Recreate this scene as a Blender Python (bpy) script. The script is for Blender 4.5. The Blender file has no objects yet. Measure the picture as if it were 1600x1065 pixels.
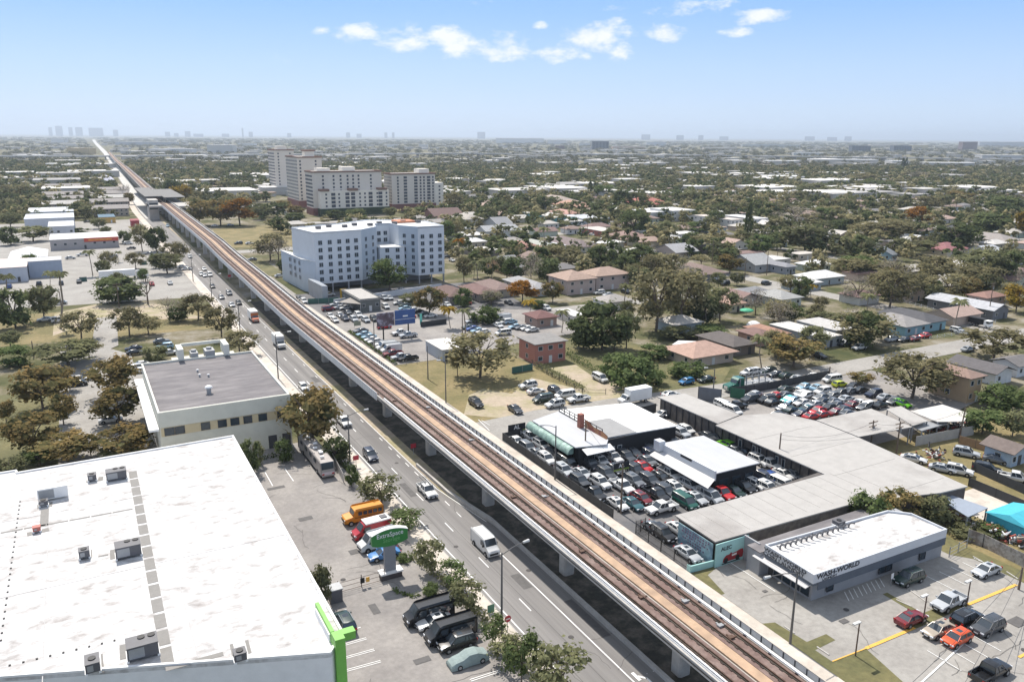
import bpy, math, random
from mathutils import Matrix, Vector
R = random.Random(7)
PI = math.pi
C = bpy.context.scene.collection
# ---------------------------------------------------------------- camera geometry
CF, CX, CY, CH = 1244.0, 800.0, 532.5, 60.0
PITCH = math.atan((532.5 - 212.5) / CF); ROLL = math.atan(10 / 1600.0); YAW = math.radians(28.65)
def at(px, py, z=0.0):
    """ground coordinates (across the avenue, along the avenue) of a spot seen in the photo at height z"""
    u, v = px - CX, py - CY
    c, s = math.cos(ROLL), math.sin(ROLL)
    u, v = c * u + s * v, -s * u + c * v
    d = (u, CF * math.cos(PITCH) - v * math.sin(PITCH), -CF * math.sin(PITCH) - v * math.cos(PITCH))
    k = (z - CH) / d[2]
    x, y = d[0] * k, d[1] * k
    return (x * math.cos(YAW) + y * math.sin(YAW), -x * math.sin(YAW) + y * math.cos(YAW))
def px_of(t, s, z=0.0):
    x = t * math.cos(YAW) - s * math.sin(YAW); y = t * math.sin(YAW) + s * math.cos(YAW); z -= CH
    d = y * math.cos(PITCH) - z * math.sin(PITCH); b = -(y * math.sin(PITCH) + z * math.cos(PITCH))
    if d < 1: return (-9999, -9999, d)
    u, v = CF * x / d, CF * b / d
    c, s_ = math.cos(ROLL), math.sin(ROLL)
    return (c * u - s_ * v + CX, s_ * u + c * v + CY, d)
def hgt(t, s, py):
    lo, hi = 0.0, 58.0
    for _ in range(30):
        m = (lo + hi) / 2
        if px_of(t, s, m)[1] > py: lo = m
        else: hi = m
    return lo
CROPS = {'A0': (0, 180), 'A1': (400, 180), 'A2': (800, 180), 'A3': (1200, 180), 'B0': (0, 400), 'B1': (400, 400), 'B2': (800, 400),
         'B3': (1200, 400), 'C0': (0, 600), 'C1': (400, 600), 'C2': (800, 600), 'C3': (1200, 600), 'D0': (0, 799), 'D1': (400, 799),
         'D2': (800, 799), 'D3': (1200, 799), 'F': (0, 0)}
def pp(cr, a, b):
    o = CROPS[cr]; k = 1.0 if cr == 'F' else 4.0
    return o[0] + a / k, o[1] + b / k
def ca(cr, a, b, z=0.0):
    return at(*pp(cr, a, b), z)

# ---------------------------------------------------------------- mesh builder
class MB:
    def __init__(s): s.v = []; s.f = []; s.m = []
    def add(s, vs, fs, m=0):
        n = len(s.v); s.v += [tuple(p) for p in vs]
        for f in fs: s.f.append(tuple(i + n for i in f)); s.m.append(m)
        return s
    def box(s, x0, y0, z0, x1, y1, z1, m=0):
        return s.add([(x0, y0, z0), (x1, y0, z0), (x1, y1, z0), (x0, y1, z0), (x0, y0, z1), (x1, y0, z1), (x1, y1, z1), (x0, y1, z1)],
                     [(0, 3, 2, 1), (4, 5, 6, 7), (0, 1, 5, 4), (1, 2, 6, 5), (2, 3, 7, 6), (3, 0, 4, 7)], m)
    def prism(s, pts, z0, z1, m=0, mt=None, bottom=True):
        n = len(pts)
        a = sum(pts[i][0] * pts[(i + 1) % n][1] - pts[(i + 1) % n][0] * pts[i][1] for i in range(n))
        if a < 0: pts = pts[::-1]
        o = len(s.v); s.v += [(p[0], p[1], z0) for p in pts] + [(p[0], p[1], z1) for p in pts]
        for i in range(n):
            j = (i + 1) % n; s.f.append((o + i, o + j, o + n + j, o + n + i)); s.m.append(m)
        s.f.append(tuple(o + n + i for i in range(n))); s.m.append(m if mt is None else mt)
        if bottom: s.f.append(tuple(o + n - 1 - i for i in range(n))); s.m.append(m)
        return s
    def tube(s, p, q, r0, r1=None, n=6, m=0, caps=True):
        r1 = r0 if r1 is None else r1
        p, q = Vector(p), Vector(q); d = (q - p)
        if d.length < 1e-6: return s
        d.normalize(); a = d.orthogonal().normalized(); b = d.cross(a)
        vs = [];
        for c, r in ((p, r0), (q, r1)):
            for i in range(n):
                w = 2 * PI * i / n; vs.append(c + a * (math.cos(w) * r) + b * (math.sin(w) * r))
        fs = [(i, (i + 1) % n, n + (i + 1) % n, n + i) for i in range(n)]
        if caps: fs += [tuple(range(n - 1, -1, -1)), tuple(range(n, 2 * n))]
        return s.add(vs, fs, m)
    def path(s, pts, r, n=5, m=0):
        for a, b in zip(pts, pts[1:]): s.tube(a, b, r, r, n, m)
        return s
    def dome(s, c, r, h, n=10, k=3, m=0):
        vs = []; fs = []
        for j in range(k):
            w = j * PI / 2 / k
            for i in range(n): vs.append((c[0] + r * math.cos(w) * math.cos(2 * PI * i / n), c[1] + r * math.cos(w) * math.sin(2 * PI * i / n), c[2] + h * math.sin(w)))
        vs.append((c[0], c[1], c[2] + h))
        for j in range(k - 1):
            for i in range(n): fs.append((j * n + i, j * n + (i + 1) % n, (j + 1) * n + (i + 1) % n, (j + 1) * n + i))
        for i in range(n): fs.append(((k - 1) * n + i, (k - 1) * n + (i + 1) % n, k * n))
        return s.add(vs, fs, m)
    def mesh(s, name, mats, smooth=False):
        me = bpy.data.meshes.new(name); me.from_pydata(s.v, [], s.f)
        for m in (mats if isinstance(mats, (list, tuple)) else [mats]): me.materials.append(m)
        me.polygons.foreach_set('material_index', s.m)
        if smooth: me.polygons.foreach_set('use_smooth', [True] * len(s.f))
        me.update(); return me
    def build(s, name, mats, parent=None, loc=None, smooth=False):
        return obj(name, s.mesh(name, mats, smooth), parent, loc)
def soft(o, ang=42):
    o.data.polygons.foreach_set('use_smooth', [True] * len(o.data.polygons)); o.data.set_sharp_from_angle(angle=math.radians(ang)); return o
def obj(name, me, parent=None, loc=None, rz=0.0):
    o = bpy.data.objects.new(name, me); C.objects.link(o)
    if loc is not None: o.location = loc
    if rz: o.rotation_euler = (0, 0, rz)
    if parent is not None: o.parent = parent
    return o
AUTO = []; LAND = []; ALLT = []
def tag(o, label=None, cat=None, group=None, kind=None):
    if label: o['label'] = label
    if cat: o['category'] = cat; ALLT.append(o)
    if group: o['group'] = group
    if kind: o['kind'] = kind
    return o
def thing(name, label, cat, loc=(0, 0, 0), rz=0.0, group=None):
    o = obj(name, None, None, loc, rz); o.empty_display_size = 0.3
    return tag(o, label, cat, group)
def auto(o, desc, cat, group=None):
    """label written at the end from the description and the nearest landmark"""
    AUTO.append((o, desc)); return tag(o, desc, cat, group)
def land(phrase, t, s): LAND.append((phrase, t, s))
def struct(o): o['kind'] = 'structure'; return o
def dup(root, loc, rz=0.0, scale=None, color=None, parts=True):
    r = root.copy(); C.objects.link(r); r.location = loc; r.rotation_euler = (0, 0, rz)
    for k in ('label', 'category', 'group'):
        if k in r: del r[k]
    if scale: r.scale = scale if isinstance(scale, tuple) else (scale,) * 3
    if color: r.color = color
    if parts:
        for ch in KIDS.get(root.name, ()):
            c = ch.copy(); C.objects.link(c); c.parent = r
            if color: c.color = color
            for g in KIDS.get(ch.name, ()):
                d = g.copy(); C.objects.link(d); d.parent = c
                if color: d.color = color
    return r
KIDS = {}
def reg(root):
    ch = [o for o in bpy.data.objects if o.parent is root]; KIDS[root.name] = ch
    for c in ch:
        g = [o for o in bpy.data.objects if o.parent is c]
        if g: KIDS[c.name] = g
PROTOS = []
def proto(root):
    bpy.context.view_layer.update(); reg(root); PROTOS.append(root); return root
def drop_protos():
    for r in PROTOS:
        for c in KIDS.get(r.name, ()):
            for g in KIDS.get(c.name, ()): bpy.data.objects.remove(g)
            bpy.data.objects.remove(c)
        bpy.data.objects.remove(r)

# ---------------------------------------------------------------- materials
def lin(c): return tuple(((x / 255.0) / 12.92 if x / 255.0 <= .04045 else ((x / 255.0 + .055) / 1.055) ** 2.4) for x in c)
MATS = {}
def M(name, col, rough=.85, var=.12, scale=.6, metal=0.0, bump=0.0, col2=None, sc2=None, thr=(.45, .6), spec=None, local=False, stretch=None, coat=0.0):
    if name in MATS: return MATS[name]
    m = bpy.data.materials.new(name); m.use_nodes = True; nt = m.node_tree; N = nt.nodes; L = nt.links
    b = N['Principled BSDF']; b.inputs['Roughness'].default_value = rough; b.inputs['Metallic'].default_value = metal
    b.inputs['Specular IOR Level'].default_value = .5 if spec is None else spec
    if coat: b.inputs['Coat Weight'].default_value = coat; b.inputs['Coat Roughness'].default_value = .08
    if var or col2:
        if local: src = N.new('ShaderNodeTexCoord').outputs['Object']
        else: src = N.new('ShaderNodeNewGeometry').outputs['Position']
        if stretch:
            mp = N.new('ShaderNodeMapping'); mp.inputs['Scale'].default_value = stretch; L.new(src, mp.inputs['Vector']); src = mp.outputs['Vector']
        n1 = N.new('ShaderNodeTexNoise'); n1.inputs['Scale'].default_value = scale; n1.inputs['Detail'].default_value = 5; n1.inputs['Roughness'].default_value = .65
        L.new(src, n1.inputs['Vector'])
        mr = N.new('ShaderNodeMapRange'); mr.inputs['From Min'].default_value = .3; mr.inputs['From Max'].default_value = .7
        mr.inputs['To Min'].default_value = 1 - var; mr.inputs['To Max'].default_value = 1 + var; L.new(n1.outputs['Fac'], mr.inputs['Value'])
        base = None
        if col2:
            n2 = N.new('ShaderNodeTexNoise'); n2.inputs['Scale'].default_value = sc2 or scale * .3; n2.inputs['Detail'].default_value = 6; n2.inputs['Roughness'].default_value = .6
            L.new(src, n2.inputs['Vector'])
            m2 = N.new('ShaderNodeMapRange'); m2.inputs['From Min'].default_value = thr[0]; m2.inputs['From Max'].default_value = thr[1]; L.new(n2.outputs['Fac'], m2.inputs['Value'])
            mx = N.new('ShaderNodeMix'); mx.data_type = 'RGBA'; mx.inputs['A'].default_value = (*col, 1); mx.inputs['B'].default_value = (*col2, 1)
            L.new(m2.outputs['Result'], mx.inputs['Factor']); base = mx.outputs['Result']
        vm = N.new('ShaderNodeVectorMath'); vm.operation = 'SCALE'
        if base: L.new(base, vm.inputs[0])
        else: vm.inputs[0].default_value = col
        L.new(mr.outputs['Result'], vm.inputs['Scale']); L.new(vm.outputs['Vector'], b.inputs['Base Color'])
        if bump:
            bp = N.new('ShaderNodeBump'); bp.inputs['Strength'].default_value = bump; bp.inputs['Distance'].default_value = .05
            L.new(n1.outputs['Fac'], bp.inputs['Height']); L.new(bp.outputs['Normal'], b.inputs['Normal'])
    else: b.inputs['Base Color'].default_value = (*col, 1)
    MATS[name] = m; return m
def paint_mat(name, rough=.35, coat=.6, metal=.0):
    m = bpy.data.materials.new(name); m.use_nodes = True; N = m.node_tree.nodes; b = N['Principled BSDF']
    oi = N.new('ShaderNodeObjectInfo'); m.node_tree.links.new(oi.outputs['Color'], b.inputs['Base Color'])
    b.inputs['Roughness'].default_value = rough; b.inputs['Coat Weight'].default_value = coat; b.inputs['Coat Roughness'].default_value = .1; b.inputs['Metallic'].default_value = metal
    MATS[name] = m; return m
CARP = paint_mat('car_paint'); WALLP = paint_mat('wall_paint', .9, 0.0); ROOFP = paint_mat('roof_paint', .9, 0.0)
def roofp_noise():
    for m in (WALLP, ROOFP):
        nt = m.node_tree; N = nt.nodes; L = nt.links; b = N['Principled BSDF']; oi = [n for n in N if n.type == 'OBJECT_INFO'][0]
        g = N.new('ShaderNodeNewGeometry'); n1 = N.new('ShaderNodeTexNoise'); n1.inputs['Scale'].default_value = .9; n1.inputs['Detail'].default_value = 6
        n1.inputs['Roughness'].default_value = .7
        L.new(g.outputs['Position'], n1.inputs['Vector']); mr = N.new('ShaderNodeMapRange'); mr.inputs['From Min'].default_value = .3; mr.inputs['From Max'].default_value = .7
        mr.inputs['To Min'].default_value = .78 if m is ROOFP else .92; mr.inputs['To Max'].default_value = 1.15 if m is ROOFP else 1.04
        L.new(n1.outputs['Fac'], mr.inputs['Value']); vm = N.new('ShaderNodeVectorMath'); vm.operation = 'SCALE'
        L.new(oi.outputs['Color'], vm.inputs[0]); L.new(mr.outputs['Result'], vm.inputs['Scale']); L.new(vm.outputs['Vector'], b.inputs['Base Color'])
roofp_noise()
GLASS = M('car_glass', (.07, .085, .10), .08, 0, metal=.35, coat=0); GLASS.node_tree.nodes['Principled BSDF'].inputs['Specular IOR Level'].default_value = .8
WGLASS = M('window_glass', (.03, .045, .06), .12, 0)
RUBBER = M('tyre_rubber', (.015, .015, .016), .9, 0)
RIM = M('wheel_rim', (.4, .41, .42), .35, 0, metal=.6)
BLACK = M('black_trim', (.012, .012, .013), .6, 0)
LAMPW = M('headlight_glass', (.75, .77, .8), .12, 0); LAMPR = M('taillight_glass', (.4, .012, .01), .2, 0)
CHROME = M('chrome', (.55, .56, .57), .2, 0, metal=.9)
ASPH = M('asphalt', (.185, .175, .17), .9, .10, 2.2, bump=.15, col2=(.235, .225, .215), sc2=.09, thr=(.35, .65))
LOTA = M('lot_asphalt', (.22, .205, .195), .92, .13, 1.6, col2=(.30, .28, .26), sc2=.13, thr=(.35, .62), bump=.15)
LOTP = M('pale_lot', (.27, .255, .235), .92, .14, 1.2, col2=(.34, .325, .30), sc2=.12, thr=(.35, .65))
ROADM = M('avenue_asphalt', (.17, .162, .157), .9, .10, .9, bump=.1, col2=(.235, .225, .215), sc2=.55, thr=(.38, .62), stretch=(1, .03, 1))
LOTD = M('new_asphalt', (.115, .115, .12), .9, .12, 1.5, col2=(.16, .155, .155), sc2=.12)
DIRT = M('sandy_dirt', (.40, .33, .25), .95, .15, .8, col2=(.30, .27, .15), sc2=.15, thr=(.42, .62))
CONC = M('concrete', (.46, .44, .41), .85, .10, 1.5, col2=(.38, .36, .335), sc2=.25, thr=(.4, .65))
SIDEW = M('sidewalk_concrete', (.58, .52, .455), .9, .1, 1.2, col2=(.47, .42, .36), sc2=.2)
GRASS = M('dry_grass', (.155, .135, .055), .95, .2, 1.3, col2=(.24, .19, .09), sc2=.12, thr=(.4, .62))
GREENG = M('green_grass', (.11, .108, .045), .95, .22, 1.3, col2=(.17, .15, .065), sc2=.12, thr=(.4, .65))
UNDER = M('shade_darkened_soil', (.045, .042, .032), .95, .3, 1.5, col2=(.11, .095, .075), sc2=.35, thr=(.45, .6))  # dark soil colour lowered further to deepen the shade under the viaduct
WHITEP = M('road_paint', (.8, .8, .78), .7, .08, 3)
YELP = M('yellow_paint', (.75, .42, .08), .7, .1, 3)
WROOF = M('white_membrane', (.60, .595, .59), .85, .16, 1.6, col2=(.30, .275, .26), sc2=.75, thr=(.475, .72), stretch=(.6, 1, 1))
WHITEW = M('white_wall', (.78, .78, .77), .8, .05, .8)
GREYM = M('grey_metal', (.33, .34, .35), .5, .08, 1.0, metal=.2)
DGREY = M('dark_grey', (.05, .052, .058), .7, .12, 1)
RUST = M('rust_rail', (.10, .055, .035), .75, .15, 2)
WOOD = M('weathered_wood', (.16, .12, .09), .9, .15, 2, stretch=(1, 1, .2))
POLEM = M('pole_grey', (.13, .125, .12), .6, .1, 1)

# ---------------------------------------------------------------- flat sheets (setting)
ZC = [0.004]
def sheet(name, pts, mat, z=None, th=None):
    if z is None: ZC[0] += .004; z = ZC[0]
    b = MB(); n = len(pts)
    a = sum(pts[i][0] * pts[(i + 1) % n][1] - pts[(i + 1) % n][0] * pts[i][1] for i in range(n))
    if a < 0: pts = pts[::-1]
    if th: b.prism(pts, z - th, z)
    else: b.add([(p[0], p[1], z) for p in pts], [tuple(range(n))])
    return struct(b.build(name, mat))
def rect(t0, s0, t1, s1): return [(t0, s0), (t1, s0), (t1, s1), (t0, s1)]
def interp(path, s):
    if s <= path[0][0]: return path[0][1]
    for (a, x), (b, y) in zip(path, path[1:]):
        if s <= b: return x + (y - x) * (s - a) / (b - a)
    return path[-1][1]
def text_mesh(s, size, ext=.02, bold=False):
    cu = bpy.data.curves.new('lettering', 'FONT'); cu.body = s; cu.size = size; cu.extrude = ext; cu.align_x = 'CENTER'; cu.align_y = 'CENTER'
    if bold: cu.offset = size * .018
    o = bpy.data.objects.new('lettering', cu); C.objects.link(o)
    bpy.context.view_layer.update(); dg = bpy.context.evaluated_depsgraph_get()
    me = bpy.data.meshes.new_from_object(o.evaluated_get(dg)); bpy.data.objects.remove(o); return me
def lettering(s, size, mat, parent, loc, rz, tilt=PI / 2, ext=.02, bold=False, sx=1.0):
    me = text_mesh(s, size, ext, bold); me.materials.clear(); me.materials.append(mat); me.name = 'lettering'
    o = obj('lettering', me, parent, loc); o.rotation_euler = (tilt, 0, rz); o.scale = (sx, 1, 1); return o
# ================================================================ the setting
def ground_mat():
    m = bpy.data.materials.new('ground'); m.use_nodes = True; nt = m.node_tree; N = nt.nodes; L = nt.links; b = N['Principled BSDF']; b.inputs['Roughness'].default_value = 1
    b.inputs['Specular IOR Level'].default_value = .1
    g = N.new('ShaderNodeNewGeometry'); n = N.new('ShaderNodeTexNoise'); n.inputs['Scale'].default_value = .045; n.inputs['Detail'].default_value = 8; n.inputs['Roughness'].default_value = .7
    L.new(g.outputs['Position'], n.inputs['Vector']); cr = N.new('ShaderNodeValToRGB'); e = cr.color_ramp.elements
    e[0].position = .36; e[0].color = (.065, .075, .035, 1); e[1].position = .66; e[1].color = (.33, .31, .27, 1)
    x = e.new(.46); x.color = (.11, .11, .055, 1); x = e.new(.54); x.color = (.2, .175, .12, 1)
    L.new(n.outputs['Fac'], cr.inputs['Fac']); L.new(cr.outputs['Color'], b.inputs['Base Color']); return m
gm = ground_mat()
b = MB(); b.add([(-45000, -300, 0), (45000, -300, 0), (45000, 60000, 0), (-45000, 60000, 0)], [(0, 1, 2, 3)])
g = b.build('ground', gm); tag(g, 'flat ground with grass and sandy patches reaching the horizon', None, None, 'structure')

# paths of the avenue and of the elevated track (distance along -> across)
RL = [(0, 42.6), (260, 42.6), (441, 43.6), (700, 44.6), (1066, 54), (1600, 68), (2800, 98), (6300, 168), (9000, 230)]
RR = [(0, 52.9), (102, 52.9), (116, 50.5), (150, 50.2), (210, 50.3), (270, 51.2), (441, 53.4), (700, 53.4), (1066, 65), (1600, 80), (2800, 114), (6300, 190), (9000, 260)]
VT = [(0, 55.6), (260, 55.65), (380, 56.4), (520, 58.3), (600, 59.3), (780, 61.2), (1029, 67), (1417, 75.6), (1665, 80), (2600, 104)]
VZ = [(0, 7.0), (235, 7.0), (300, 8.4), (355, 9.1), (400, 10.3), (2600, 10.5)]
def strip(name, pl, pr, s0, s1, mat, step=40, z=None, dl=0, dr=0):
    if z is None: ZC[0] += .004; z = ZC[0]
    ss = sorted(set([s0, s1] + [x for x, _ in pl + pr if s0 < x < s1] + [s0 + step * i for i in range(int((s1 - s0) / step))]))
    b = MB(); vs = []; fs = []
    for s in ss: vs += [(interp(pl, s) + dl, s, z), (interp(pr, s) + dr, s, z)]
    for i in range(len(ss) - 1): fs.append((2 * i, 2 * i + 1, 2 * i + 3, 2 * i + 2))
    b.add(vs, fs); return struct(b.build(name, mat))
# big pale/green surfaces under everything, in order of stacking
sheet('lawn', [(-60, 150), (9, 150), (9, 215), (-60, 215)], GREENG)
sheet('lawn', [(-40, 268), (42, 262), (42, 300), (-40, 318)], GRASS)
sheet('dirt_patch', [ca('B0', 340, 360), ca('B0', 600, 300), ca('B0', 1000, 300), ca('B0', 1290, 390), ca('B0', 600, 400), ca('B0', 330, 500)], DIRT)
sheet('pavement', [(-80, 330), (42, 318), (42, 428), (-80, 440)], LOTP)
sheet('pavement', [(-140, 428), (42, 428), (42, 640), (-140, 640)], LOTP)
sheet('lawn', [(33, 545), (42.4, 520), (42.4, 600), (30, 590)], GREENG)
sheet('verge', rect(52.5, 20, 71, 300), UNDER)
strip('verge', RR, VT, 104, 900, DIRT, dl=-.3, dr=-2.7)
strip('verge', [(a, x + 4) for a, x in VT], [(a, x + 16) for a, x in VT], 230, 900, LOTP)
sheet('vacant_lot', [(70.5, 136), (124, 136), (124, 148), (104, 178), (104, 200), (71, 196)], GRASS)
sheet('vacant_lot', [(104, 148), (135, 140), (150, 152), (140, 200), (106, 200)], GREENG)
sheet('dirt_patch', [ca('B2', 0, 860), ca('B2', 120, 760), ca('B2', 420, 830), ca('B2', 640, 780), ca('B2', 780, 900), ca('B2', 640, 960), ca('B2', 200, 985), ca('B1', 1500, 1010), ca('B1', 1300, 990), ca('B1', 1330, 870), ca('B1', 1420, 830)], DIRT)
sheet('dirt_patch', [ca('B2', 240, 700), ca('B2', 400, 680), ca('B2', 560, 790), ca('B2', 620, 850), ca('B2', 560, 870)], DIRT)
sheet('side_street', [(71, 133.5), (140, 134), (300, 133), (300, 142.5), (140, 142.5), (104, 146), (86, 147), (71, 146)], LOTP)
sheet('side_street', [(253, 142), (262, 142), (262, 500), (250, 500)], LOTP)
sheet('side_street', [(59.6, 430), (500, 420), (500, 432), (59.6, 442)], LOTP)
sheet('side_street', [(140, 232), (500, 226), (500, 234), (140, 240)], LOTP)
ZC[0] += .004; za_ = ZC[0]; ZC[0] += .004; zb_ = ZC[0]
for k in range(9):
    s0 = 560 + k * 95
    sheet('side_street', [(120, s0), (900, s0 - 10), (900, s0 - 2), (120, s0 + 8)], LOTP, z=za_)
for k in range(8):
    t0 = 340 + k * 85
    sheet('side_street', [(t0, 130), (t0 + 8, 130), (t0 + 8, 1400), (t0, 1400)], LOTP, z=zb_)
sheet('vacant_lot', [ca('A1', -270, 710), ca('A1', 0, 690), ca('A1', 450, 680), ca('A1', 500, 780), ca('A1', 120, 830), ca('A1', -230, 830)], GRASS)
sheet('lawn', [ca('A1', -70, 900), ca('A1', 20, 890), ca('A1', 180, 990), ca('A1', 60, 1010)], GREENG)
sheet('parking_lot', [(71, 196), (104, 196), (104, 200), (140, 205), (150, 232), (110, 262), (71, 262)], LOTA)
sheet('parking_lot', [(71, 262), (110, 262), (140, 240), (150, 300), (71, 306)], LOTD)
sheet('parking_lot', rect(70.9, 76, 112, 134), LOTD)
sheet('parking_lot', rect(106, 84, 150, 133.4), LOTA)
sheet('parking_lot', [(150, 98), (182, 104), (182, 133), (150, 133.4)], LOTA)
sheet('parking_lot', rect(71, 30, 112.5, 76.6), LOTP)
sheet('yard', [(112, 30), (180, 30), (180, 97), (128, 97), (128, 76), (112, 70)], GRASS)
sheet('pavement', [(124, 62), (137, 62), (137, 75), (124, 75)], SIDEW)
sheet('lawn', [(71, 76.6), (76.2, 76.4), (72.8, 75.1), (71.6, 70.4), (70.9, 70.4)], GREENG)
sheet('lawn', [(70.9, 63), (72.6, 62.4), (73, 57.6), (76.4, 57.6), (76.4, 56.2), (72.6, 56), (72.65, 53.5), (78.3, 53.3), (76.5, 46), (70.9, 46)], GREENG)
sheet('lawn', [(87.3, 53), (98, 53), (98, 54.6), (91.2, 54.8), (91.4, 60.2), (90.5, 60.2), (90.3, 54.8), (87.3, 54.6)], GREENG)
sheet('lawn', [(110.4, 52), (113.4, 52), (113.4, 72), (108.6, 72), (108.6, 62.5), (110.6, 60)], GREENG)
# left of the avenue
sheet('parking_lot', [(18, 20), (42.4, 20), (40.4, 100), (37.5, 152), (20, 152)], LOTA)
sheet('parking_lot', [(-8, 140), (9.4, 140), (9.4, 240), (-2, 262), (-8, 262)], LOTP)
sheet('lawn', [(-60, 120), (-8, 120), (-8, 170), (-60, 170)], GREENG)
sheet('parking_lot', [(9.4, 197), (28, 197), (28, 222), (9.4, 222)], LOTP)
sheet('service_road', [ca('B0', 600, 390), ca('B0', 730, 380), ca('B0', 740, 560), ca('B0', 560, 640)], LOTP)
sheet('sidewalk', [(38.2, 116), (42.4, 20), (42.4, 20)], SIDEW)
strip('sidewalk', [(0, 39.2), (110, 39.0), (160, 39.4), (700, 40.4), (1100, 50)], [(a, x) for a, x in RL], 20, 1100, SIDEW, z=.15)
strip('road', RL, RR, 20, 9000, ROADM)
strip('road', RL, RR, 640, 9000, M('glare_painted_concrete', (.5, .49, .46), .9, .08, .2), dl=1, dr=-1)  # far concrete strip painted paler, sun glare put into its colour
sw = MB(); sw.prism([(66.6, 30), (70.9, 30), (70.9, 135), (70.7, 200), (70.2, 300), (66.6, 300)], 0, .16); struct(sw.build('sidewalk', SIDEW))
kb = MB()
kb.prism([(52.9, 20), (53.35, 20), (53.35, 104), (51.35, 117), (51.0, 130), (50.7, 130), (50.9, 116), (52.9, 103)], 0, .7); struct(kb.build('kerb_wall', CONC))
kb = MB(); kb.box(42.45, 20, 0, 42.6, 440, .16); struct(kb.build('kerb', CONC))
# lane markings (one object for each kind of line on the road)
mk = MB(); zr = ZC[0] + .004
def line(b, t0, s0, t1, s1, w, z=None):
    d = Vector((t1 - t0, s1 - s0)); n = Vector((-d.y, d.x)).normalized() * (w / 2); z = zr if z is None else z
    b.add([(t0 - n.x, s0 - n.y, z), (t1 - n.x, s1 - n.y, z), (t1 + n.x, s1 + n.y, z), (t0 + n.x, s0 + n.y, z)], [(3, 2, 1, 0)] if (d.x * n.y - d.y * n.x) < 0 else [(0, 1, 2, 3)])
line(mk, 43.1, 20, 43.1, 440, .17); line(mk, 49.7, 20, 49.7, 103, .17)
line(mk, 52.35, 104, 50.2, 119, .12); line(mk, 50.2, 119, 50.2, 300, .12)
for k in range(40):
    s = 24.4 + 12.2 * k + 6.0
    if k < 34: line(mk, interp(RL, s) + 3.75, s, interp(RL, s) + 3.75, s + 3.2, .15)
for k in range(24):
    s = 107.4 + 4.6 * k if k < 8 else 145 + 12.2 * (k - 8)
    line(mk, 49.5 if s < 300 else 49.8, s, 49.5 if s < 300 else 49.8, s + 1.9, .14)
for k in range(3): line(mk, 52.9 + (k - 1) * .9 - 1.0, 62, 52.9 + (k - 1) * .9 - 1.0, 62.1, .1)
# turn arrow on the kerb lane
line(mk, 51.4, 58.5, 51.4, 61.5, .25); line(mk, 51.4, 61.4, 50.7, 62.2, .25); line(mk, 50.5, 61.5, 50.5, 63, .4)
struct(mk.build('road_markings', WHITEP))
ym = MB(); line(ym, 78.3, 53.3, 87.3, 53.2, .45); line(ym, 98.2, 53.2, 109, 53, .45); line(ym, 76.3, 46.8, 78.3, 53.3, .001)
line(ym, 93, 43.5, 99.5, 43.5, .35); line(ym, 72.65, 53.5, 78.3, 53.3, .16)
struct(ym.build('yellow_kerb_lines', YELP))
lm = MB(); z2 = zr
for (c, a, b_, cc, d) in [('D1', 500, 852, 690, 797), ('D1', 498, 935, 740, 868), ('D1', 560, 1000, 780, 940), ('D1', 560, 760, 655, 727), ('D1', 1225, 1000, 1470, 915),
                       ('D1', 1340, 1060, 1525, 1000), ('C1', 55, 550, 105, 640), ('C1', 180, 530, 235, 610), ('C1', 1390, 225, 1460, 295), ('C1', 1410, 230, 1460, 260)]:
    p, q = ca(c, a, b_), ca(c, cc, d)
    if c == 'D1' and b_ != 760:
        line(lm, p[0], p[1] + .16, q[0], q[1] + .16, .1, z2); line(lm, p[0], p[1] - .16, q[0], q[1] - .16, .1, z2)
    else: line(lm, *p, *q, .14, z2)
for k in range(9): line(lm, 85 + k * .9 + .0, 61.2, 86.3 + k * .9, 63.0, .1, z2)
for k in range(5): line(lm, 100 + k * 2.7, 60.2, 100 + k * 2.7, 56.2, .1, z2)
for k in range(4): line(lm, 84.5 + k * 2.6, 49.5, 84.5 + k * 2.6, 45.2, .1, z2)
line(lm, 78.0, 76.0, 78.0, 67.5, .12, z2); line(lm, 76.5, 45.6, 86.4, 48.9, .0001, z2); line(lm, 78, 46, 90.5, 48.4, .2, z2)
struct(lm.build('parking_markings', WHITEP))

# cracks, patches and manholes in the paving
CRK = M('tar_crack', (.075, .07, .068), .9, .1, 2); PAT = M('tar_patch', (.115, .11, .107), .9, .15, 1.5); rc = random.Random(5)
def crack(b, x, y, a, n, st, w, z):
    for i in range(n):
        a += rc.uniform(-.5, .5); x2, y2 = x + math.cos(a) * st, y + math.sin(a) * st; line(b, x, y, x2, y2, w, z); x, y = x2, y2
ck = MB(); zc_ = zr + .002
for (x0, y0, x1, y1, n) in [(20, 70, 38, 150, 26), (73, 34, 110, 62, 26), (74, 64, 79, 76, 6), (-6, 150, 8, 230, 8), (75, 205, 120, 300, 14), (43.5, 40, 52, 300, 16)]:
    for i in range(n):
        x, y = rc.uniform(x0, x1), rc.uniform(y0, y1)
        if 78 < x < 108.5 and 60 < y < 76: continue
        crack(ck, x, y, rc.choice([0, PI / 2]) + rc.uniform(-.3, .3), rc.randint(4, 9), rc.uniform(.6, 1.3), .045, zc_)
line(ck, 46.9, 20, 46.9, 330, .05, zc_); line(ck, 44.6, 60, 44.6, 210, .05, zc_); struct(ck.build('asphalt_cracks', CRK))
pk_ = MB()
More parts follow.
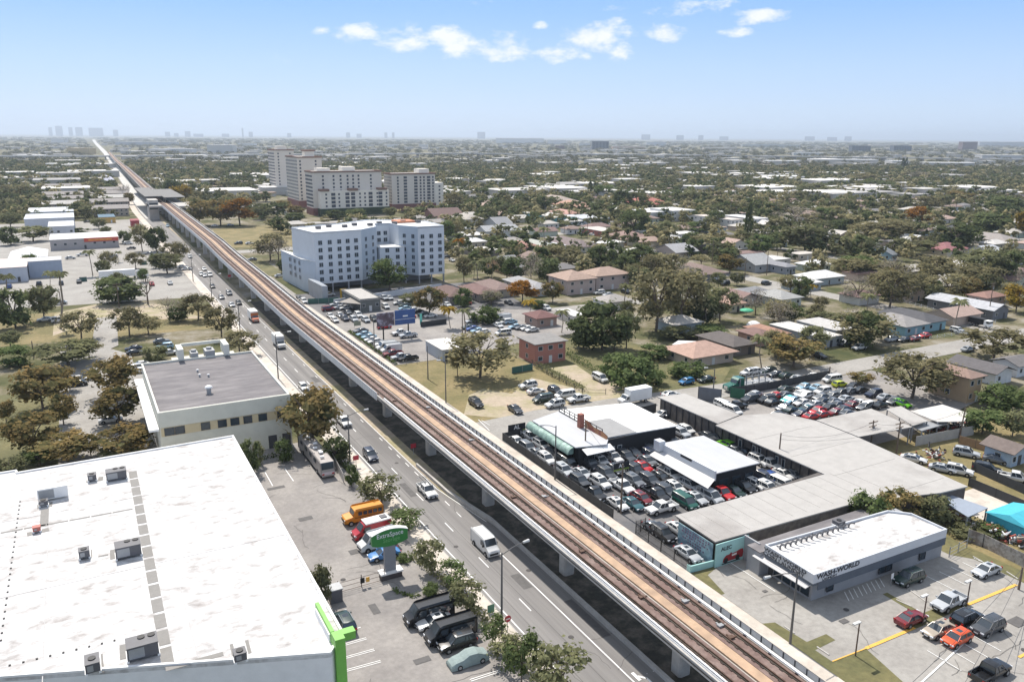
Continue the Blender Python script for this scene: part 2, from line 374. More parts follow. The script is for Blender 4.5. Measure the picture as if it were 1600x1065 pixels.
for (x, y, w_, d_) in [(26, 118, 2.2, 1.2), (30, 104, 1.4, 1.4), (24, 132, 3, 1), (80, 58, 1.2, .8), (99, 47, 2.4, 1.6), (84, 40, 2, 1), (76.5, 68, .7, .5), (45, 118, 1.2, 6), (48, 84, 1.4, 4), (51.2, 70, 1.3, 9), (45, 160, 1.3, 8), (48, 190, 1.4, 5), (90, 215, 4, 2), (82, 225, 2, 5), (28, 88, 1, 2.4), (29, 76, 2, 1)]:
    pk_.add([(x, y, zr + .001), (x + w_, y, zr + .001), (x + w_, y + d_, zr + .001), (x, y + d_, zr + .001)], [(0, 1, 2, 3)])
struct(pk_.build('asphalt_patches', PAT))
mh = MB()
for (x, y) in [(47.9, 72), (44.7, 99), (48, 133), (51, 88), (44.8, 170), (27, 98), (95, 44), (83, 60)]: mh.add([(x + .38 * math.cos(PI * k / 6), y + .38 * math.sin(PI * k / 6), zr + .004) for k in range(12)], [tuple(range(12))])
struct(mh.build('manhole_covers', CRK))
# ---------------------------------------------------------------- elevated railway
via = thing('elevated_railway', 'long grey concrete elevated railway viaduct with two tracks and orange centre walkway', 'railway viaduct', (55.6, 85, 0))
land('the elevated railway', 56, 200)
def vloft(name, prof, s0, s1, mat, step=12.2, closed=True, m=0, dz=0.0):
    ss = [s0]; 
    while ss[-1] + step < s1: ss.append(ss[-1] + step)
    ss.append(s1); b = MB(); n = len(prof); vs = []
    for s in ss:
        t0 = interp(VT, s) - 55.6; z0 = interp(VZ, s) + dz
        vs += [(t0 + x, s - 85, z0 + z) for x, z in prof]
    fs = []
    for i in range(len(ss) - 1):
        for j in range(n if closed else n - 1):
            k = (j + 1) % n; fs.append((i * n + j, (i + 1) * n + j, (i + 1) * n + k, i * n + k))
    if closed: fs += [tuple(range(n)), tuple((len(ss) - 1) * n + n - 1 - j for j in range(n))]
    b.add(vs, fs, m); return b.build(name, mat, via)
S0, S1 = 22, 2500
vloft('deck', [(-4.1, -.55), (4.1, -.55), (4.1, -.02), (-4.1, -.02)], S0, S1, CONC)
for sx in (-1, 1):
    vloft('girder', [(sx * 3.7, -.56), (sx * 2.9, -1.75), (sx * 1.0, -1.75), (sx * .5, -.56)][::sx], S0, S1, CONC)
    vloft('edge_beam', [(sx * 4.12 - .12, -.62), (sx * 4.12 + .12, -.62), (sx * 4.12 + .12, .12), (sx * 4.12 - .12, .12)], S0, S1, CONC)
TRACKBED = M('track_bed', (.17, .115, .10), .95, .2, 2.5, col2=(.23, .17, .15), sc2=.3)
ORANGE = M('walkway_grating', (.47, .325, .215), .85, .14, 2, col2=(.36, .25, .17), sc2=.5)
for sx in (-1, 1):
    vloft('track_bed', [(sx * 2.3 - 1.45, -.01), (sx * 2.3 + 1.45, -.01), (sx * 2.3 + 1.45, .06), (sx * 2.3 - 1.45, .06)], S0, S1, TRACKBED)
    for k in (-1, 1):
        vloft('rail_plinth', [(sx * 2.3 + k * .72 - .16, .061), (sx * 2.3 + k * .72 + .16, .061), (sx * 2.3 + k * .72 + .16, .16), (sx * 2.3 + k * .72 - .16, .16)], S0, 900, UNDER)
        vloft('rail', [(sx * 2.3 + k * .72 - .05, .161), (sx * 2.3 + k * .72 + .05, .161), (sx * 2.3 + k * .72 + .05, .34), (sx * 2.3 + k * .72 - .05, .34)], S0, S1, RUST)
    vloft('third_rail', [(sx * 3.75 - .1, .25), (sx * 3.75 + .1, .25), (sx * 3.75 + .1, .42), (sx * 3.75 - .1, .42)], S0, 150 if sx < 0 else S1, WHITEW)
    tb = MB()
    for i in range(300):
        s = S0 + 1.22 * i; t0 = interp(VT, s) - 55.6; z0 = interp(VZ, s)
        for k in (-1, 1): tb.box(t0 + sx * 2.3 + k * .72 - .3, s - 85.2, z0 + .061, t0 + sx * 2.3 + k * .72 + .3, s - 84.8, z0 + .145)
        if i % 3 == 0: tb.box(t0 + sx * 3.75 - .14, s - 85.1, z0, t0 + sx * 3.75 + .14, s - 84.9, z0 + .25)
    o = tb.build('tie_blocks', M('tie_block', (.06, .04, .035), .9, .2, 2), via); o['kind'] = 'stuff'
vloft('walkway', [(-.62, -.015), (.62, -.015), (.62, .22), (-.62, .22)], S0, S1, ORANGE)
vloft('cable_trough', [(-4.0, .0), (-3.95, .0), (-3.95, .3), (-4.0, .3)], S0, 150, WHITEW)
vloft('cable', [(-4.35, -.25), (-4.25, -.25), (-4.25, -.12), (-4.35, -.12)], S0, 150, BLACK)
vloft('cable', [(4.0, .2), (4.12, .2), (4.12, .32), (4.0, .32)], S0, 400, WHITEW)
PANEL = M('parapet_panel', (.56, .54, .51), .8, .08, 1.5)
vloft('parapet', [(4.24, -.1), (4.32, -.1), (4.32, 1.05), (4.24, 1.05)], S0, 1400, PANEL)
vloft('parapet_cap', [(4.2, 1.051), (4.36, 1.051), (4.36, 1.13), (4.2, 1.13)], S0, 1400, SIDEW)
pb = MB()
for i in range(260):
    s = S0 + 1.55 * i; t0 = interp(VT, s) - 55.6; z0 = interp(VZ, s)
    pb.box(t0 + 4.14, s - 85.05, z0 - .3, t0 + 4.235, s - 84.95, z0 + 1.04)
o = pb.build('parapet_posts', DGREY, via); o['kind'] = 'stuff'
RIBW = M('ribbed_parapet', (.60, .61, .62), .8, .06, 1.5)
vloft('parapet', [(-4.36, -.95), (-4.25, -.95), (-4.25, .75), (-4.36, .75)], 153, 620, RIBW)
pb = MB()
for i in range(300):
    s = 153 + 1.22 * i; t0 = interp(VT, s) - 55.6; z0 = interp(VZ, s); pb.box(t0 - 4.40, s - 85.06, z0 - .94, t0 - 4.362, s - 84.94, z0 + .74)
o = pb.build('parapet_ribs', WHITEW, via); o['kind'] = 'stuff'
# small equipment on the track
for i, (t, s) in enumerate([(53.9, 66.2), (57.9, 63.1), (57.7, 55.3), (58.2, 57.5), (53.6, 78.5), (57.6, 95), (53.4, 97), (57.9, 141), (53.4, 148), (57.8, 121)]):
    e = MB(); e.box(-.35, -.25, 0, .35, .25, .22); e.box(-.1, .25, 0, .1, .7, .12); e.box(.35, -.1, .02, .8, .1, .1)
    e.build('trackside_box', [RUST, GREYM][i % 2], via, (t - 55.6, s - 85, 7.07))
ci = 0
for k in range(-2, 60):
    s = 85.2 + 24.6 * k if k < 10 else 331.2 + 26.3 * (k - 10)
    if s > 1500: break
    t = interp(VT, s); z = interp(VZ, s) - 1.76
    c = MB(); c.prism([(-.85, -.65), (-.6, -.85), (.6, -.85), (.85, -.65), (.85, .65), (.6, .85), (-.6, .85), (-.85, .65)], 0, z - .9)
    c.add([(-.85, -.85, z - .9), (.85, -.85, z - .9), (.85, .85, z - .9), (-.85, .85, z - .9), (-2.9, -.85, z), (2.9, -.85, z), (2.9, .85, z), (-2.9, .85, z)],
          [(0, 3, 2, 1), (4, 5, 6, 7), (0, 1, 5, 4), (1, 2, 6, 5), (2, 3, 7, 6), (3, 0, 4, 7)])
    c.build('column', CONC, via, (t - 55.6, s - 85, 0))
# station
st = thing('railway_station', 'elevated railway station with grey platform roofs where the viaduct crosses the street', 'station', (60, 640, 0))
land('the railway station', 60, 640)
z0 = 10.6
for (t0, t1, s0, s1, h) in [(-13, -1, 15, 125, 4.4), (-.7, 14, 5, 105, 4.0)]:
    q = MB(); q.box(t0, s0, z0 + h - .5, t1, s1, z0 + h); q.build('platform_roof', M('station_roof', (.15, .145, .14), .8, .1, .3), st)
    q = MB()
    for k in range(8): q.box(t0 + .8, s0 + 5 + k * 12, z0, t0 + 1.3, s0 + 5.5 + k * 12, z0 + h - .5)
    q.build('roof_posts', CONC, st)
    q = MB(); q.box(t0 if t0 < -5 else 5, s0 - 35, z0 - 1.2, -4.7 if t0 < -5 else 12, s1, z0 + .1); q.build('platform', CONC, st)
q = MB(); q.box(-13, -12, 0, -6.5, 4, z0 + 3.5); q.build('stair_tower', CONC, st)
q = MB(); q.box(-12.4, -12.1, z0 - 3, -7, -12.02, z0 + 1.5); q.build('window', WGLASS, st)
q = MB(); q.box(14, 0, 0, 28, 70, 6); q.build('ticket_hall', M('station_wall', (.38, .36, .34), .8, .1, .4), st)
# ================================================================ buildings
CROPS6 = {'E5': (680, 330), 'E6': (940, 330), 'E1': (0, 270), 'E2': (0, 430), 'E3': (200, 460), 'E4': (200, 560), 'E7': (1100, 560), 'E8': (560, 440)}
def cb(cr, a, b, z=0.0):
    if cr in CROPS6: o = CROPS6[cr]; return at(o[0] + a / 6.154, o[1] + b / 6.154, z)
    return ca(cr, a, b, z)
WINM = {}
FRAMEW = M('window_frame', (.62, .63, .63), .6, 0); FRAMED = M('dark_frame', (.06, .06, .065), .6, 0)
def win_mesh(w, h, frame=FRAMEW, glass=WGLASS, mull=0, name='window'):
    k = (round(w, 2), round(h, 2), frame.name, glass.name, mull, name)
    if k not in WINM:
        b = MB(); b.box(-w / 2, -.03, -h / 2, w / 2, 0.02, h / 2, 1)
        f = .07
        b.box(-w / 2 - f, -.08, -h / 2 - f, -w / 2, 0, h / 2 + f); b.box(w / 2, -.08, -h / 2 - f, w / 2 + f, 0, h / 2 + f)
        b.box(-w / 2, -.08, h / 2, w / 2, 0, h / 2 + f); b.box(-w / 2, -.1, -h / 2 - f, w / 2, 0, -h / 2)
        for i in range(mull):
            x = -w / 2 + w * (i + 1) / (mull + 1); b.box(x - .04, -.07, -h / 2, x + .04, -.031, h / 2)
        WINM[k] = b.mesh(name, [frame, glass])
    return WINM[k]
def win(parent, x, y, z, w, h, rz=0.0, name='window', **kw):
    """window centred at x, y, z in the parent's frame; rz 0 faces -y, PI/2 faces +x, -PI/2 faces -x"""
    return obj(name, win_mesh(w, h, name=name, **kw), parent, (x, y, z), rz)
def colored(o, c, k=.8):
    v = [x * k for x in lin(c)]; g = sum(v) / 3; f = .62 if o.name.startswith('roof') else .85
    o.color = (*[g + (x - g) * f for x in v], 1); return o
def house(cr, A, B, D, h, kind, wall, roof, desc, over=.5, cat='house', group='houses in the neighbourhood', nwin=3, lab=None, floors=1, depth=None, parapet=.0, lm=None):
    a, b, d = cb(cr, *A, h), cb(cr, *B, h), cb(cr, *D, h)
    t0, t1 = a[0], b[0]; s0 = (a[1] + b[1]) / 2; s1 = d[1] if depth is None else s0 + depth
    if t1 - t0 < 4: t1 = t0 + 4
    if s1 - s0 < 5: s1 = s0 + 5
    return house_w(t0, s0, t1, s1, h, kind, wall, roof, desc, over, cat, group, nwin, lab, floors, parapet, lm)
def roof_mesh(w, d, h, kind, over, pitch=.36):
    X, Y = w / 2 + over, d / 2 + over; b = MB()
    e0, e1 = h, h + .16
    if kind == 'hip':
        if X >= Y: r = Y * pitch; R1, R2 = (-(X - Y), 0), ((X - Y), 0)
        else: r = X * pitch; R1, R2 = (0, -(Y - X)), (0, (Y - X))
        z = e1 + r
        v = [(-X, -Y, e1), (X, -Y, e1), (X, Y, e1), (-X, Y, e1), (*R1, z), (*R2, z)]
        f = [(0, 1, 5, 4), (1, 2, 5), (2, 3, 4, 5), (3, 0, 4)] if X >= Y else [(0, 1, 4), (1, 2, 5, 4), (2, 3, 5), (3, 0, 4, 5)]
        b.add(v, f); b.prism([(-X, -Y), (X, -Y), (X, Y), (-X, Y)], e0, e1 - .003)
    elif kind in ('gable_t', 'gable_s'):
        if kind == 'gable_t': r = Y * pitch; v = [(-X, -Y, e0), (X, -Y, e0), (X, Y, e0), (-X, Y, e0), (-X, 0, e0 + r), (X, 0, e0 + r)]
        else: r = X * pitch; v = [(X, -Y, e0), (X, Y, e0), (-X, Y, e0), (-X, -Y, e0), (0, -Y, e0 + r), (0, Y, e0 + r)]
        v2 = [(p[0], p[1], p[2] + .15) for p in v]
        b.add(v + v2, [(6, 7, 11, 10), (8, 9, 10, 11), (0, 4, 5, 1), (2, 5, 4, 3), (0, 1, 7, 6), (2, 3, 9, 8), (0, 6, 10, 4), (4, 10, 9, 3), (1, 5, 11, 7), (5, 2, 8, 11)])
    else:
        b.prism([(-X, -Y), (X, -Y), (X, Y), (-X, Y)], e0, e0 + .22)
    return b
def house_w(t0, s0, t1, s1, h, kind, wall, roof, desc, over=.5, cat='house', group='houses in the neighbourhood', nwin=3, lab=None, floors=1, parapet=0.0, lm=None):
    w, d = t1 - t0, s1 - s0; cx, cy = (t0 + t1) / 2, (s0 + s1) / 2
    r = obj(cat.replace(' ', '_'), None, None, (cx, cy, 0))
    if lab: tag(r, lab, cat, group)
    else: auto(r, desc, cat, group)
    wb = MB(); wb.prism([(-w / 2, -d / 2), (w / 2, -d / 2), (w / 2, d / 2), (-w / 2, d / 2)], 0, h - .003)
    if kind.startswith('gable'):
        p = .36
        if kind == 'gable_t': wb.add([(-w / 2, -d / 2, h), (-w / 2, d / 2, h), (-w / 2, 0, h + d / 2 * p), (w / 2, -d / 2, h), (w / 2, d / 2, h), (w / 2, 0, h + d / 2 * p)], [(0, 2, 1), (3, 4, 5)])
        else: wb.add([(-w / 2, -d / 2, h), (w / 2, -d / 2, h), (0, -d / 2, h + w / 2 * p), (-w / 2, d / 2, h), (w / 2, d / 2, h), (0, d / 2, h + w / 2 * p)], [(0, 1, 2), (4, 3, 5)])
    colored(wb.build('wall', WALLP, r), wall)
    rb = roof_mesh(w, d, h, kind, over if kind != 'flat' else over * .4)
    colored(rb.build('roof', ROOFP, r), roof)
    if parapet:
        pb = MB(); X, Y = w / 2 + .08, d / 2 + .08; z0, z1 = h + .22, h + .22 + parapet
        pb.box(-X, -Y, z0, X, -Y + .25, z1); pb.box(-X, Y - .25, z0, X, Y, z1); pb.box(-X, -Y + .25, z0, -X + .25, Y - .25, z1); pb.box(X - .25, -Y + .25, z0, X, Y - .25, z1)
        colored(pb.build('parapet', WALLP, r), wall)
    fh = h / floors
    if nwin:
        for fl in range(floors):
            z = fl * fh + fh * .55
            for i in range(nwin):
                x = -w / 2 + w * (i + .5) / nwin
                if fl == 0 and i == nwin // 2:
                    db = MB(); db.box(x - .5, -d / 2 - .06, 0, x + .5, -d / 2 - .003, 2.1); db.build('door', FRAMED if R.random() < .5 else FRAMEW, r)
                else: win(r, x, -d / 2, z, 1.3 if w > 8 else 1.0, 1.1)
            for i in range(max(1, int(d / 5))):
                win(r, -w / 2, -d / 2 + d * (i + .5) / max(1, int(d / 5)), z, 1.1, 1.1, -PI / 2)
    if lm: land(lm, cx, cy)
    return r

# ---- big white roofed storage building, foreground left
ws = thing('storage_building', 'huge white flat roofed storage building in the bottom left corner', 'building', (0, 100, 0))
land('the huge white storage roof', 5, 105)
P = [(20, 138), (-12.3, 137.2), (-12.5, 138.3), (-62, 139), (-62, 101), (-11.5, 82), (17.8, 70.6), (20, 73.2)]
P = [(x, y - 100) for x, y in P]
q = MB(); q.prism(P, 0, 9.0 - .5); q.build('wall', WHITEW, ws)
q = MB(); q.prism(P, 8.5, 8.9); q.build('roof', WROOF, ws)
def ring(name, pts, z0, z1, th, mat, parent):
    n = len(pts); a = sum(pts[i][0] * pts[(i + 1) % n][1] - pts[(i + 1) % n][0] * pts[i][1] for i in range(n))
    if a < 0: pts = pts[::-1]
    inn = []
    for i in range(n):
        p, c_, nx = Vector(pts[i - 1]), Vector(pts[i]), Vector(pts[(i + 1) % n])
        d1, d2 = (c_ - p).normalized(), (nx - c_).normalized(); n1, n2 = Vector((-d1.y, d1.x)), Vector((-d2.y, d2.x)); m = (n1 + n2)
        m = m / max(.3, m.length_squared) * 2; inn.append((c_.x + m.x * th, c_.y + m.y * th))
    b = MB(); vs = [(p[0], p[1], z) for z in (z0, z1) for p in pts] + [(p[0], p[1], z) for z in (z0, z1) for p in inn]
    fs = []
    for i in range(n):
        j = (i + 1) % n
        fs += [(i, j, n + j, n + i), (n + i, n + j, 3 * n + j, 3 * n + i), (2 * n + j, 2 * n + i, 3 * n + i, 3 * n + j), (j, i, 2 * n + i, 2 * n + j)]
    b.add(vs, fs); return b.build(name, mat, parent)
ring('parapet', P, 8.901, 9.12, .3, WHITEW, ws)
PADM = M('roof_pad', (.25, .24, .225), .9, .08, 1.5)
def pads(cr, a, b, n, w=1.0, gap=.15):
    p, q_ = ca(cr, *a, 8.9), ca(*(b if isinstance(b[0], str) else (cr, *b)), 8.9)
    P0, P1 = Vector(p), Vector(q_); L_ = (P1 - P0) / n; u = L_.normalized(); nn = Vector((-u.y, u.x)) * w / 2
    for i in range(n):
        s_, e = P0 + L_ * i + u * gap / 2, P0 + L_ * (i + 1) - u * gap / 2
        m = MB(); m.prism([tuple(s_ - nn), tuple(e - nn), tuple(e + nn), tuple(s_ + nn)], 8.903, 8.93)
        o = m.build('roof_pad', PADM, ws, (0, -100, 0))
pads('C0', (828, 540), ('D0', 1052, 955), 16, 1.15, .5)
pads('C0', (0, 930), (832, 778), 6, .4); pads('C0', (280, 780), (275, 890), 1, 1.0); pads('C0', (165, 940), (310, 905), 2, 1.1)
pads('C0', (520, 605), (665, 585), 2, 1.6, .9); pads('C0', (210, 770), (350, 745), 2, 1.6, .9)
pads('D0', (455, 285), (610, 255), 2, 2.2, 1.5); pads('D0', (610, 280), (680, 268), 1, .4); pads('D0', (685, 270), (735, 260), 1, 2.6, .1)
pads('D0', (490, 985), (690, 930), 2, 3.2, 1.6); pads('D0', (745, 880), (805, 865), 1, 2.6, .1)
pads('D0', (1030, 985), (1400, 885), 2, .7); pads('D0', (1405, 880), (1600, 830), 2, 2.4, 1.2)
def ac_unit(c, zx, zy, w, d, h, label, fans=1, z=8.93, col=None, cat='air conditioner', skid=True):
    w *= .9; d *= .9; h *= .85; t, s = ca(c, zx, zy, z); r = thing('rooftop_air_conditioner', label, cat, (t, s, z), 0, 'rooftop units on the white storage roof' if z == 8.93 else 'rooftop units')
    m = MB(); m.box(-w / 2, -d / 2, .25, w / 2, d / 2, h); m.box(-w / 2 - .03, -d / 2 - .03, h, w / 2 + .03, d / 2 + .03, h + .06); m.build('cabinet', col or DGREYM, r)
    if skid: m = MB(); m.box(-w / 2 - .1, -d / 2, 0, -w / 2 + .15, d / 2, .25); m.box(w / 2 - .15, -d / 2, 0, w / 2 + .1, d / 2, .25); m.box(-w / 2 + .16, -.1, 0, w / 2 - .16, .1, .24); m.build('skid', WHITEW, r)
    for i in range(fans):
        x = w / 2 - .5 - i * .95 if fans > 1 else 0
        m = MB(); m.tube((x, d / 4 if fans > 1 else 0, h + .06), (x, d / 4 if fans > 1 else 0, h + .16), .36, .36, 12); m.build('fan_guard', BLACK, r)
    m = MB(); m.box(-w / 2 + .15, -d / 2 - .025, .4, w * .05, -d / 2 - .003, h - .15); m.build('access_panel', GREYM, r)
    return r
DGREYM = M('ac_metal', (.11, .11, .12), .6, .08, 2)
ac_unit('C0', 730, 590, 3.1, 1.9, 1.7, 'large grey rooftop air conditioner near the far edge of the white storage roof', 2)
ac_unit('C0', 578, 600, 1.3, 1.3, 1.2, 'small grey rooftop air conditioner beside a grey pad near the far roof edge', 1)
ac_unit('C0', 275, 760, 1.2, 1.0, 1.0, 'small grey rooftop unit just in front of the white rooftop box', 1)
ac_unit('D0', 805, 270, 3.2, 2.2, 1.9, 'large grey rooftop air conditioner in the middle of the roof beside the pad walkway', 2)
ac_unit('D0', 530, 285, 1.3, 1.3, 1.3, 'small grey rooftop unit left of the middle large air conditioner', 1)
ac_unit('D0', 895, 890, 3.2, 2.2, 1.9, 'large grey rooftop air conditioner nearest to the camera on the white storage roof', 2)
ac_unit('D0', 583, 985, 1.4, 2.0, 1.4, 'grey rooftop unit on white rails left of the nearest large air conditioner', 1)
ac_unit('D0', 1502, 925, 1.3, 1.3, 1.2, 'small grey rooftop unit alone near the front right roof edge', 1)
ac_unit('D0', 232, 125, 1.0, .9, .9, 'small red rooftop box at the left end of the narrow pads', 0, col=M('red_metal', (.45, .14, .11), .6, .05, 1), cat='rooftop box')
ac_unit('C0', 335, 712, 4.2, 1.5, 2.2, 'white rectangular rooftop hatch box near the far left of the white roof', 0, col=WHITEW, cat='rooftop box', skid=False)
q = MB()
p0, p1 = ca('C0', 125, 730, 9), ca('D0', 5, 800, 9)
for i in range(26):
    x, y = p0[0] + (p1[0] - p0[0]) * i / 25, p0[1] + (p1[1] - p0[1]) * i / 25; q.box(x - .1, y - .1 - 100, 8.9, x + .1, y + .1 - 100, 9.0)
p0, p1 = ca('D0', 60, 955, 9), ca('D0', 715, 800, 9)
for i in range(9):
    x, y = p0[0] + (p1[0] - p0[0]) * i / 8, p0[1] + (p1[1] - p0[1]) * i / 8; q.box(x - .1, y - .1 - 100, 8.9, x + .1, y + .1 - 100, 9.0)
o = q.build('pipe_supports', BLACK, ws); o['kind'] = 'stuff'
SEAM = M('roof_seam', (.45, .44, .435), .9, .1, 2)
q = MB()
for i in range(5):
    x = -49 + i * 13.7; q.box(x, -18 if x < -12 else (-26.5 if x > 8 else -24), 8.902, x + .09, 36.5, 8.915)
for i in range(2): q.box(-60, -2 + i * 21.3, 8.917, 19.5, -1.94 + i * 21.3, 8.928)
o = q.build('membrane_seams', SEAM, ws); o['kind'] = 'stuff'
LIME = M('lime_panel', (.17, .45, .07), .5, .06, 1)
q = MB(); q.box(18.35, -27.6, 7.6, 18.75, -21.6, 10.2); q.box(18.35, -29.3, .5, 19.4, -27.7, 10.2); q.box(19.45, -27.6, 8.6, 21.0, -26.6, 9.5); q.build('portal_frame', LIME, ws)
q = MB(); q.box(18.2, -27.4, 8.0, 18.34, -22, 9.8); q.build('sign_panel', WHITEW, ws)
q = MB(); q.box(18.2, -31.5, 0, 21.4, -29.4, 3.2); q.build('entrance_block', WHITEW, ws)

# ---- cream building with dark grey roof
gb = thing('cream_building', 'cream two storey building with a flat dark grey roof beside the avenue', 'building', (21, 170, 0))
land('the cream building', 21, 175)
CREAM = M('cream_wall', (.60, .59, .51), .85, .06, .5); TAN = M('tan_panel', (.56, .47, .30), .85, .06, .6)
DROOF = M('grey_roof', (.155, .145, .15), .95, .16, 1.0, col2=(.235, .22, .22), sc2=.35, stretch=(.4, 1.6, 1), thr=(.4, .68))
q = MB(); q.box(-11.8, -18.6, 0, 12, 18, 10.2); q.build('wall', CREAM, gb)
q = MB(); q.box(-11.85, -18.75, 7.8, 12.05, -18.61, 10.7); q.build('fascia', CREAM, gb)
q = MB(); q.box(-11.6, -18.64, 6.0, 11.9, -18.603, 7.7); q.build('tan_band', TAN, gb)
q = MB(); q.box(-11.5, -18.3, 10.203, 11.7, 17.7, 10.3); q.build('roof', DROOF, gb)
ring('parapet', [(-11.85, -18.6), (12.05, -18.6), (12.05, 18.05), (-11.85, 18.05)], 10.204, 10.75, .35, M('cream_cap', (.68, .67, .6), .85, .04, .5), gb)
q = MB(); q.box(-13.6, -18.6, 7.2, -11.9, 17, 7.6); q.build('side_canopy', WHITEW, gb)
for x, w_ in [(-10.2, 1.6), (-8.4, 1.6), (-3.9, 1.5), (-.9, 1.5), (1.4, 1.5), (3.8, 1.5), (6.6, 1.5), (10.4, 1.9)]: win(gb, x, -18.64, 6.85, w_, 1.35, frame=FRAMED)
for x in (8.2, 10.9): q = MB(); q.box(x - .8, -18.7, .1, x + .8, -18.604, 2.8); q.build('door', FRAMED, gb)
q = MB(); q.box(-5, 18.1, 0, 9, 26, 9.2); q.build('rear_wing', CREAM, gb)
for x in (-3.6, 6.2): q = MB(); q.box(x - .6, 16.8, 10.8, x + .6, 22, 13.2); q.build('screen_wall', M('cream_cap', (.68, .67, .6)), gb)
q = MB(); q.box(-3.0, 22.1, 12.5, 6.9, 22.6, 13.2); q.build('screen_wall', MATS['cream_cap'], gb)
for n_, (x, y, w_, d_, h_, lb) in enumerate([(-.6, 20, 1.6, 3.2, 2.4, 'left silver cooling unit between the cream screen walls'), (2.7, 19.6, 2.1, 3.4, 2.7, 'right silver cooling unit between the cream screen walls')]):
    u = thing('cooling_unit', lb, 'cooling unit', (21 + x, 170 + y, 9.21), 0, 'silver cooling units on the cream building')
    m = MB(); m.box(-w_ / 2, -d_ / 2, .3, w_ / 2, d_ / 2, h_); m.build('cabinet', GREYM, u); m = MB(); m.tube((0, 0, h_), (0, 0, h_ + .5), .6, .6, 12); m.build('fan_stack', GREYM, u)
    m = MB(); m.box(-w_ / 2, -d_ / 2 - .05, 0, w_ / 2, -d_ / 2 + .15, .3); m.box(-w_ / 2, d_ / 2 - .15, 0, w_ / 2, d_ / 2 + .05, .3); m.build('skid', GREYM, u)
for i, (a, b_, r_) in enumerate([(670, 745, .3), (690, 790, .3), (775, 790, .3), (780, 950, .75)]):
    t, s = cb('E3', a, b_, 10.3)
    v = thing('roof_vent', ['small metal vent highest of three on the dark grey roof', 'small metal vent lower left of three on dark grey roof', 'small metal vent right of the pair on dark grey roof', 'large mushroom shaped metal vent on the dark grey roof'][i], 'roof vent', (t, s, 10.3), 0, 'vents on the dark grey roof')
    m = MB(); m.tube((0, 0, 0), (0, 0, r_ * 1.6), r_ * .6, r_ * .6, 10); m.build('stack', GREYM, v); m = MB(); m.dome((0, 0, r_ * 1.6), r_, r_ * .7, 12, 3); m.build('cap', WHITEW, v)

# ---- laundromat (white roof, lettering)
wl = thing('laundromat', 'white flat roofed laundromat with lettering on its fascia and an awning', 'shop', (93, 67, 0))
land('the laundromat', 93, 66)
LGREY = M('pale_grey_wall', (.33, .335, .35), .8, .06, .7); SLATE = M('slate_band', (.10, .12, .15), .7, .08, 1); FASC = M('fascia_white', (.58, .60, .63), .8, .05, .6)
q = MB(); q.prism([(-12.4, -3.3), (14.0, -4.1), (14.0, 4), (-12.4, 4.6)], 0, 4.3); q.build('wall', LGREY, wl)
W_ = [(-13.7, -4.3), (13.1, -4.6), (13.1, .8), (10.8, 3.0), (8.8, 3.4), (-13.2, 4.0)]
q = MB(); q.prism(W_, 4.301, 4.75); q.build('roof', WROOF, wl)
ring('fascia', [(-13.95, -4.55), (13.35, -4.85), (13.35, .9), (10.9, 3.25), (-13.6, 4.3)], 3.7, 5.05, .22, FASC, wl)
q = MB(); q.prism([(-12.9, -4.5), (13.5, -4.78), (13.9, -4.45), (-12.6, -4.2)], 2.45, 3.69); q.prism([(-13.7, -4.35), (-12.91, -4.45), (-12.61, -4.15), (-13.6, 4.0), (-13.75, 4.0)], 3.2, 3.69); q.build('soffit_band', SLATE, wl)
q = MB(); q.add([(-14.5, -3.9, 2.9), (-13.0, -3.9, 3.25), (-13.0, 5.6, 3.25), (-14.5, 5.6, 2.9), (-14.5, -3.9, 2.8), (-13.0, -3.9, 3.12), (-13.0, 5.6, 3.12), (-14.5, 5.6, 2.8)], [(0, 1, 2, 3), (7, 6, 5, 4), (0, 3, 7, 4), (0, 4, 5, 1), (2, 6, 7, 3), (1, 5, 6, 2)])
q.build('awning', M('awning_white', (.56, .55, .55), .8, .05, 1), wl)
for y in (-2.2, -.6, 1.0, 2.6): win(wl, -12.42, y, 1.5, 1.25, 1.9, -PI / 2, frame=FRAMED)
q = MB(); q.box(-12.5, 3.5, 0, -12.42, 4.3, 2.3); q.build('door', FRAMED, wl)
for x in (-9.2, 1.0, 2.4, 9.5): win(wl, x, -3.55 - .03 * (x + 9) / 1.0, 1.6, 1.2, 1.5, frame=FRAMED)
LET = M('sign_letters', (.035, .04, .05), .6, 0)
lettering('WASH WORLD', .74, LET, wl, (-14.0, .3, 4.68), -PI / 2, bold=True, sx=1.45)
lettering('COIN LAUNDRY', .74, LET, wl, (-14.0, .5, 4.05), -PI / 2, bold=True, sx=1.3)
lettering('WASH-WORLD', .98, LET, wl, (-9.3, -4.64, 4.52), -.011, bold=True, sx=1.2)
lettering('LAUNDRY', .5, LET, wl, (-10.9, -4.62, 3.9), -.011, sx=1.2)
for i in range(14):
    a = 75 + i * 33; y_ = 235 - i * 10.5
    t, s = ca('D3', a, y_, 4.76); x, y = t - 93, s - 67; k = 1 + .25 * math.sin(i * 2.1)
    m = MB(); m.path([(x, y, 4.75), (x, y, 5.3 * 1), (x + .25, y - .2, 5.55), (x + .6, y - .55, 5.5)], .12, 6); m.path([(x + .3, y + .9 * k, 4.8), (x, y, 5.15)], .08, 5); m.build('vent_pipe', DGREYM, wl)
ac_unit('D3', 440, 85, 1.6, 1.3, .9, 'grey rooftop box at the rear of the laundromat roof', 1, z=4.76)
rb = thing('rear_annex', 'low grey annex joined behind the laundromat', 'annex', (91, 73.1, 0))
q = MB(); q.box(-12, -1.5, 0, 12, .9, 3.6); q.build('wall', LGREY, rb); q = MB(); q.box(-12.1, -1.5, 3.6, 12.1, 1.0, 3.75); q.build('roof', DROOF, rb)
gw = thing('side_wall', 'pale grey block wall between the mural and the laundromat', 'wall', (80.6, 75.2, 0))
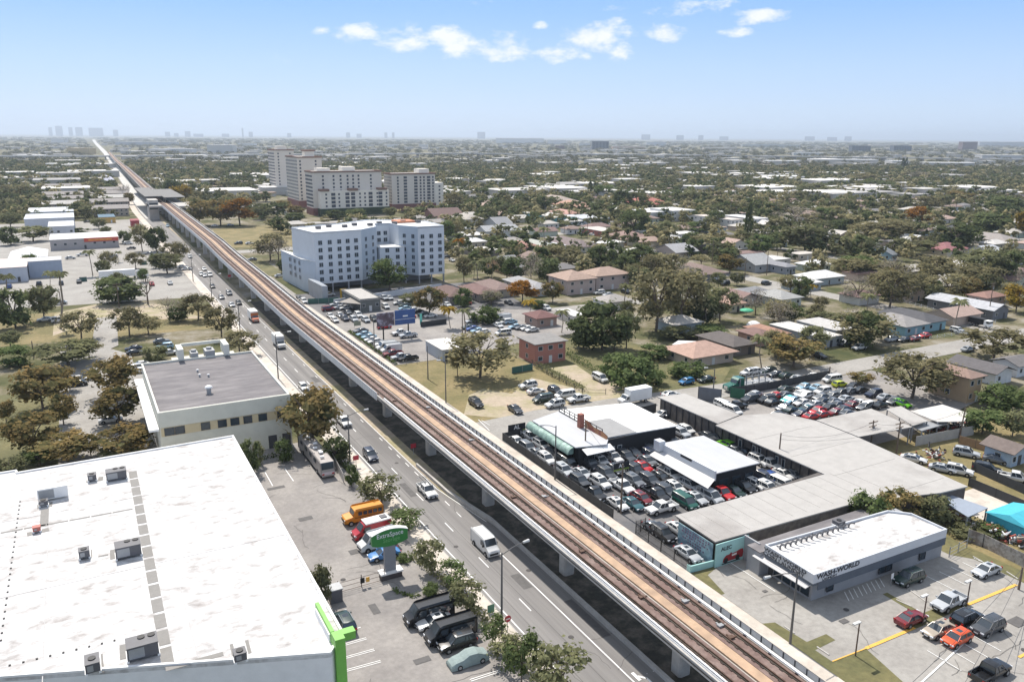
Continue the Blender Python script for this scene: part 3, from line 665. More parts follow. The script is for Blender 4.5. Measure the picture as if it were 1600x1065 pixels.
q = MB(); q.box(-.15, -1.9, 0, .15, 2.2, 3.9); q.build('wall_face', LGREY, gw)

# ---- long grey sheds around the black car yard
SHR = M('shed_roof', (.40, .385, .365), .85, .08, .5, col2=(.27, .25, .235), sc2=.07, thr=(.50, .72), stretch=(1, 1, 1)); SHW = M('shed_wall', (.10, .09, .085), .9, .25, 1.2, col2=(.16, .14, .12), sc2=.4)
sh = thing('long_shed', 'L shaped grey roofed shed wrapped around the black car yard', 'shed', (108, 85, 0))
land('the L shaped grey shed', 108, 85)
SP = [(108.2, 85.6), (108.2, 112.6), (117.0, 114.6), (125.6, 112), (128.4, 104.8), (128.1, 94.5), (125.4, 71), (119, 71.6), (104, 75.6), (75.1, 76.5), (75.4, 85.6)]
SP = [(x - 108, y - 85) for x, y in SP]
q = MB(); q.prism(SP, 3.85, 4.05); q.build('roof', SHR, sh)
q = MB()
for i in range(13): q.box(-31.8 + i * 3.0, -8.0, 4.053, -31.75 + i * 3.0, .4, 4.075)
for i in range(4): q.box(1.0, -10 + i * 9.4, 4.053, 17, -9.95 + i * 9.4, 4.075)
o = q.build('roof_seams', M('shed_seam', (.33, .32, .30), .9, .1, 2), sh); o['kind'] = 'stuff'
q = MB(); q.prism([(1.2, 28.0), (1.2, 47.3), (8.2, 46.3), (8.9, 29.9)], 3.9, 4.1); q.build('roof', SHR, sh)
q = MB(); q.prism([(-32.2, -8.2), (-4, -9.1), (10.8, -13.2), (17.2, -13.8), (20, 9.4), (20.2, 19.5), (17.5, 26.6), (9.4, 29.3), (8, 46), (7.6, 46), (8.6, 29), (2, 27.2), (2, 46.8), (1.7, 46.8), (1.7, 2), (1.7, 2), (-32.2, .2)], 0, 3.84); q.build('wall', SHW, sh)
q = MB()
for k in range(22): x = 1.45; y = 3 + k * 2.0; q.box(x, y, 0, x + .2, y + .12, 3.83)
o = q.build('posts', DGREY, sh); o['kind'] = 'stuff'
for k, y in enumerate((11, 12.6, 17, 18.4, 22)): win(sh, 1.69, y, 1.6, .7, 2.0, -PI / 2)
q = MB(); q.box(-32.35, -8.45, 3.55, -32.15, .5, 3.86); q.build('gutter', RUST, sh)
AQUA = M('aqua_mural', (.36, .60, .58), .8, .05, .8)
mu = thing('mural_wall', 'aqua painted wall with a red car mural and dark lettering', 'mural', (78.2, 76.25, 0))
land('the aqua mural wall', 78, 76)
q = MB(); q.box(-3.2, -.15, 0, 3.1, .0, 3.75); q.build('panel', AQUA, mu)
def car_sil(s=1.0): return [(x * s, z * s) for x, z in [(-1.55, .25), (-1.5, .75), (-1.1, 1.15), (-.55, 1.2), (-.35, 1.45), (-.15, 1.2), (.5, 1.3), (1.1, 1.5), (1.5, 1.45), (1.6, 1.0), (1.55, .3)]]
q = MB(); q.add([(x * 1.25 + .2, -.17, z * 1.15 + .25) for x, z in car_sil()], [tuple(range(11))]); q.build('painted_car', M('mural_red', (.30, .025, .03), .8, .15, 3), mu)
q = MB()
for x in (-1.15, 1.1): q.tube((x, -.172, .75), (x, -.18, .75), .42, .42, 16)
q.box(-1.9, -.178, .25, 1.6, -.171, .42); q.build('painted_wheels', BLACK, mu)
q = MB(); q.add([(-.1, -.175, 1.45), (.9, -.175, 1.55), (.85, -.175, 1.25), (0, -.175, 1.2)], [(0, 3, 2, 1)]); q.build('painted_seat', WHITEW, mu)
lettering('ALEC', .85, LET, mu, (-1.2, -.17, 2.75), 0, bold=True)
mb_ = thing('sign_wall', 'blue printed sign wall facing the railway at the end of the grey shed', 'sign wall', (75.2, 80.8, 0))
q = MB(); q.box(-.12, -3.9, 0, 0, 3.6, 3.5); q.build('panel', M('blue_sign', (.16, .25, .33), .8, .2, 1.2, col2=(.30, .45, .50), sc2=.5), mb_)
q = MB()
for k, (y0, y1, z_) in enumerate([(-3.2, 3.1, 2.95), (-2.6, 2.9, 2.5), (-3.0, 2.4, 2.05), (-1.6, 2.8, 1.6), (-2.2, 1.8, 1.15)]):
    for i in range(int((y1 - y0) / .55)): q.box(-.135, y0 + i * .55, z_, -.122, y0 + i * .55 + R.uniform(.2, .45), z_ + .26)
o = q.build('faded_print', M('mural_purple', (.2, .13, .2), .8, .2, 2), mb_); o['kind'] = 'stuff'
lw = thing('low_wall', 'low aqua wall joining the mural to the sidewalk', 'low wall', (73.4, 76.9, 0))
q = MB(); q.prism([(-2.4, -.15), (2.0, -.5), (2.0, -.3), (-2.2, .05), (-2.2, .6), (-2.4, .6)], 0, 1.1); q.build('wall_face', AQUA, lw)

def roof_on_posts(name, label, cat, pts, h, mat, posts=True, th=.15, wall=False, group=None):
    cx = sum(p[0] for p in pts) / len(pts); cy = sum(p[1] for p in pts) / len(pts)
    r = thing(name, label, cat, (cx, cy, 0), 0, group); L_ = [(x - cx, y - cy) for x, y in pts]
    m = MB(); m.prism(L_, h, h + th); m.build('roof', mat, r)
    I = [(x * .95, y * .95) for x, y in L_]
    if wall: m = MB(); m.prism(I, 0, h - .003); m.build('wall', wall, r)
    elif posts:
        for x, y in I: m = MB(); m.box(x - .1, y - .1, 0, x + .1, y + .1, h); m.build('post', GREYM, r)
    return r
roof_on_posts('canopy', 'wide beige canopy roof behind two wooden utility poles', 'canopy', [(128.7, 95), (129, 105.5), (145.2, 105), (142.9, 93.7)], 3.8, SHR)
roof_on_posts('canopy', 'long pale canopy roof next to the salvage cars', 'canopy', [ca('C3', 740, 160, 3.8), ca('C3', 830, 140, 3.8), ca('C3', 1000, 235, 3.8), ca('C3', 905, 262, 3.8)], 3.8, SHR, posts=True)
roof_on_posts('canopy', 'white canopy roof in front of the tan two storey house', 'canopy', [ca('C3', 890, 172, 3.6), ca('C3', 1090, 130, 3.6), ca('C3', 1255, 185, 3.6), ca('C3', 1225, 235, 3.6), ca('C3', 1060, 238, 3.6)], 3.6, M('pale_roof', (.55, .53, .5), .85, .15, .6))
roof_on_posts('lean_to', 'small grey sheet metal lean-to roof over piled scrap', 'lean-to', [ca('C3', 900, 268, 3), ca('C3', 1020, 232, 3), ca('C3', 1135, 245, 3), ca('C3', 960, 295, 3)], 3.0, GREYM)
roof_on_posts('carport', 'blue-grey metal carport in the junk yard', 'carport', [ca('C3', 1080, 725, 2.8), ca('C3', 1120, 685, 2.8), ca('C3', 1375, 775, 2.8), ca('C3', 1250, 832, 2.8)], 2.8, M('blue_metal', (.28, .32, .38), .5, .06, 1), th=.1)
tt = thing('blue_shelter', 'bright turquoise covered shelter at the right edge of the junk yard', 'shelter', (128.5, 60.5, 0)); land('the bright turquoise shelter', 128.5, 61)
TURQ = M('turquoise_tarp', (.06, .42, .52), .6, .08, 1)
a, b_, c_, d_ = ca('C3', 1380, 800, 3), ca('C3', 1460, 755, 3), ca('C3', 1680, 820, 3), ca('C3', 1680, 890, 3)
X0 = min(a[0], b_[0]) - 128.5; X1 = c_[0] - 128.5 + 2; Y1 = b_[1] - 60.5; Y0 = d_[1] - 60.5
m = MB(); m.add([(X0, Y0, 2.8), (X1, Y0, 2.8), (X1, Y1, 2.8), (X0, Y1, 2.8), (X0 + .4, (Y0 + Y1) / 2, 3.7), (X1, (Y0 + Y1) / 2, 3.7)], [(0, 1, 5, 4), (2, 3, 4, 5), (3, 0, 4), (0, 3, 2, 1)]); m.build('roof', TURQ, tt)
m = MB(); m.box(X0 + .2, Y0 + .3, 0, X1, Y0 + .42, 2.75); m.box(X0 + .2, Y0 + .5, 0, X0 + .32, Y1 - .2, 2.75); m.build('wall', M('turquoise_wall', (.05, .34, .42), .7, .1, 1), tt)
for x in (2.5, 6): win(tt, X0 + x, Y0 + .3, 1.6, .9, .8, frame=FRAMED)

# ---- car dealer buildings inside the black yard
BLK = M('black_wall', (.02, .022, .026), .8, .15, .8)
n1 = thing('dealer_building', 'black walled dealer building with half grey and half white flat roof', 'building', (89, 124, 0)); land('the black dealer building', 88, 124)
q = MB(); q.box(-11.6, -8.6, 0, -4.8, 8.2, 3.9); q.box(-4.79, -7.9, 0, 12, 8.6, 4.0); q.build('wall', BLK, n1)
q = MB(); q.prism([(-12.3, -8.4), (-6.2, -9.8), (-4.6, -8), (-4.4, 10.2), (-12.2, 7.8)], 3.95, 4.15); q.build('roof', M('pale_metal_roof', (.46, .47, .49), .7, .06, .8, stretch=(1, .3, 1)), n1)
q = MB(); q.prism([(-4.3, -7.2), (12, -8.4), (12.3, 7.6), (-4.2, 10.6)], 4.02, 4.22); q.build('white_roof', M('bright_roof', (.72, .72, .71), .8, .05, .5), n1)
q = MB(); q.prism([(-4.2, -7.4), (2.4, -7.6), (2.4, 1.5), (-3.8, 1.8)], 4.225, 4.3); q.build('grey_roof_patch', DROOFP if 'DROOFP' in globals() else M('patch_roof', (.30, .30, .30), .85, .08, .6), n1)
# barrel awning
m = MB(); vs = []; n_ = 6
for y in (-7.8, 8.2):
    for i in range(n_ + 1): w_ = PI / 2 * i / n_; vs.append((-12.3 - 1.25 * math.sin(w_), y, 2.65 + 1.25 * math.cos(w_)))
m.add(vs, [(i, i + 1, n_ + 2 + i, n_ + 1 + i) for i in range(n_)]); m.add(vs[:n_ + 1] + [(-12.3, -7.8, 2.65)], [tuple(range(n_ + 2))]); m.build('barrel_awning', M('green_awning', (.17, .27, .24), .6, .2, 1.2, col2=(.28, .40, .36), sc2=.6, metal=.2), n1)
q = MB(); q.add([(-11.3, -10.9, 3.3), (-5.0, -10.9, 3.3), (-5.0, -9.1, 3.85), (-11.3, -9.1, 3.85), (-11.3, -10.9, 3.2), (-5.0, -10.9, 3.2), (-5.0, -9.1, 3.75), (-11.3, -9.1, 3.75)], [(0, 1, 2, 3), (7, 6, 5, 4), (0, 4, 5, 1), (0, 3, 7, 4), (1, 5, 6, 2)]); q.build('front_canopy', WHITEW, n1)
q = MB()
for z in (4.25, 4.85, 5.45): q.box(-4.62, -6, z, -4.5, 9.8, z + .12)
for k in range(9): q.box(-4.62, -6 + k * 1.95, 4.2, -4.5, -5.86 + k * 1.95, 5.57)
q.build('truss_parapet', DGREY, n1)
q = MB(); q.box(-6.2, -.6, 4.2, -5.2, .4, 7.0); q.build('brick_chimney', M('red_brick', (.30, .12, .09), .9, .2, 2), n1)
q = MB(); q.add([(-5.0, -.5, 4.2), (-5.0, -8, 4.2), (-5.0, -8.2, 4.9), (-5.0, -6.5, 5.3), (-5.0, -3.5, 5.2), (-5.0, -1.5, 5.8), (-5.0, -.5, 5.7)], [(0, 1, 2, 3, 4, 5, 6)]); q.add([(-4.85, -.5, 4.2), (-4.85, -8, 4.2), (-4.85, -8.2, 4.9), (-4.85, -6.5, 5.3), (-4.85, -3.5, 5.2), (-4.85, -1.5, 5.8), (-4.85, -.5, 5.7)], [(6, 5, 4, 3, 2, 1, 0)]); q.build('painted_sign_board', M('orange_sign', (.45, .22, .10), .7, .3, 1.2, col2=(.2, .06, .05), sc2=.6), n1)
win(n1, -3.6, -7.93, 1.4, 1.1, 2.0, frame=FRAMEW); win(n1, -1.8, -7.93, 2.0, .9, .9)
lettering('AUTO SALES', 1.4, GREYM, n1, (-12.1, 0, 4.18), -PI / 2, tilt=0) if False else None
n2 = thing('dealer_office', 'small grey flat roofed office with a white front awning among the cars', 'building', (96.5, 101.5, 0)); land('the small grey roofed office', 96, 101)
q = MB(); q.box(-4.6, -6.6, 0, 5.2, 7.6, 3.9); q.build('wall', BLK, n2)
q = MB(); q.prism([(-4.9, -7.0), (5.4, -7.1), (5.6, 7.8), (-3.9, 8.4)], 3.93, 4.1); q.build('roof', MATS['pale_metal_roof'], n2)
q = MB(); q.box(-5.3, -7.3, 2.9, -4.95, 8.2, 4.7); q.build('front_parapet', FASC, n2)
q = MB(); q.add([(-8.0, -8.7, 2.7), (-5.35, -7.5, 3.3), (-5.35, 8.0, 3.3), (-7.6, 7.6, 2.7), (-8.0, -8.7, 2.6), (-5.35, -7.5, 3.2), (-5.35, 8.0, 3.2), (-7.6, 7.6, 2.6)], [(0, 1, 2, 3), (7, 6, 5, 4), (0, 4, 5, 1), (0, 3, 7, 4), (2, 6, 7, 3)]); q.build('awning', MATS['awning_white'], n2)
for x in (-2.5, .5, 3.5): win(n2, x, -6.6, 1.7, 2.0, 1.5, frame=FRAMED)
q = MB(); q.box(-6.2, 6.6, 3.4, -4.8, 8.2, 5.3); q.build('corner_block', FASC, n2)
q = MB(); q.box(-5.35, -1.4, 4.2, -5.31, 1.6, 4.68); q.build('dark_sign', BLK, n2)

# ---- light blue apartment block
bb = thing('apartment_block', 'light blue seven storey apartment block with white roof beside the railway', 'apartment building', (107, 312, 0)); land('the light blue apartment block', 107, 312)
BLUE = M('pale_blue_wall', (.67, .705, .745), .85, .04, .3); BLUE2 = M('deeper_blue_wall', (.49, .55, .62), .85, .04, .3); GRN = M('pale_green_wall', (.47, .56, .54), .85, .04, .3)
FP = [(79.4, 304), (98.6, 305.5), (107.6, 313.5), (110.5, 324), (117, 324), (117.5, 314), (122.6, 305.5), (134.3, 305.5), (134.6, 326), (124, 336), (112, 341), (96, 331), (76, 325)]
FL = [(x - 107, y - 312) for x, y in FP]
q = MB(); q.prism(FL, 3.7, 23.3); q.build('wall', BLUE, bb)
q = MB(); q.prism(FL, 23.303, 23.5); q.build('roof', M('flat_white_roof', (.68, .68, .67), .85, .06, .3), bb)
ring('parapet', FL, 23.304, 23.9, .3, BLUE, bb)
q = MB(); q.box(-27.4, -7.6, 0, -26.6, 12, 3.69)
for x, y in [(-27.2, -7.7), (-21, -7.5), (-14.5, -7.2), (-9, -6.4), (12, -1), (16, -6.2), (21.5, -6.2), (27, -6.2)]: q.box(x - .25, y - .1, 0, x + .25, y + .5, 3.69)
q.prism([(-25, 4), (25, 4), (25, 11), (-20, 11)], 0, 3.69)
q.build('ground_columns', LGREY, bb)
q = MB(); q.prism([(-30.5, 0), (-27.7, -8.2), (-27.5, 14), (-32, 30)], 0, 12.6); q.build('side_wing', BLUE2, bb)
q = MB(); q.prism([(-31, 0.5), (-27.65, -8.6), (-27.5, 14), (-32.4, 30)], 12.6, 12.8); q.build('wing_roof', MATS['flat_white_roof'], bb)
q = MB(); q.prism([(1.5, .5), (11.5, -1.5), (11.5, 10), (1.5, 10)], 3.7, 15.2); q.build('centre_block', BLUE, bb)
q = MB(); q.prism([(1.3, .3), (11.7, -1.7), (11.7, 9.9), (1.3, 9.9)], 15.2, 15.4); q.build('centre_roof', MATS['flat_white_roof'], bb)
def wall_windows(parent, p, q_, xs, z0, rows, dz, w_, h_, n0=0, frame=FRAMEW, glass=WGLASS, mull=1):
    P_, Q_ = Vector(p), Vector(q_); u = (Q_ - P_).normalized(); rz = math.atan2(u.y, u.x); nn = Vector((u.y, -u.x)) * .08
    for r_ in range(rows):
        for x in xs:
            a_ = P_ + (Q_ - P_) * x + nn; obj('window', win_mesh(w_, h_, frame, glass, mull), parent, (a_.x, a_.y, z0 + r_ * dz), rz)
DG2 = M('dark_window', (.035, .05, .065), .25, 0)
for i_, j_ in ((1, 2), (5, 6)):
    P_, Q_ = Vector(FL[i_]), Vector(FL[j_]); u_ = (Q_ - P_).normalized(); n_ = Vector((u_.y, -u_.x)) * .05
    q = MB(); q.prism([tuple(P_ + n_), tuple(Q_ + n_), tuple(Q_), tuple(P_)], 3.72, 23.85); q.build('darker_wall_face', BLUE2, bb)
kw = dict(z0=5.5, dz=2.85, w_=1.5, h_=1.6, frame=BLUE2, glass=DG2, mull=1)
wall_windows(bb, FL[0], FL[1], [.12, .32, .52, .70, .88], rows=7 - 1, **kw); wall_windows(bb, FL[1], FL[2], [.28, .74], rows=6, **kw)
wall_windows(bb, FL[3], FL[4], [.28, .72], rows=6, **kw); wall_windows(bb, FL[5], FL[6], [.3, .75], rows=6, **kw); wall_windows(bb, FL[6], FL[7], [.17, .5, .83], rows=6, **kw)
wall_windows(bb, FL[11], FL[0], [.2, .55, .8], rows=3, **{**kw, 'z0': 14.2}); wall_windows(bb, (1.5, .48), (11.5, -1.52), [.3, .72], rows=4, **kw)
wall_windows(bb, (-32, 20), (-30.5, 0), [.2, .5, .8], rows=3, **{**kw, 'z0': 5.0})
for i in range(9):
    a_ = (-20 + i * 5.2, 2 + (i % 3) * 5 + i * .3); a_ = (-22 + i * 5.6, 6 + (i % 2) * 4 + i * .6); m = MB(); m.box(a_[0] - 1, a_[1] - .8, 23.52, a_[0] + 1, a_[1] + .8, 24.6); m.build('rooftop_unit', DGREYM, bb)
q = MB(); q.box(14, 12, 23.52, 22, 20, 24.3); q.build('orange_roof_hatch', M('orange_roof', (.5, .2, .11), .8, .1, 1), bb)
gl = thing('entrance_wall', 'grey glazed entrance wall at the avenue end of the light blue block', 'wall', (78.2, 293, 0))
q = MB(); q.prism([(-2, 11), (-1.4, -6.5), (.4, -7.5), (.4, 9)], 0, 6.2); q.build('panel', M('grey_glass_panel', (.33, .36, .40), .4, .15, .5), gl)
fw = thing('boundary_wall', 'white boundary wall in front of the light blue block', 'wall', (105, 288, 0))
q = MB(); q.prism([(-26, -8), (-25.8, -8.2), (-5, -3), (22, 4), (22, 4.3), (-5, -2.7)], 0, 2.2); q.build('wall_face', FASC, fw)

# ---- beige towers
BEI = M('beige_wall', (.70, .64, .57), .85, .04, .1); BEI2 = M('light_beige_wall', (.80, .74, .65), .85, .04, .1); MAR = M('maroon_base', (.22, .10, .09), .85, .1, .1)
BROWNR = M('brown_tile_roof', (.24, .15, .12), .9, .1, .3)
DW = M('dark_grey_window', (.06, .07, .09), .4, 0)  # plain dark blue-grey for windows of towers and far blocks
def tower(label, t0, s0, t1, s1, h, cols, rows, side_cols, step=None, base=5.5, lm=None):
    r = thing('apartment_tower', label, 'apartment tower', ((t0 + t1) / 2, (s0 + s1) / 2, 0), 0, 'beige apartment towers'); w_, d_ = (t1 - t0) / 2, (s1 - s0) / 2
    if lm: land(lm, (t0 + t1) / 2, s0)
    m = MB(); m.box(-w_, -d_, base, w_, d_, h); m.build('wall', BEI, r)
    m = MB(); m.box(-w_ - .5, -d_ - .5, 0, w_ + .5, d_ + .5, base - .01); m.build('base', MAR, r)
    ring('cornice', [(-w_ - .5, -d_ - .5), (w_ + .5, -d_ - .5), (w_ + .5, d_ + .5), (-w_ - .5, d_ + .5)], h - .4, h + .7, .9, BROWNR, r)
    m = MB(); m.box(-w_ + 1, -d_ + 1, h + .01, w_ - 1, d_ - 1, h + .2); m.build('roof', MATS['pale_roof'], r)
    n = 0; dz = (h - base - 2) / rows
    for k in range(rows):
        for x in cols:
            bal = x < 0; x = abs(x)
            obj('balcony' if bal else 'window', win_mesh(3.0 if bal else 1.5, 1.8 if bal else 1.6, BEI2 if bal else BEI, DW, 0, 'balcony' if bal else 'window'), r, (-w_ + 2 * w_ * x, -d_, base + 1.6 + k * dz), 0)
    m = MB()
    for k in range(rows):
        for j in range(side_cols):
            y = d_ - 2 * d_ * (j + .5) / side_cols; m.box(-w_ - .07, y - .65, base + 1 + k * dz, -w_ - .01, y + .65, base + 2.4 + k * dz)
    o = m.build('side_windows', DW, r); o['kind'] = 'stuff'
    return r
t1 = tower('middle beige apartment slab ten storeys tall with a lower balconied front wing', 161, 612, 216, 632, 32.5, [.15, .3, .4, .5, .58, .66, .84], 9, 14, lm='the middle beige apartment slab')
m = MB(); m.box(-24, -17.5, 5.5, 30.5, -10.1, 18.5); m.build('front_wing', BEI2, t1)
m = MB(); m.box(-24.5, -18, 0, 31, -10.6, 5.45); m.build('wing_base', M('hedge_green', (.035, .06, .03), .9, .2, .5), t1)
for x in (-24, -1.5, 22): m = MB(); m.prism([(x, -18.2), (x + 7, -18.2), (x + 7, -12), (x, -12)], 18.51, 20.2); m.build('wing_roof', BROWNR, t1)
for k in range(4):
    for j, x in enumerate([-21, -15.5, -11, -4.5, 0, 5.5, 9.5, 14, 19.5, 22, 27]):
        b_ = j in (1, 3, 4, 7, 9); obj('balcony' if b_ else 'window', win_mesh(3.2 if b_ else 1.4, 2.2 if b_ else 1.5, BEI2, DW, 0, 'balcony' if b_ else 'window'), t1, (x + 1.5, -17.5, 7.4 + k * 2.9), 0)
m = MB(); m.box(-2, -4, 32.7, 8, 6, 36); m.box(-22, -5, 32.7, -12, 4, 35.2); m.build('lift_housing', BEI2, t1)
t2 = tower('right beige apartment tower of nine storeys with a lower right step', 228, 622, 266, 640, 29.5, [.14, -.31, -.55, .66, .74, -.85, .95], 9, 6, lm='the right beige apartment tower')
m = MB(); m.box(19.1, -8.8, 0, 26.5, 8, 22); m.build('side_step', BEI2, t2)
for k in range(6): win(t2, 23, -8.8, 4 + k * 3, 1.5, 1.5, frame=BEI, glass=DW)
m = MB(); m.box(6, -6, 29.7, 15, 5, 33.3); m.build('lift_housing', BEI2, t2)
t3 = tower('tall pale beige apartment tower nearest the railway with rows of small balconies', 169, 688, 190, 728, 41.5, [.12, .75], 12, 16, lm='the tall beige apartment tower')
m = MB(); m.box(-2, -14, 41.7, 6, -5, 46.4); m.build('bell_tower', BEI2, t3); m = MB(); m.prism([(-3, -15), (7, -15), (7, -4), (-3, -4)], 46.41, 47.6); m.build('tower_roof', BROWNR, t3)
t4 = tower('tall beige apartment tower at the far left behind the others', 186, 850, 206, 880, 44.5, [.2, .8], 12, 16)
m = MB(); m.box(-6, -11, 44.7, 4, 0, 48.5); m.build('lift_housing', BEI2, t4)

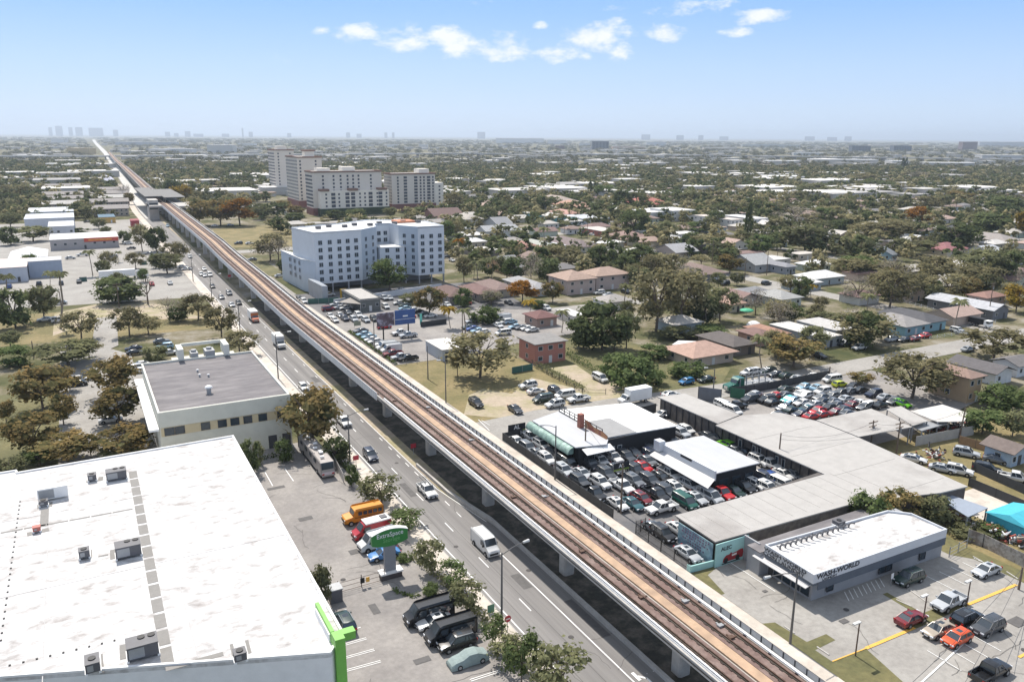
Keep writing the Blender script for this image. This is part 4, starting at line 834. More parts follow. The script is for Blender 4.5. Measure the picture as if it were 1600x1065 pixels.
# ---- houses and small buildings
BR = (128, 92, 82); TANR = (196, 150, 122); GR = (150, 150, 152); WH = (225, 222, 216); CRM = (222, 210, 186); PK = (196, 128, 112); DKR = (84, 80, 82)
pk = house_w(105, 179, 114.6, 188, 5.6, 'flat', PK, (150, 146, 142), 'pink two storey house', over=1.4, lab='pink two storey house with a flat stained grey roof', nwin=3, floors=2, lm='the pink two storey house')
house_w(141, 156.8, 155.3, 168, 2.9, 'hip', (214, 196, 180), (208, 158, 130), '', lab='low house with a broad tan hip roof and white garage door', over=1.2, lm='the low tan roofed house')
roof_on_posts('carport', 'white flat carport roof behind the low house with tan hip roof', 'carport', [ca('B2', 1000, 555, 2.8), ca('B2', 1040, 530, 2.8), ca('B2', 1170, 535, 2.8), ca('B2', 1110, 560, 2.8)], 2.8, WHITEW)
HL = [
 ('B2', (350, 155), (520, 138), (225, 120), 5.8, 'hip', (206, 186, 178), (190, 152, 126), 'left one of two beige two storey houses with brown hip roofs', 2, 3, 'the twin beige houses'),
 ('B2', (548, 134), (712, 104), (430, 100), 5.8, 'hip', (206, 186, 178), (190, 152, 126), 'right one of two beige two storey houses with brown hip roofs', 2, 3, None),
 ('E5', (150, 825), (345, 800), (20, 740), 3, 'hip', (170, 160, 155), BR, 'bungalow with brown shingle roof', 1, 3, None),
 ('E5', (440, 805), (590, 775), (240, 725), 3, 'hip', (200, 190, 180), (140, 98, 90), 'bungalow with reddish brown hip roof', 1, 3, None),
 ('E5', (610, 765), (760, 735), (450, 680), 3, 'hip', (200, 190, 170), (150, 118, 108), 'bungalow with brown roof and white rear extension', 1, 2, None),
 ('E5', (985, 765), (1085, 720), (750, 650), 3, 'hip', (190, 190, 190), (172, 172, 174), 'long bungalow with pale grey roof', 1, 2, None),
 ('E5', (985, 1035), (1165, 1010), (880, 985), 3, 'hip', (190, 160, 145), (140, 84, 78), 'small house with dark red roof', 1, 2, 'the dark red roofed house'),
 ('E5', (1330, 1012), (1455, 1000), (1225, 945), 2.8, 'flat', WH, (215, 215, 210), 'flat white roofed outbuilding', 1, 2, None),
 ('E5', (690, 552), (872, 545), (615, 480), 3, 'gable_t', (212, 170, 130), GR, 'peach walled house with grey gable roof', 1, 3, 'the peach walled house'),
 ('E5', (1235, 330), (1345, 325), (1150, 300), 3, 'flat', WH, (235, 238, 242), 'white house with flat white roof', 1, 2, None),
 ('E5', (1375, 352), (1565, 332), (1190, 270), 3, 'hip', (225, 222, 215), (142, 120, 118), 'long white house with dull red roof', 1, 5, None),
 ('E5', (500, 200), (800, 178), (440, 172), 4, 'gable_t', (220, 222, 222), (176, 178, 180), 'white hall with grey gable roof', 1, 0, None),
 ('E5', (610, 152), (770, 150), (560, 110), 4.5, 'gable_t', (200, 200, 200), (150, 152, 158), 'grey roofed chapel like house', 1, 3, None),
 ('E5', (880, 372), (1000, 340), (780, 310), 3, 'hip', (210, 190, 170), (186, 120, 96), 'house with terracotta roof', 1, 2, None),
 ('E5', (1035, 345), (1145, 330), (950, 285), 3, 'hip', (215, 215, 205), (186, 190, 176), 'house with pale green grey hip roof', 1, 2, None),
 ('E5', (400, 390), (605, 368), (360, 350), 3, 'flat', (160, 150, 145), (220, 214, 204), 'low shed with white flat roof', 1, 0, None),
 ('E5', (250, 245), (500, 225), (240, 200), 3.5, 'flat', (140, 145, 140), (214, 212, 206), 'long flat roofed shop row', 1, 4, None),
 ('E5', (600, 120), (740, 115), (560, 95), 3, 'gable_t', (190, 190, 180), (170, 170, 165), 'small grey roofed house', 1, 2, None),
 ('E5', (290, 80), (470, 75), (270, 45), 4, 'hip', (220, 218, 210), (190, 180, 165), 'white house with beige hip roof', 1, 3, None),
 ('E5', (20, 75), (290, 60), (0, 30), 3, 'gable_t', (150, 110, 100), (128, 92, 84), 'long maroon roofed row house', 1, 4, None),
 ('E6', (180, 272), (525, 262), (100, 232), 3, 'hip', (226, 196, 140), (168, 126, 112), 'long yellow walled house with brown roof', 1, 6, 'the long yellow walled house'),
 ('E6', (700, 398), (940, 388), (660, 350), 3.2, 'gable_t', (186, 172, 164), (176, 176, 180), 'house with grey gable roof', 1, 4, None),
 ('E6', (960, 615), (1195, 590), (720, 535), 3, 'hip', (150, 148, 146), (150, 120, 108), 'long house with brown roof', 1, 3, None),
 ('E6', (1480, 800), (1650, 780), (1430, 745), 3, 'hip', (190, 190, 190), (140, 142, 148), 'house with slate grey roof', 1, 2, None),
 ('E6', (1370, 835), (1480, 815), (1270, 760), 2.8, 'gable_s', (200, 180, 170), (156, 116, 106), 'house with faded brown roof', 1, 2, None),
 ('E6', (1250, 900), (1380, 880), (1095, 830), 2.9, 'hip', (226, 214, 190), (186, 140, 112), 'small cream house with tan roof', 1, 3, 'the small cream house'),
 ('E6', (1480, 520), (1680, 500), (1390, 450), 3.5, 'gable_t', (180, 182, 184), (170, 172, 172), 'grey house with grey roof', 1, 2, None),
 ('E6', (735, 225), (915, 208), (690, 200), 3.5, 'flat', (225, 225, 222), (232, 228, 222), 'white walled house with white flat roof', 1, 3, None),
 ('E6', (1240, 85), (1365, 80), (1235, 20), 6.5, 'flat', (215, 214, 210), (226, 210, 196), 'white two storey apartment house', 2, 3, None),
 ('E6', (1450, 75), (1620, 70), (1440, 25), 6, 'flat', (216, 216, 216), (232, 230, 226), 'long white two storey building', 2, 4, None),
 ('E6', (540, 150), (640, 140), (520, 105), 4, 'flat', (60, 62, 68), (60, 62, 66), 'dark walled workshop', 1, 1, None),
 ('E6', (400, 200), (560, 195), (380, 160), 3.5, 'flat', (190, 185, 180), (224, 220, 214), 'low workshop with white roof', 1, 2, None),
 ('E6', (0, 195), (180, 185), (-60, 150), 3.5, 'flat', (190, 110, 95), (214, 205, 196), 'red walled shop with white roof', 1, 3, None),
 ('E6', (1160, 380), (1370, 370), (1150, 310), 3.2, 'flat', (120, 112, 105), (140, 136, 130), 'grey flat roofed house under spreading trees', 1, 2, None),
 ('A2', (262, 640), (402, 636), (205, 600), 5.5, 'flat', (120, 200, 208), (215, 210, 200), 'turquoise two storey building', 2, 4, 'the turquoise building'),
 ('A2', (330, 618), (450, 620), (300, 600), 4.5, 'hip', (215, 200, 180), (216, 150, 128), 'building with salmon roof', 1, 2, None),
 ('A2', (450, 650), (620, 645), (430, 620), 4.5, 'flat', (186, 192, 204), (200, 206, 214), 'pale blue grey workshop', 1, 3, None),
 ('A2', (885, 612), (1000, 600), (820, 585), 6, 'flat', (232, 234, 236), (225, 225, 225), 'white windowless warehouse', 1, 0, None),
 ('A2', (1008, 600), (1142, 592), (1000, 575), 7.5, 'flat', (236, 236, 232), (226, 224, 220), 'white building with four small upper windows', 2, 4, 'the white windowed building'),
 ('A2', (850, 562), (990, 552), (840, 535), 4, 'hip', (220, 200, 170), (208, 98, 72), 'house with bright orange roof', 1, 3, None),
 ('A2', (390, 575), (520, 570), (370, 550), 4, 'hip', (216, 200, 170), (214, 150, 118), 'house with pale terracotta roof', 1, 3, None),
 ('A2', (280, 545), (420, 540), (250, 520), 4, 'hip', (210, 200, 185), (190, 168, 150), 'house with beige hip roof', 1, 3, None),
 ('B3', (1420, 345), (1492, 325), (1020, 262), 3.3, 'gable_s', (128, 128, 132), (196, 198, 204), 'very long grey row house with pale roof', 1, 2, 'the long grey row house'),
 ('B3', (868, 445), (990, 420), (735, 365), 3, 'hip', (140, 190, 206), (162, 156, 152), 'aqua walled house with grey hip roof', 1, 3, 'the aqua walled house'),
 ('B3', (1000, 422), (1105, 398), (790, 335), 3, 'hip', (150, 198, 212), (92, 92, 98), 'aqua walled house with charcoal hip roof', 1, 2, None),
 ('B3', (345, 518), (452, 495), (30, 425), 3, 'flat', (170, 176, 184), (224, 220, 212), 'house with long white flat roof', 1, 3, 'the long white roofed house'),
 ('B3', (430, 470), (560, 445), (220, 400), 2.9, 'flat', (200, 200, 200), (204, 200, 196), 'house with wide pale flat roof', 1, 2, None),
 ('B3', (1265, 765), (1340, 745), (1010, 700), 6.2, 'hip', (212, 180, 140), (168, 128, 108), 'tan two storey house with brown hip roof', 2, 2, 'the tan two storey house'),
 ('B3', (1440, 742), (1512, 710), (1210, 650), 3, 'gable_s', (226, 226, 226), (110, 104, 106), 'white house with long dark roof', 1, 2, 'the dark roofed white house'),
 ('B3', (1560, 690), (1660, 670), (1465, 640), 3, 'gable_t', (230, 232, 234), (128, 122, 120), 'white walled house at the right edge', 1, 2, None),
 ('B3', (60, 500), (110, 478), (-110, 440), 3, 'hip', (210, 180, 150), (190, 130, 96), 'house with burnt orange roof', 1, 2, None),
 ('B2', (1400, 572), (1505, 540), (1210, 490), 2.9, 'hip', (140, 128, 120), (112, 102, 98), 'house with dark charcoal roof', 1, 2, None),
 ('B2', (1560, 510), (1640, 490), (1500, 455), 2.9, 'hip', (200, 160, 140), (150, 108, 96), 'small house with brown hip roof', 1, 2, None),
 ('B3', (60, 268), (232, 262), (0, 225), 3, 'hip', (206, 214, 206), (176, 176, 172), 'pale green walled house', 1, 3, None),
 ('B3', (1350, 260), (1500, 250), (1330, 232), 5, 'hip', (180, 160, 150), (170, 116, 96), 'two storey brick red roofed house', 2, 2, None),
 ('C3', (1500, 425), (1660, 412), (1392, 368), 2.9, 'gable_s', (176, 198, 218), (132, 112, 102), 'small pale blue cottage with brown roof', 1, 3, 'the small pale blue cottage'),
 ('A3', (1480, 790), (1580, 780), (1370, 745), 3, 'hip', (232, 228, 222), (170, 158, 150), 'white house with grey brown roof', 1, 3, None),
 ('A3', (1140, 850), (1240, 832), (1030, 818), 3, 'hip', (225, 214, 190), (176, 92, 96), 'cream house with crimson roof', 1, 2, None),
 ('A3', (680, 860), (905, 885), (665, 845), 3, 'gable_t', (150, 190, 214), (120, 130, 140), 'sky blue walled row house', 1, 5, None),
 ('A3', (1365, 850), (1475, 845), (1355, 825), 3, 'gable_t', (224, 226, 230), (190, 196, 204), 'white bungalow with pale roof', 1, 3, None),
 ('A3', (180, 870), (320, 865), (190, 855), 3, 'flat', (205, 195, 180), (214, 204, 190), 'low beige flat roofed building', 1, 3, None),
 ('B3', (60, 60), (230, 75), (40, 20), 3.4, 'hip', (170, 176, 188), (150, 152, 160), 'slate blue walled house', 1, 3, None),
 ('B3', (0, 25), (160, 20), (-20, 0), 3, 'flat', (190, 186, 180), (225, 222, 216), 'house with thin white flat roof', 1, 2, None),
 # left side, beyond the car parks
 ('A0', (310, 782), (738, 760), (320, 745), 5.5, 'flat', (186, 180, 180), (238, 234, 230), 'long white strip store with a red fascia', 1, 7, 'the red fascia store'),
 ('A0', (172, 918), (380, 905), (168, 895), 7, 'flat', (172, 186, 208), (214, 214, 216), 'tall blue grey warehouse', 1, 0, 'the blue grey warehouse'),
 ('A0', (-60, 965), (165, 945), (-60, 905), 6, 'flat', (205, 212, 226), (236, 214, 204), 'white warehouse with pinkish roof', 1, 2, None),
 ('A0', (60, 900), (285, 880), (40, 855), 5, 'hip', (205, 206, 210), (240, 240, 240), 'white peaked hall', 1, 0, None),
 ('A0', (300, 700), (462, 690), (262, 668), 6.5, 'flat', (214, 218, 226), (224, 228, 234), 'near block of the white terraced school', 1, 4, 'the white terraced school'),
 ('A0', (150, 650), (462, 640), (120, 622), 6.5, 'flat', (206, 212, 222), (222, 228, 238), 'middle block of the white terraced school', 1, 0, None),
 ('A0', (170, 608), (460, 600), (160, 582), 6.5, 'flat', (206, 212, 222), (222, 228, 238), 'far block of the white terraced school', 1, 0, None),
 ('A0', (618, 640), (720, 636), (612, 622), 4, 'flat', (222, 180, 90), (84, 132, 160), 'small yellow shop with blue roof', 1, 2, 'the small yellow shop'),
 ('A0', (820, 662), (868, 658), (815, 650), 4, 'flat', (190, 60, 70), (190, 70, 80), 'small red shop', 1, 1, None),
 ('A0', (645, 412), (715, 408), (640, 385), 6, 'hip', (190, 190, 214), (190, 192, 216), 'lilac roofed building', 1, 2, None),
 ('A0', (965, 420), (1045, 418), (960, 392), 6, 'flat', (196, 200, 204), (214, 216, 220), 'pale warehouse beyond the station', 1, 0, None),
]
for (cr, A, B, D, h, kind, wl_, rf, desc, fl, nw, lmk) in HL:
    o = house(cr, A, B, D, h, kind, wl_, rf, desc, over=.8 if kind != 'flat' else .5, floors=fl, nwin=nw, lm=lmk, cat='building' if any(k in desc for k in ('shop', 'warehouse', 'store', 'hall', 'school', 'workshop', 'building', 'shed')) else 'house')
    if 'strip store' in desc:
        m = MB(); w_ = 60; bb0 = [c for c in o.children if c.name.startswith('wall')][0].data.vertices; X = max(v.co.x for v in bb0); Y = -max(v.co.y for v in bb0)
        m.box(-X * .02, Y - .35, 3.7, X, Y - .05, 5.75); m.build('red_fascia', M('store_red', (.55, .09, .06), .6, .05, 1), o)
        m = MB(); m.box(X * .1, Y - .42, 4.3, X * .8, Y - .36, 5.0); m.build('fascia_letters', M('store_orange', (.75, .33, .08), .6, .3, .6), o)
# rows of long apartment bars
k = 0
for (xl, xr, ys) in [(560, 803, (590, 547, 520, 493, 470)), (265, 520, (560, 528, 500, 478)), (185, 512, (450,))]:
    for y in ys:
        a_, b_ = ca('A0', xl, y, 5.5), ca('A0', xr, y - 8, 5.5); k += 1
        house_w(a_[0], a_[1], b_[0], a_[1] + 13, 5.5, 'gable_t', (190, 180, 170) if k % 2 else (150, 140, 136), (170, 160, 154) if k % 3 else (206, 200, 192), '', cat='apartment house', group='rows of long apartment houses', nwin=8,
                lab='long low apartment house, row %s from the front of the %s column' % (['one', 'two', 'three', 'four', 'five'][ys.index(y)], 'right' if xl == 560 else 'left' if xl == 265 else 'rear'), floors=2)
land('the long apartment rows', 30, 640)
# ================================================================ vehicles
def loft(b, secs, m=0, cap=True):
    """secs: list of closed rings (same length); faces between rings"""
    n = len(secs[0]); o = len(b.v)
    for s in secs: b.v += [tuple(p) for p in s]
    for i in range(len(secs) - 1):
        for j in range(n):
            k = (j + 1) % n; b.f.append((o + i * n + j, o + i * n + k, o + (i + 1) * n + k, o + (i + 1) * n + j)); b.m.append(m)
    if cap:
        b.f.append(tuple(o + j for j in range(n - 1, -1, -1))); b.m.append(m)
        e = o + (len(secs) - 1) * n; b.f.append(tuple(e + j for j in range(n))); b.m.append(m)
def ring_at(x, w, zb, zt):
    h = zt - zb
    half = [(w * .86, zb), (w, zb + h * .28), (w, zb + h * .72), (w * .93, zt - .02), (w * .7, zt + .015)]
    return [(x, -y, z) for y, z in half] + [(x, y, z) for y, z in reversed(half)]
def wheel_mesh(r=.33, wd=.22):
    b = MB(); b.tube((0, -wd / 2, 0), (0, wd / 2, 0), r, r, 14, 0); b.tube((0, -wd / 2 - .012, 0), (0, wd / 2 + .012, 0), r * .6, r * .6, 10, 1); return b.mesh('wheel', [RUBBER, RIM])
WH_ = wheel_mesh(); WHB = wheel_mesh(.42, .28)
SPEC = {
 # L, W, body stations (x, ztop, width factor), greenhouse (x0b,x1b,x0t,x1t,zbelt,zroof,wt), wheelbase half, wheel mesh
 'sedan': dict(L=4.75, W=1.84, st=[(-2.36, .62, .86), (-2.3, .86, .93), (-1.75, .98, 1), (-.5, .95, 1), (.9, .92, 1), (1.7, .84, .98), (2.2, .72, .92), (2.36, .52, .84)], gh=(-1.85, 1.05, -1.0, .25, .93, 1.43, .70), ax=1.4),
 'hatchback': dict(L=4.2, W=1.8, st=[(-2.08, .6, .88), (-2.02, .95, .95), (-1.2, .98, 1), (.9, .95, 1), (1.6, .86, .97), (2.0, .72, .92), (2.1, .5, .84)], gh=(-1.98, 1.1, -1.55, .35, .95, 1.5, .72), ax=1.27),
 'suv': dict(L=4.75, W=1.92, st=[(-2.36, .65, .9), (-2.3, 1.05, .96), (-1.2, 1.08, 1), (.9, 1.06, 1), (1.8, .98, .98), (2.25, .85, .94), (2.38, .55, .88)], gh=(-2.25, 1.15, -1.95, .35, 1.05, 1.72, .76), ax=1.4),
 'van': dict(L=5.2, W=1.98, st=[(-2.58, .7, .9), (-2.52, 1.1, .97), (1.2, 1.1, 1), (2.1, .98, .97), (2.5, .8, .92), (2.6, .55, .86)], gh=(-2.5, 1.75, -2.3, .85, 1.08, 1.85, .8), ax=1.5),
 'pickup': dict(L=5.7, W=2.0, st=[(-.75, 1.12, 1), (1.0, 1.12, 1), (2.2, 1.06, .98), (2.7, .95, .95), (2.84, .6, .9)], gh=(-.78, 1.35, -.6, .6, 1.1, 1.85, .76), ax=1.75),
 'cabpickup': None,
}
def sqr(x, w, z): return [(x[0], -w, z), (x[1], -w, z), (x[1], w, z), (x[0], w, z)]
def car_proto(kind, lod=1, name=None):
    S = SPEC[kind]; W = S['W'] / 2; name = name or {'suv': 'sport_utility_car', 'pickup': 'pickup_truck', 'sedan': 'sedan_car', 'hatchback': 'hatchback_car', 'van': 'minivan'}[kind]
    r = obj(name, None, None, (0, 0, -50))
    b = MB(); zb = .24 if kind != 'pickup' else .38
    st = S['st']
    loft(b, [ring_at(x, W * f, zb if 0 < i < len(st) - 1 else zb + .08, zt) for i, (x, zt, f) in enumerate(st)])
    if kind == 'pickup':   # open bed
        b.box(-2.84, -W, zb, -.76, W, .68); b.box(-2.84, -W, .683, -.76, -W + .12, 1.1); b.box(-2.84, W - .12, .683, -.76, W, 1.1); b.box(-2.84, -W + .121, .683, -2.74, W - .121, 1.1)
    x0b, x1b, x0t, x1t, zk, zr, wt = S['gh']; wb = W * .9; wt = W * wt
    # roof panel and pillars in body colour
    b.add([(x0t - .06, -wt - .03, zr - .05), (x1t + .08, -wt - .03, zr - .05), (x1t + .08, wt + .03, zr - .05), (x0t - .06, wt + .03, zr - .05),
           (x0t - .01, -wt * .93, zr + .015), (x1t - .0, -wt * .93, zr + .015), (x1t - .0, wt * .93, zr + .015), (x0t - .01, wt * .93, zr + .015),
           (x0t + .22, -wt * .66, zr + .055), (x1t - .25, -wt * .66, zr + .055), (x1t - .25, wt * .66, zr + .055), (x0t + .22, wt * .66, zr + .055)],
          [(8, 9, 10, 11), (0, 1, 5, 4), (1, 2, 6, 5), (2, 3, 7, 6), (3, 0, 4, 7), (4, 5, 9, 8), (5, 6, 10, 9), (6, 7, 11, 10), (7, 4, 8, 11), (0, 3, 2, 1)])
    for sy in (-1, 1):
        b.tube((x0b + .04, sy * wb, zk), (x0t, sy * wt, zr - .03), .07, .06, 4); b.tube((x1b - .04, sy * wb, zk), (x1t, sy * wt, zr - .03), .05, .05, 4)
        xm0, xm1 = (x0b + x1b) / 2 - .15, (x0t + x1t) / 2 - .1
        b.tube((xm0, sy * (wb + .01), zk), (xm1, sy * (wt + .01), zr - .03), .05, .05, 4)
        if kind in ('suv', 'van'): b.tube((x0b + .95, sy * (wb + .01), zk), (x0t + .75, sy * (wt + .01), zr - .03), .05, .05, 4)
    bo = soft(b.build('body', CARP, r), 38)
    g = MB(); B = sqr((x0b, x1b), wb, zk - .02); T = sqr((x0t, x1t), wt, zr - .04)
    g.add(B + T, [(0, 1, 5, 4), (1, 2, 6, 5), (2, 3, 7, 6), (3, 0, 4, 7), (4, 5, 6, 7)])
    if lod == 0: g.build('windows', GLASS, r)
    else:
        for nm, f in (('side_window', (0, 1, 5, 4)), ('windscreen', (1, 2, 6, 5)), ('side_window', (2, 3, 7, 6)), ('rear_window', (3, 0, 4, 7))):
            q = MB(); q.add([(B + T)[i] for i in f], [(0, 1, 2, 3)]); q.build(nm, GLASS, r)
    ax = S['ax']; wm = WHB if kind == 'pickup' else WH_; rr = .42 if kind == 'pickup' else .33
    # dark wheel arches and lower trim
    t = MB()
    for sx in (-1, 1):
        for sy in (-1, 1): t.tube((sx * ax, sy * (W - .25), rr + .02), (sx * ax, sy * (W + .006), rr + .02), rr + .09, rr + .09, 12)
    L2 = S['L'] / 2; t.box(L2 - .12, -W * .55, zb + .1, L2 + .02, W * .55, zb + .36); t.box(-L2 + .02, -W * .8, zb + .02, -L2 + .1, W * .8, zb + .16)
    t.build('trim', BLACK, r)
    for sx in (-1, 1):
        for sy in (-1, 1): obj('wheel', wm, r, (sx * ax, sy * (W - .09), rr))
    zl = st[-2][1] - .1 if kind != 'pickup' else .85
    if lod:
        for sy in (-1, 1):
            q = MB(); q.box(L2 - .2, sy * W * .72 - .2, zl - .08, L2 - .03, sy * W * .72 + .2, zl + .08); q.build('headlight', LAMPW, r)
            q = MB(); q.box(-L2 - .01, sy * W * .8 - .13, .7, -L2 + .1, sy * W * .8 + .13, .95); q.build('taillight', LAMPR, r)
            q = MB(); q.box(x1b - .35, sy * (W + .1) - .1, zk + .02, x1b - .2, sy * (W + .1) + .1, zk + .2); q.build('wing_mirror', CARP, r)
        q = MB(); q.box(L2 - .02, -.26, .45, L2 + .03, .26, .58); q.build('number_plate', LAMPW, r)
    if lod and kind == 'suv':
        q = MB(); 
        for sy in (-1, 1): q.box(x0t + .1, sy * wt * .92 - .03, zr + .02, x1t - .1, sy * wt * .92 + .03, zr + .08)
        q.build('roof_rails', CHROME, r)
    if lod and kind in ('sedan', 'hatchback', 'suv'):
        q = MB(); q.box(x1t - 1.0, -wt * .5, zr + .05, x1t - .35, wt * .5, zr + .062); q.build('sunroof', GLASS, r)
    return proto(r)
CARS = {}
for kk in ('sedan', 'hatchback', 'suv', 'van', 'pickup'):
    CARS[kk, 1] = car_proto(kk, 1); CARS[kk, 0] = car_proto(kk, 0)
def far_car():
    r = obj('distant_car', None, None, (0, 0, -50)); b = MB(); b.box(-2.2, -.9, .25, 2.2, .9, .95); b.box(-1.5, -.75, .95, .8, .75, 1.45)
    b.build('body', CARP, r); g = MB(); g.box(-1.6, -.78, .97, .9, .78, 1.32); g.build('windows', GLASS, r); return proto(r)
CARS['far', 0] = far_car()
COL = {'white': (232, 232, 230), 'silver': (186, 190, 194), 'grey': (112, 116, 121), 'dark grey': (66, 70, 76), 'black': (22, 23, 26), 'red': (190, 32, 36), 'dark red': (120, 24, 34), 'blue': (40, 78, 150), 'navy': (32, 42, 66),
       'green': (18, 86, 74), 'dark green': (28, 54, 48), 'teal': (44, 92, 100), 'lime': (110, 190, 30), 'orange': (222, 84, 30), 'beige': (172, 160, 144), 'sky blue': (70, 130, 190), 'yellow': (196, 206, 40), 'light blue': (150, 186, 206), 'turquoise': (84, 196, 190), 'cyan': (30, 120, 176), 'pale green': (120, 176, 150)}
KN = {'s': 'sedan', 'u': 'suv', 'h': 'hatchback', 'v': 'van', 'p': 'pickup'}
KD = {'s': 'sedan', 'u': 'SUV', 'h': 'hatchback', 'v': 'minivan', 'p': 'pickup truck'}
HD = {'E': 0, 'N': PI / 2, 'W': PI, 'S': -PI / 2}
CC = {'w': 'white', 'l': 'silver', 'g': 'grey', 'd': 'dark grey', 'k': 'black', 'r': 'red', 'R': 'dark red', 'b': 'blue', 'n': 'navy', 'G': 'green', 'D': 'dark green', 't': 'teal', 'L': 'lime', 'o': 'orange', 'e': 'beige', 's': 'sky blue', 'y': 'yellow', 'i': 'light blue', 'q': 'turquoise', 'c': 'cyan', 'P': 'pale green'}
def car(cr, a, b, code, head, lod=0, lab=None, group=None, jit=.03, desc=None):
    k, c = code[0], CC[code[1]]; h = HD[head] if isinstance(head, str) else head
    t, s = cb(cr, a, b, .75); p = CARS[KN[k], lod]
    o = dup(p, (t, s, ZC[0] + .002), h + R.uniform(-jit, jit), color=(*[x * (.8 if c in ('white',) else .9) for x in lin(COL[c])], 1))
    if lab: tag(o, lab, KD[k].lower() if k != 'p' else 'pickup truck', group)
    else: auto(o, desc or '%s %s' % (c, KD[k]), {'s': 'car', 'u': 'car', 'h': 'car', 'v': 'van', 'p': 'pickup truck'}[k], group or 'parked cars')
    return o
# --- vehicles on the avenue
AV = 'vehicles driving on the avenue'
car('C1', 550, 235, 'pw', 'S', 1, 'white pickup truck driving on the avenue beside the big reddish brown tree', AV)
car('C1', 715, 445, 'un', 'S', 1, 'navy blue SUV driving alone in the middle of the avenue', AV)
tr = car('C1', 1070, 665, 'pw', 'S', 1, 'white pickup truck with a ladder rack in its bed driving on the avenue', AV)
q = MB()
for x in (-2.6, -1.0):
    for y in (-.8, .8): q.tube((x, y, 1.1), (x, y, 2.0), .04, .04, 5)
    q.tube((x, -.8, 2.0), (x, .8, 2.0), .04, .04, 5)
q.tube((-2.9, .3, 2.06), (1.0, .3, 2.06), .07, .07, 5); q.tube((-2.9, -.3, 2.06), (.2, -.3, 2.06), .05, .05, 5); q.build('ladder_rack', CHROME, tr)
car('F', 320, 430, 'sl', 'S', 0, 'silver sedan farthest back in the queue of cars on the avenue', AV)
car('F', 297, 401, 'uw', 'S', 0, 'white SUV driving on the avenue far ahead of the queue of cars', AV)
for (x, y, cd, lb) in [(319, 420, 'sw', 'white sedan in the right lane at the back of the queue on the avenue'), (314.5, 428, 'hw', 'small white hatchback in the left lane of the avenue queue'), (328, 429, 'vw', 'white minivan in the right lane of the avenue queue'),
                    (332, 447, 'sk', 'black sedan in the middle of the avenue queue'), (346, 464, 'sg', 'grey sedan in the left lane behind the black hatchback'), (358, 458, 'ug', 'grey SUV in the right lane of the avenue queue'),
                    (373, 473, 'hk', 'black hatchback just behind the orange moving truck'), (362, 476, 'sl', 'silver sedan half hidden by trees on the avenue'), (474, 604, 'hw', 'white hatchback showing just above the big reddish brown tree'), (262, 353, 'ui', 'light blue SUV on the avenue near the station shadow')]:
    if 'farthest' in lb: continue
    car('F', x, y, cd, 'S', 0, lb, AV)
# --- larger vehicles
def van_proto(name, roof_h=2.65, L=5.9, two=None):
    r = obj(name, None, None, (0, 0, -50)); W = 1.0; b = MB(); H = roof_h; l = L / 2
    prof = [(-l, .35), (-l, H - .12), (-l + .15, H), (l - 1.9, H), (l - 1.55, H - .12), (l - .85, 1.5), (l - .1, 1.15), (l, .95), (l, .35)]
    for_ = lambda w, k: [(x, w, .35 + (z - .35) * k) for x, z in prof]
    loft(b, [[(x, -W * .9, z) for x, z in prof]][:0] + [[(x, -W + .1, z) for x, z in prof], [(x, -W, min(z, H - .25)) for x, z in prof], [(x, W, min(z, H - .25)) for x, z in prof], [(x, W - .1, z) for x, z in prof]])
    soft(b.build('body', CARP, r), 32)
    g = MB(); x0, z0, x1, z1 = l - 1.5, H - .18, l - .92, 1.56; n_ = .03
    g.add([(x0 + n_, -.82, z0), (x0 + n_, .82, z0), (x1 + .06, .88, z1 + .02), (x1 + .06, -.88, z1 + .02)], [(0, 3, 2, 1)]); g.build('windscreen', GLASS, r)
    for sy in (-1, 1):
        g = MB(); v = [(l - 2.5, sy * (W + .012), 1.35), (l - 1.15, sy * (W + .012), 1.35), (l - 1.65, sy * (W + .012), 2.1), (l - 2.5, sy * (W + .012), 2.1)]
        g.add(v, [(0, 1, 2, 3) if sy < 0 else (3, 2, 1, 0)]); g.build('side_window', GLASS, r)
        q = MB(); q.box(l - .22, sy * .72 - .2, .85, l - .02 + .03, sy * .72 + .2, 1.08); q.build('headlight', LAMPW, r)
        q = MB(); q.box(l - 1.5, sy * 1.15 - .1, 1.4, l - 1.35, sy * 1.15 + .1, 1.75); q.build('wing_mirror', BLACK, r)
        for x in (-l + 1.05, l - 1.0): obj('wheel', WH_, r, (x, sy * .91, .34))
    t = MB(); t.box(l - .1, -.7, .5, l + .03, .7, .8); t.box(-l - .02, -.95, .36, -l + .1, .95, .52)
    for x in (-l + 1.05, l - 1.0):
        for sy in (-1, 1): t.tube((x, sy * .7, .36), (x, sy * 1.008, .36), .44, .44, 12)
    t.build('trim', BLACK, r); return r
def big(p, t, s, h, lab, cat, col, group=None):
    o = dup(p, (t, s, ZC[0] + .002), h, color=(*[x * .85 for x in lin(col)], 1)); return tag(o, lab, cat, group)
VAN = proto(van_proto('cargo_van'))
vs_ = proto(van_proto('passenger_van', 2.6, 6.4)); 
g_ = MB()
for sy in (-1, 1):
    g_.add([(-2.9, sy * 1.012, 1.35), (.4, sy * 1.012, 1.35), (.4, sy * 1.012, 2.1), (-2.9, sy * 1.012, 2.1)], [(0, 1, 2, 3) if sy < 0 else (3, 2, 1, 0)])
g_.build('cabin_windows', GLASS, vs_)
q = MB()
for sy in (-1, 1):
    for x in (-2.3, -1.1, .1): q.box(x - .12, sy * 1.02 - .006, 1.0, x + .12, sy * 1.02 + .006, 1.7); q.box(x - .3, sy * 1.02 - .005, 1.2, x + .3, sy * 1.02 + .005, 1.38)
q.build('pale_figure_decal', M('decal', (.5, .42, .36), .5, .2, 3), vs_); reg(vs_)
WHITE, BLK3 = (235, 235, 233), (20, 22, 26)
